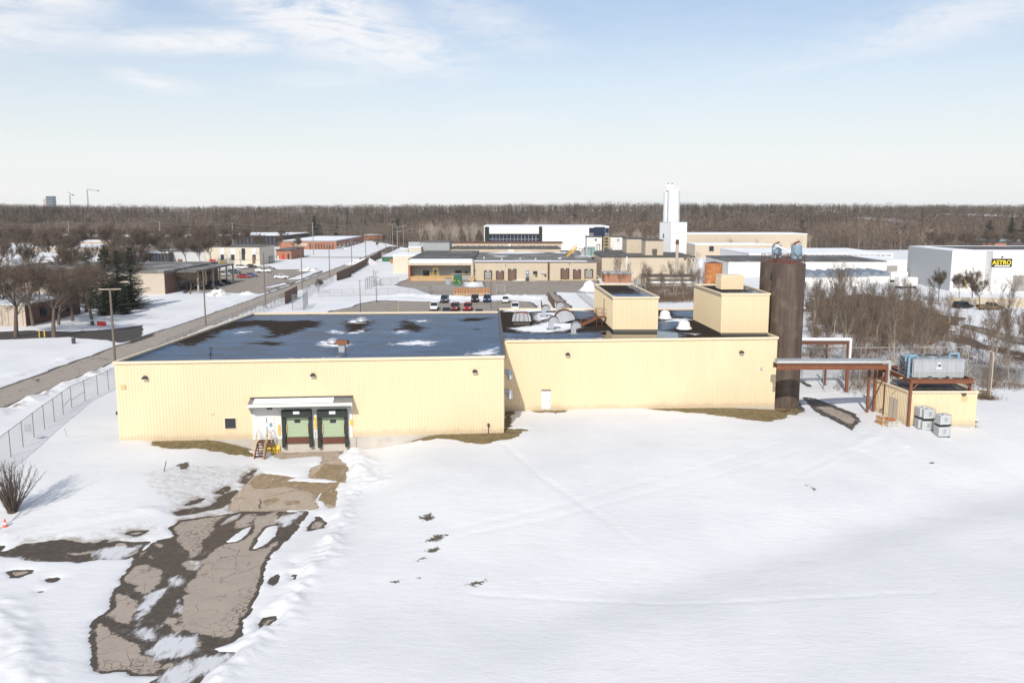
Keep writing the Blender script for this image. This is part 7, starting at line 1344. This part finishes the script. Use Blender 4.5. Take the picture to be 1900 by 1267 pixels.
for i, (x, y) in enumerate(spots):
    j = rr.randrange(4); g, nm, bk, tw, h = protos[j]; z = float(hgt(x, y)); s = rr.choice((.65, .85, 1.05, 1.3))*rr.uniform(.9, 1.1)*(1 if y < 122 else .8 if CX+F*x/y < 1720 else .62)*(1.0 if y < 170 else 1.05)
    if x < 50 and y > 200: s *= .9; tw = 'twigs_warm'
    if x > 50 and i >= NB: s *= .55
    zone = 0 if i < NB else 1 if x < 50 else 2
    pxx = CX+F*x/y; th_ = 0 if pxx < 1590 else 1 if pxx < 1690 else 2 if pxx < 1800 else 3; fr_ = 'front' if y < 128 else 'back'
    lab = ['thin bare tree in the %s of the thicket, %s' % (fr_, ['behind the rear pipe bridge', 'between pipe bridge and chiller', 'behind the chiller and shed', 'right of the chiller'][th_]), 'low bare shrub-like tree behind the two penthouses', 'thin bare tree between the thicket and the grey-blue sheds'][zone]; gp = ['trees of the thicket, %s part %d' % (fr_, th_+1), 'bare shrubs behind the penthouses', 'trees before the grey-blue sheds'][zone]
    if len(po) <= 3 and j not in [q[0] for q in po]:
        o = g.thing(nm, (x, y, z), lab, 'tree', gp, bk, tw); hh_ = hmesh(o); po.append((j, o, hh_)); o.scale = (s*h/hh_,)*3
    else:
        src = [q for q in po if q[0] == j][0]; k = s*h/src[2]; copy_tree(src[1], None, lab, (x, y, z), rr.uniform(0, 6.28), (k*rr.uniform(.9, 1.2), k*rr.uniform(.9, 1.2), k), gp)
copy_tree(po[0][1], None, 'bare tree beside the left margin whose long shadow crosses the snow by the bush', Vector((-37.2, 56.5, float(hgt(-37.2, 56.5)))), 1.3, (1.1*10/po[0][2],)*3)
# undergrowth brush: thin stems, uncountable
rs = np.random.RandomState(9); V = []; Fc = []
def brush(cx, cy, n, sx_, sy_, hmin, hmax):
    for k in range(n):
        x = cx+rs.randn()*sx_; y = cy+rs.randn()*sy_; z = float(hgt(x, y)); h = rs.uniform(hmin, hmax)
        for q in range(4):
            a = rs.rand()*6.28; w_ = .014; dx, dy = rs.randn()*.35*h, rs.randn()*.35*h; b = len(V)
            V.extend([(x-w_*math.cos(a), y-w_*math.sin(a), z), (x+w_*math.cos(a), y+w_*math.sin(a), z), (x+dx, y+dy, z+h*rs.uniform(.5, 1))]); Fc.append((b, b+1, b+2))
for k in range(80):
    y = 103+55*rs.rand(); px = rs.uniform(1490, 1880); x = (px-CX)/F*y*1.03
    if y < 114 and px < 1560: continue
    if px > 1720 and y > 135: continue
    brush(x, y, 60, 1.5, 1.2, .8, 3.0)
for k in range(150): y = 205+40*rs.rand(); x = (rs.uniform(1150, 1330)-CX)/F*y*1.02; brush(x, y, 60, 2, 1.5, .8, 2.8)
for k in range(36): y = 165+55*rs.rand(); x = (rs.uniform(1490, 1760)-CX)/F*y*1.02; brush(x, y, 50, 2.4, 2, .8, 2.8)
for k in range(9): p = GT(1830+rs.randn()*5, 742); brush(p.x, p.y, 30, .7, .4, .4, 1.2)
for k in range(30): y = 80+15*rs.rand(); x = (rs.uniform(1830, 1900)-CX)/F*y+8; brush(x+6, y+24, 40, 2, 1, .6, 2)
o = stuff(npmesh('undergrowth', V, Fc, 'twigs_warm', smooth=False)); o['label'] = 'tangled brown undergrowth and thin stems filling the thicket'; o['category'] = 'undergrowth'
# mid-distance individual trees (left side and between buildings) and the pale birches
birch = TreeGen(31, 15, .2, .33, .45, .035, 4, 1.8, 3, (3, 4), .42, .4); bo = None
pb = []
for (x0_, x1_, n, D0, D1, hm, lab, gp) in ((780, 905, 22, 455, 500, 17, 'pale-stemmed bare birch in front of the wood, left of the white modern building', 'birches left of the white building'), (905, 1130, 16, 450, 475, 18.5, 'pale bare birch rising behind the white modern building', 'birches behind the white building'), (1140, 1225, 12, 400, 470, 14, 'pale bare tree behind the white roof cabins', 'pale trees left of the white tower'), (1290, 1500, 14, 385, 470, 11, 'bare tree around the far tan warehouse', 'trees around the far tan warehouse')):
    for k in range(n):
        y = rr.uniform(D0, D1); x = (rr.uniform(x0_, x1_)-CX)/F*y*1.01; s = hm*rr.uniform(.75, 1.08); z = float(hgt(x, y))
        if bo is None: bo = birch.thing('birch_tree', (x, y, z), lab, 'tree', gp, 'bark_pale', 'twigs_pale'); hb = hmesh(bo); bo.scale = (s/hb,)*3
        else: copy_tree(bo, None, lab, (x, y, z), rr.uniform(0, 6.28), (s/hb*rr.uniform(.8, 1.1),)*2+(s/hb,), gp)
mid = TreeGen(33, 14, .26, .5, .25, .05, 8, 1.7, 3, (3, 4), .3, .15); mo = None
def place_mid(px, y, s, lab, gp):
    global mo, hm_
    x = (px-CX)/F*y*1.01; z = float(hgt(x, y))
    if mo is None: mo = mid.thing('bare_tree', (x, y, z), lab, 'tree', gp, 'bark', 'twigs'); hm_ = hmesh(mo); mo.scale = (s/hm_,)*3
    else: copy_tree(mo, None, lab, (x, y, z), rr.uniform(0, 6.28), (s/hm_*rr.uniform(.9, 1.2),)*2+(s/hm_,), gp)
for k in range(70):
    px = rr.uniform(0, 420); q = int(px//140); place_mid(px, rr.uniform(320, 470), rr.uniform(11, 17.5), ['bare tree at the left margin among the snowy far roofs', 'bare tree above the far dark hall, left of the spruces', 'bare tree above the white wing and glass-fronted wing'][q], 'bare trees among the left roofs, part %d' % (q+1))
for k in range(16): place_mid(rr.uniform(350, 560), rr.uniform(400, 560), rr.uniform(10, 15), 'bare tree behind the cream two-storey building', 'bare trees behind the cream building')
for k in range(16): place_mid(rr.uniform(0, 270), rr.uniform(245, 298), rr.uniform(10, 14), 'bare tree over the stone-fronted building roof', 'bare trees over the stone building')
for k in range(14): place_mid(rr.uniform(1690, 1960), rr.uniform(380, 470), rr.uniform(11, 15), 'bare tree behind the big warehouse with the sign', 'bare trees behind the sign warehouse')
for px, y, s in ((1737, 205, 9), (1775, 207, 8), (1800, 200, 9.5), (1815, 190, 8)): place_mid(px, y, s, 'sparse bare tree in front of the white and grey warehouse', 'sparse trees before the sign warehouse')
for px, py in ((593, 545), (740, 455), (705, 462)): p = G(px, py); place_mid(px, p.y, 4.5, 'small bare shrub in the snow near the road', 'small shrubs near the road')
# far evergreens that stand out
for px, y, s, lab in ((400, 470, 1.0, 'dark evergreen above the far roofs behind the cream building'), (372, 460, .9, 'dark evergreen left of the one behind the cream building'), (1885, 520, 1.3, 'tall dark pine at the right margin of the wood'), (1860, 540, 1.2, 'dark pine left of the one at the right margin'), (1820, 545, 1.1, 'dark pine standing alone in the right-hand wood'), (1478, 540, 1.1, 'dark pine above the far tan warehouse'), (590, 610, 1.2, 'dark evergreen over the brick building by the road'), (742, 570, 1.1, 'dark evergreen above the grey crossarm poles')):
    x = (px-CX)/F*y*1.01; copy_tree(s2, None, lab, (x, y, float(hgt(x, y))), rr.uniform(0, 6), (s*1.2, s*1.2, s), 'dark evergreens in the wood')
# ---- the wood as one mass
rs = np.random.RandomState(4)
def lowtree(seed, ntw, tw, pale=False):
    r = np.random.RandomState(seed); T = []
    for a in (0, 2.1): c, s = math.cos(a), math.sin(a); T.append([(-.011*c, -.011*s, 0), (.011*c, .011*s, 0), (.004, .004, .8)])
    for k in range(ntw):
        z0 = r.uniform(.22, .8); a = r.rand()*6.28; up = r.uniform(.05, .8); ln = r.uniform(.12, .34)*(1.15-z0*.55); d = np.array([math.cos(a)*(1.15-up*.6), math.sin(a)*(1.15-up*.6), up]); rad = .30*math.sin(math.pi*min(1, (z0-.1)))*r.rand()**.5; b = np.array([math.cos(a)*rad, math.sin(a)*rad, z0]); e = b+d*ln; e[2] = min(e[2], 1.02); sd = np.array([-math.sin(a+r.randn()*.8), math.cos(a+r.randn()*.8), 0])*tw; T.append([tuple(b-sd), tuple(b+sd), tuple(e)])
    T=np.array(T); return T
def lowcon(seed, n):
    r = np.random.RandomState(seed); T = []
    for k in range(n):
        z0 = r.uniform(.12, .97); a = r.rand()*6.28; R_ = .2*(1-z0)**.8+.02; d = np.array([math.cos(a), math.sin(a), -.25]); b = np.array([0, 0, z0]); e = b+d*R_*r.uniform(.7, 1.2); sd = np.array([-math.sin(a), math.cos(a), .0])*.05*(1.2-z0); up = np.array([0, 0, .03]); T.append([tuple(b+up), tuple(e-sd), tuple(e+sd)])
    return np.array(T)
def wood(name, protos_, pts, hts, cols, label, cat):
    Vs = []; Cs = []
    for k, pr in enumerate(protos_):
        m_ = (np.arange(len(pts)) % len(protos_)) == k; P = pts[m_]; Hh = hts[m_]; Cc = cols[m_]; a = rs.rand(len(P))*6.28; c, s = np.cos(a), np.sin(a); q = pr.reshape(-1, 3); wf = rs.uniform(.85, 1.25, len(P))*Hh
        X_ = (q[None, :, 0]*c[:, None]-q[None, :, 1]*s[:, None])*wf[:, None]+P[:, :1]; Y_ = (q[None, :, 0]*s[:, None]+q[None, :, 1]*c[:, None])*wf[:, None]+P[:, 1:2]; Z_ = q[None, :, 2]*Hh[:, None]+P[:, 2:3]
        Vs.append(np.stack([X_, Y_, Z_], -1).reshape(-1, 3)); Cs.append(np.repeat(Cc, len(q), 0))
    V = np.concatenate(Vs); C = np.concatenate(Cs); o = stuff(npmesh(name, V, np.arange(len(V)).reshape(-1, 3), 'forest_twigs', {'tint': C}, smooth=False)); o['label'] = label; o['category'] = cat; return o
def scatter(n, y0_, y1_):
    y = rs.uniform(y0_, y1_, n); x = rs.uniform(-1, 1, n)*(y*.62+30); m_ = polys_sdf(x, y, forest) > 2; x, y = x[m_], y[m_]; return np.c_[x, y, hgt(x, y)]
near_ = scatter(5200, 470, 680); far_ = scatter(4300, 680, 1050); vfar = scatter(6500, 1050, 1750)
def cols_(P, base):
    n = len(P); f = rs.rand(n)[:, None]; big = (fbm(P[:, 0]/60, P[:, 1]/60, 3)+.5)[:, None]; c = np.array(base[0])*(1-f)+np.array(base[1])*f; return c*(.35+1.3*big)*rs.uniform(.8, 1.2, (n, 1))
brown = ((.115, .082, .058), (.27, .215, .165))
wood('bare_woodland', [lowtree(k, 95, .0048) for k in range(6)], near_, rs.uniform(8.5, 15.5, len(near_))*(.78+.75*(fbm(near_[:, 0]/38, near_[:, 1]/60, 3)+.5))*.92, cols_(near_, brown), 'bare brown broadleaf wood stretching across the background', 'woodland')
fv = np.concatenate([far_, vfar]); wood('distant_woodland', [lowtree(k+20, 46, .011) for k in range(6)], fv, rs.uniform(8.5, 15, len(fv))*(.8+.8*(fbm(fv[:, 0]/60, fv[:, 1]/90, 3)+.5))*.9, cols_(fv, ((.10, .07, .05), (.19, .145, .11))), 'distant bare wood fading to the horizon', 'woodland')
cn = scatter(150, 520, 700); cf = scatter(900, 700, 1700); cf2 = scatter(3200, 1000, 1750); cf2 = cf2[fbm(cf2[:, 0]/90, cf2[:, 1]/200, 3) > .06]; cf = np.concatenate([cf, cf2]); cn = np.concatenate([cn, cf]); wood('evergreen_woodland', [lowcon(k, 70) for k in range(4)], cn, rs.uniform(8, 14.5, len(cn)), cols_(cn, ((.022, .03, .02), (.04, .045, .028))), 'dark evergreens scattered through the background wood', 'woodland')
pl = scatter(700, 470, 700); wood('pale_woodland', [lowtree(k+40, 60, .004) for k in range(3)], pl, rs.uniform(9, 14, len(pl)), cols_(pl, ((.30, .25, .20), (.42, .36, .30))), 'pale-barked bare trees scattered along the front of the wood', 'woodland')
for o in bpy.data.objects:
    if '_w' in o: del o['_w']


# ---- haze: one closed box of even, thin air
hz = stuff(MB().box(-2700, -140, -12, 2700, 2700, 60).build('haze', 'snow_plain')); hz['label'] = 'thin pale winter haze over the whole place'; hz['category'] = 'haze'; hz.data.materials.clear()
hm = bpy.data.materials.new('haze'); hm.use_nodes = True; nt = hm.node_tree; nt.nodes.clear(); ho = nt.nodes.new('ShaderNodeOutputMaterial'); pv = nt.nodes.new('ShaderNodeVolumePrincipled')
pv.inputs['Density'].default_value = .00008; pv.inputs['Color'].default_value = (.96, .98, 1, 1); pv.inputs['Anisotropy'].default_value = -.1; nt.links.new(pv.outputs[0], ho.inputs['Volume']); hz.data.materials.append(hm)
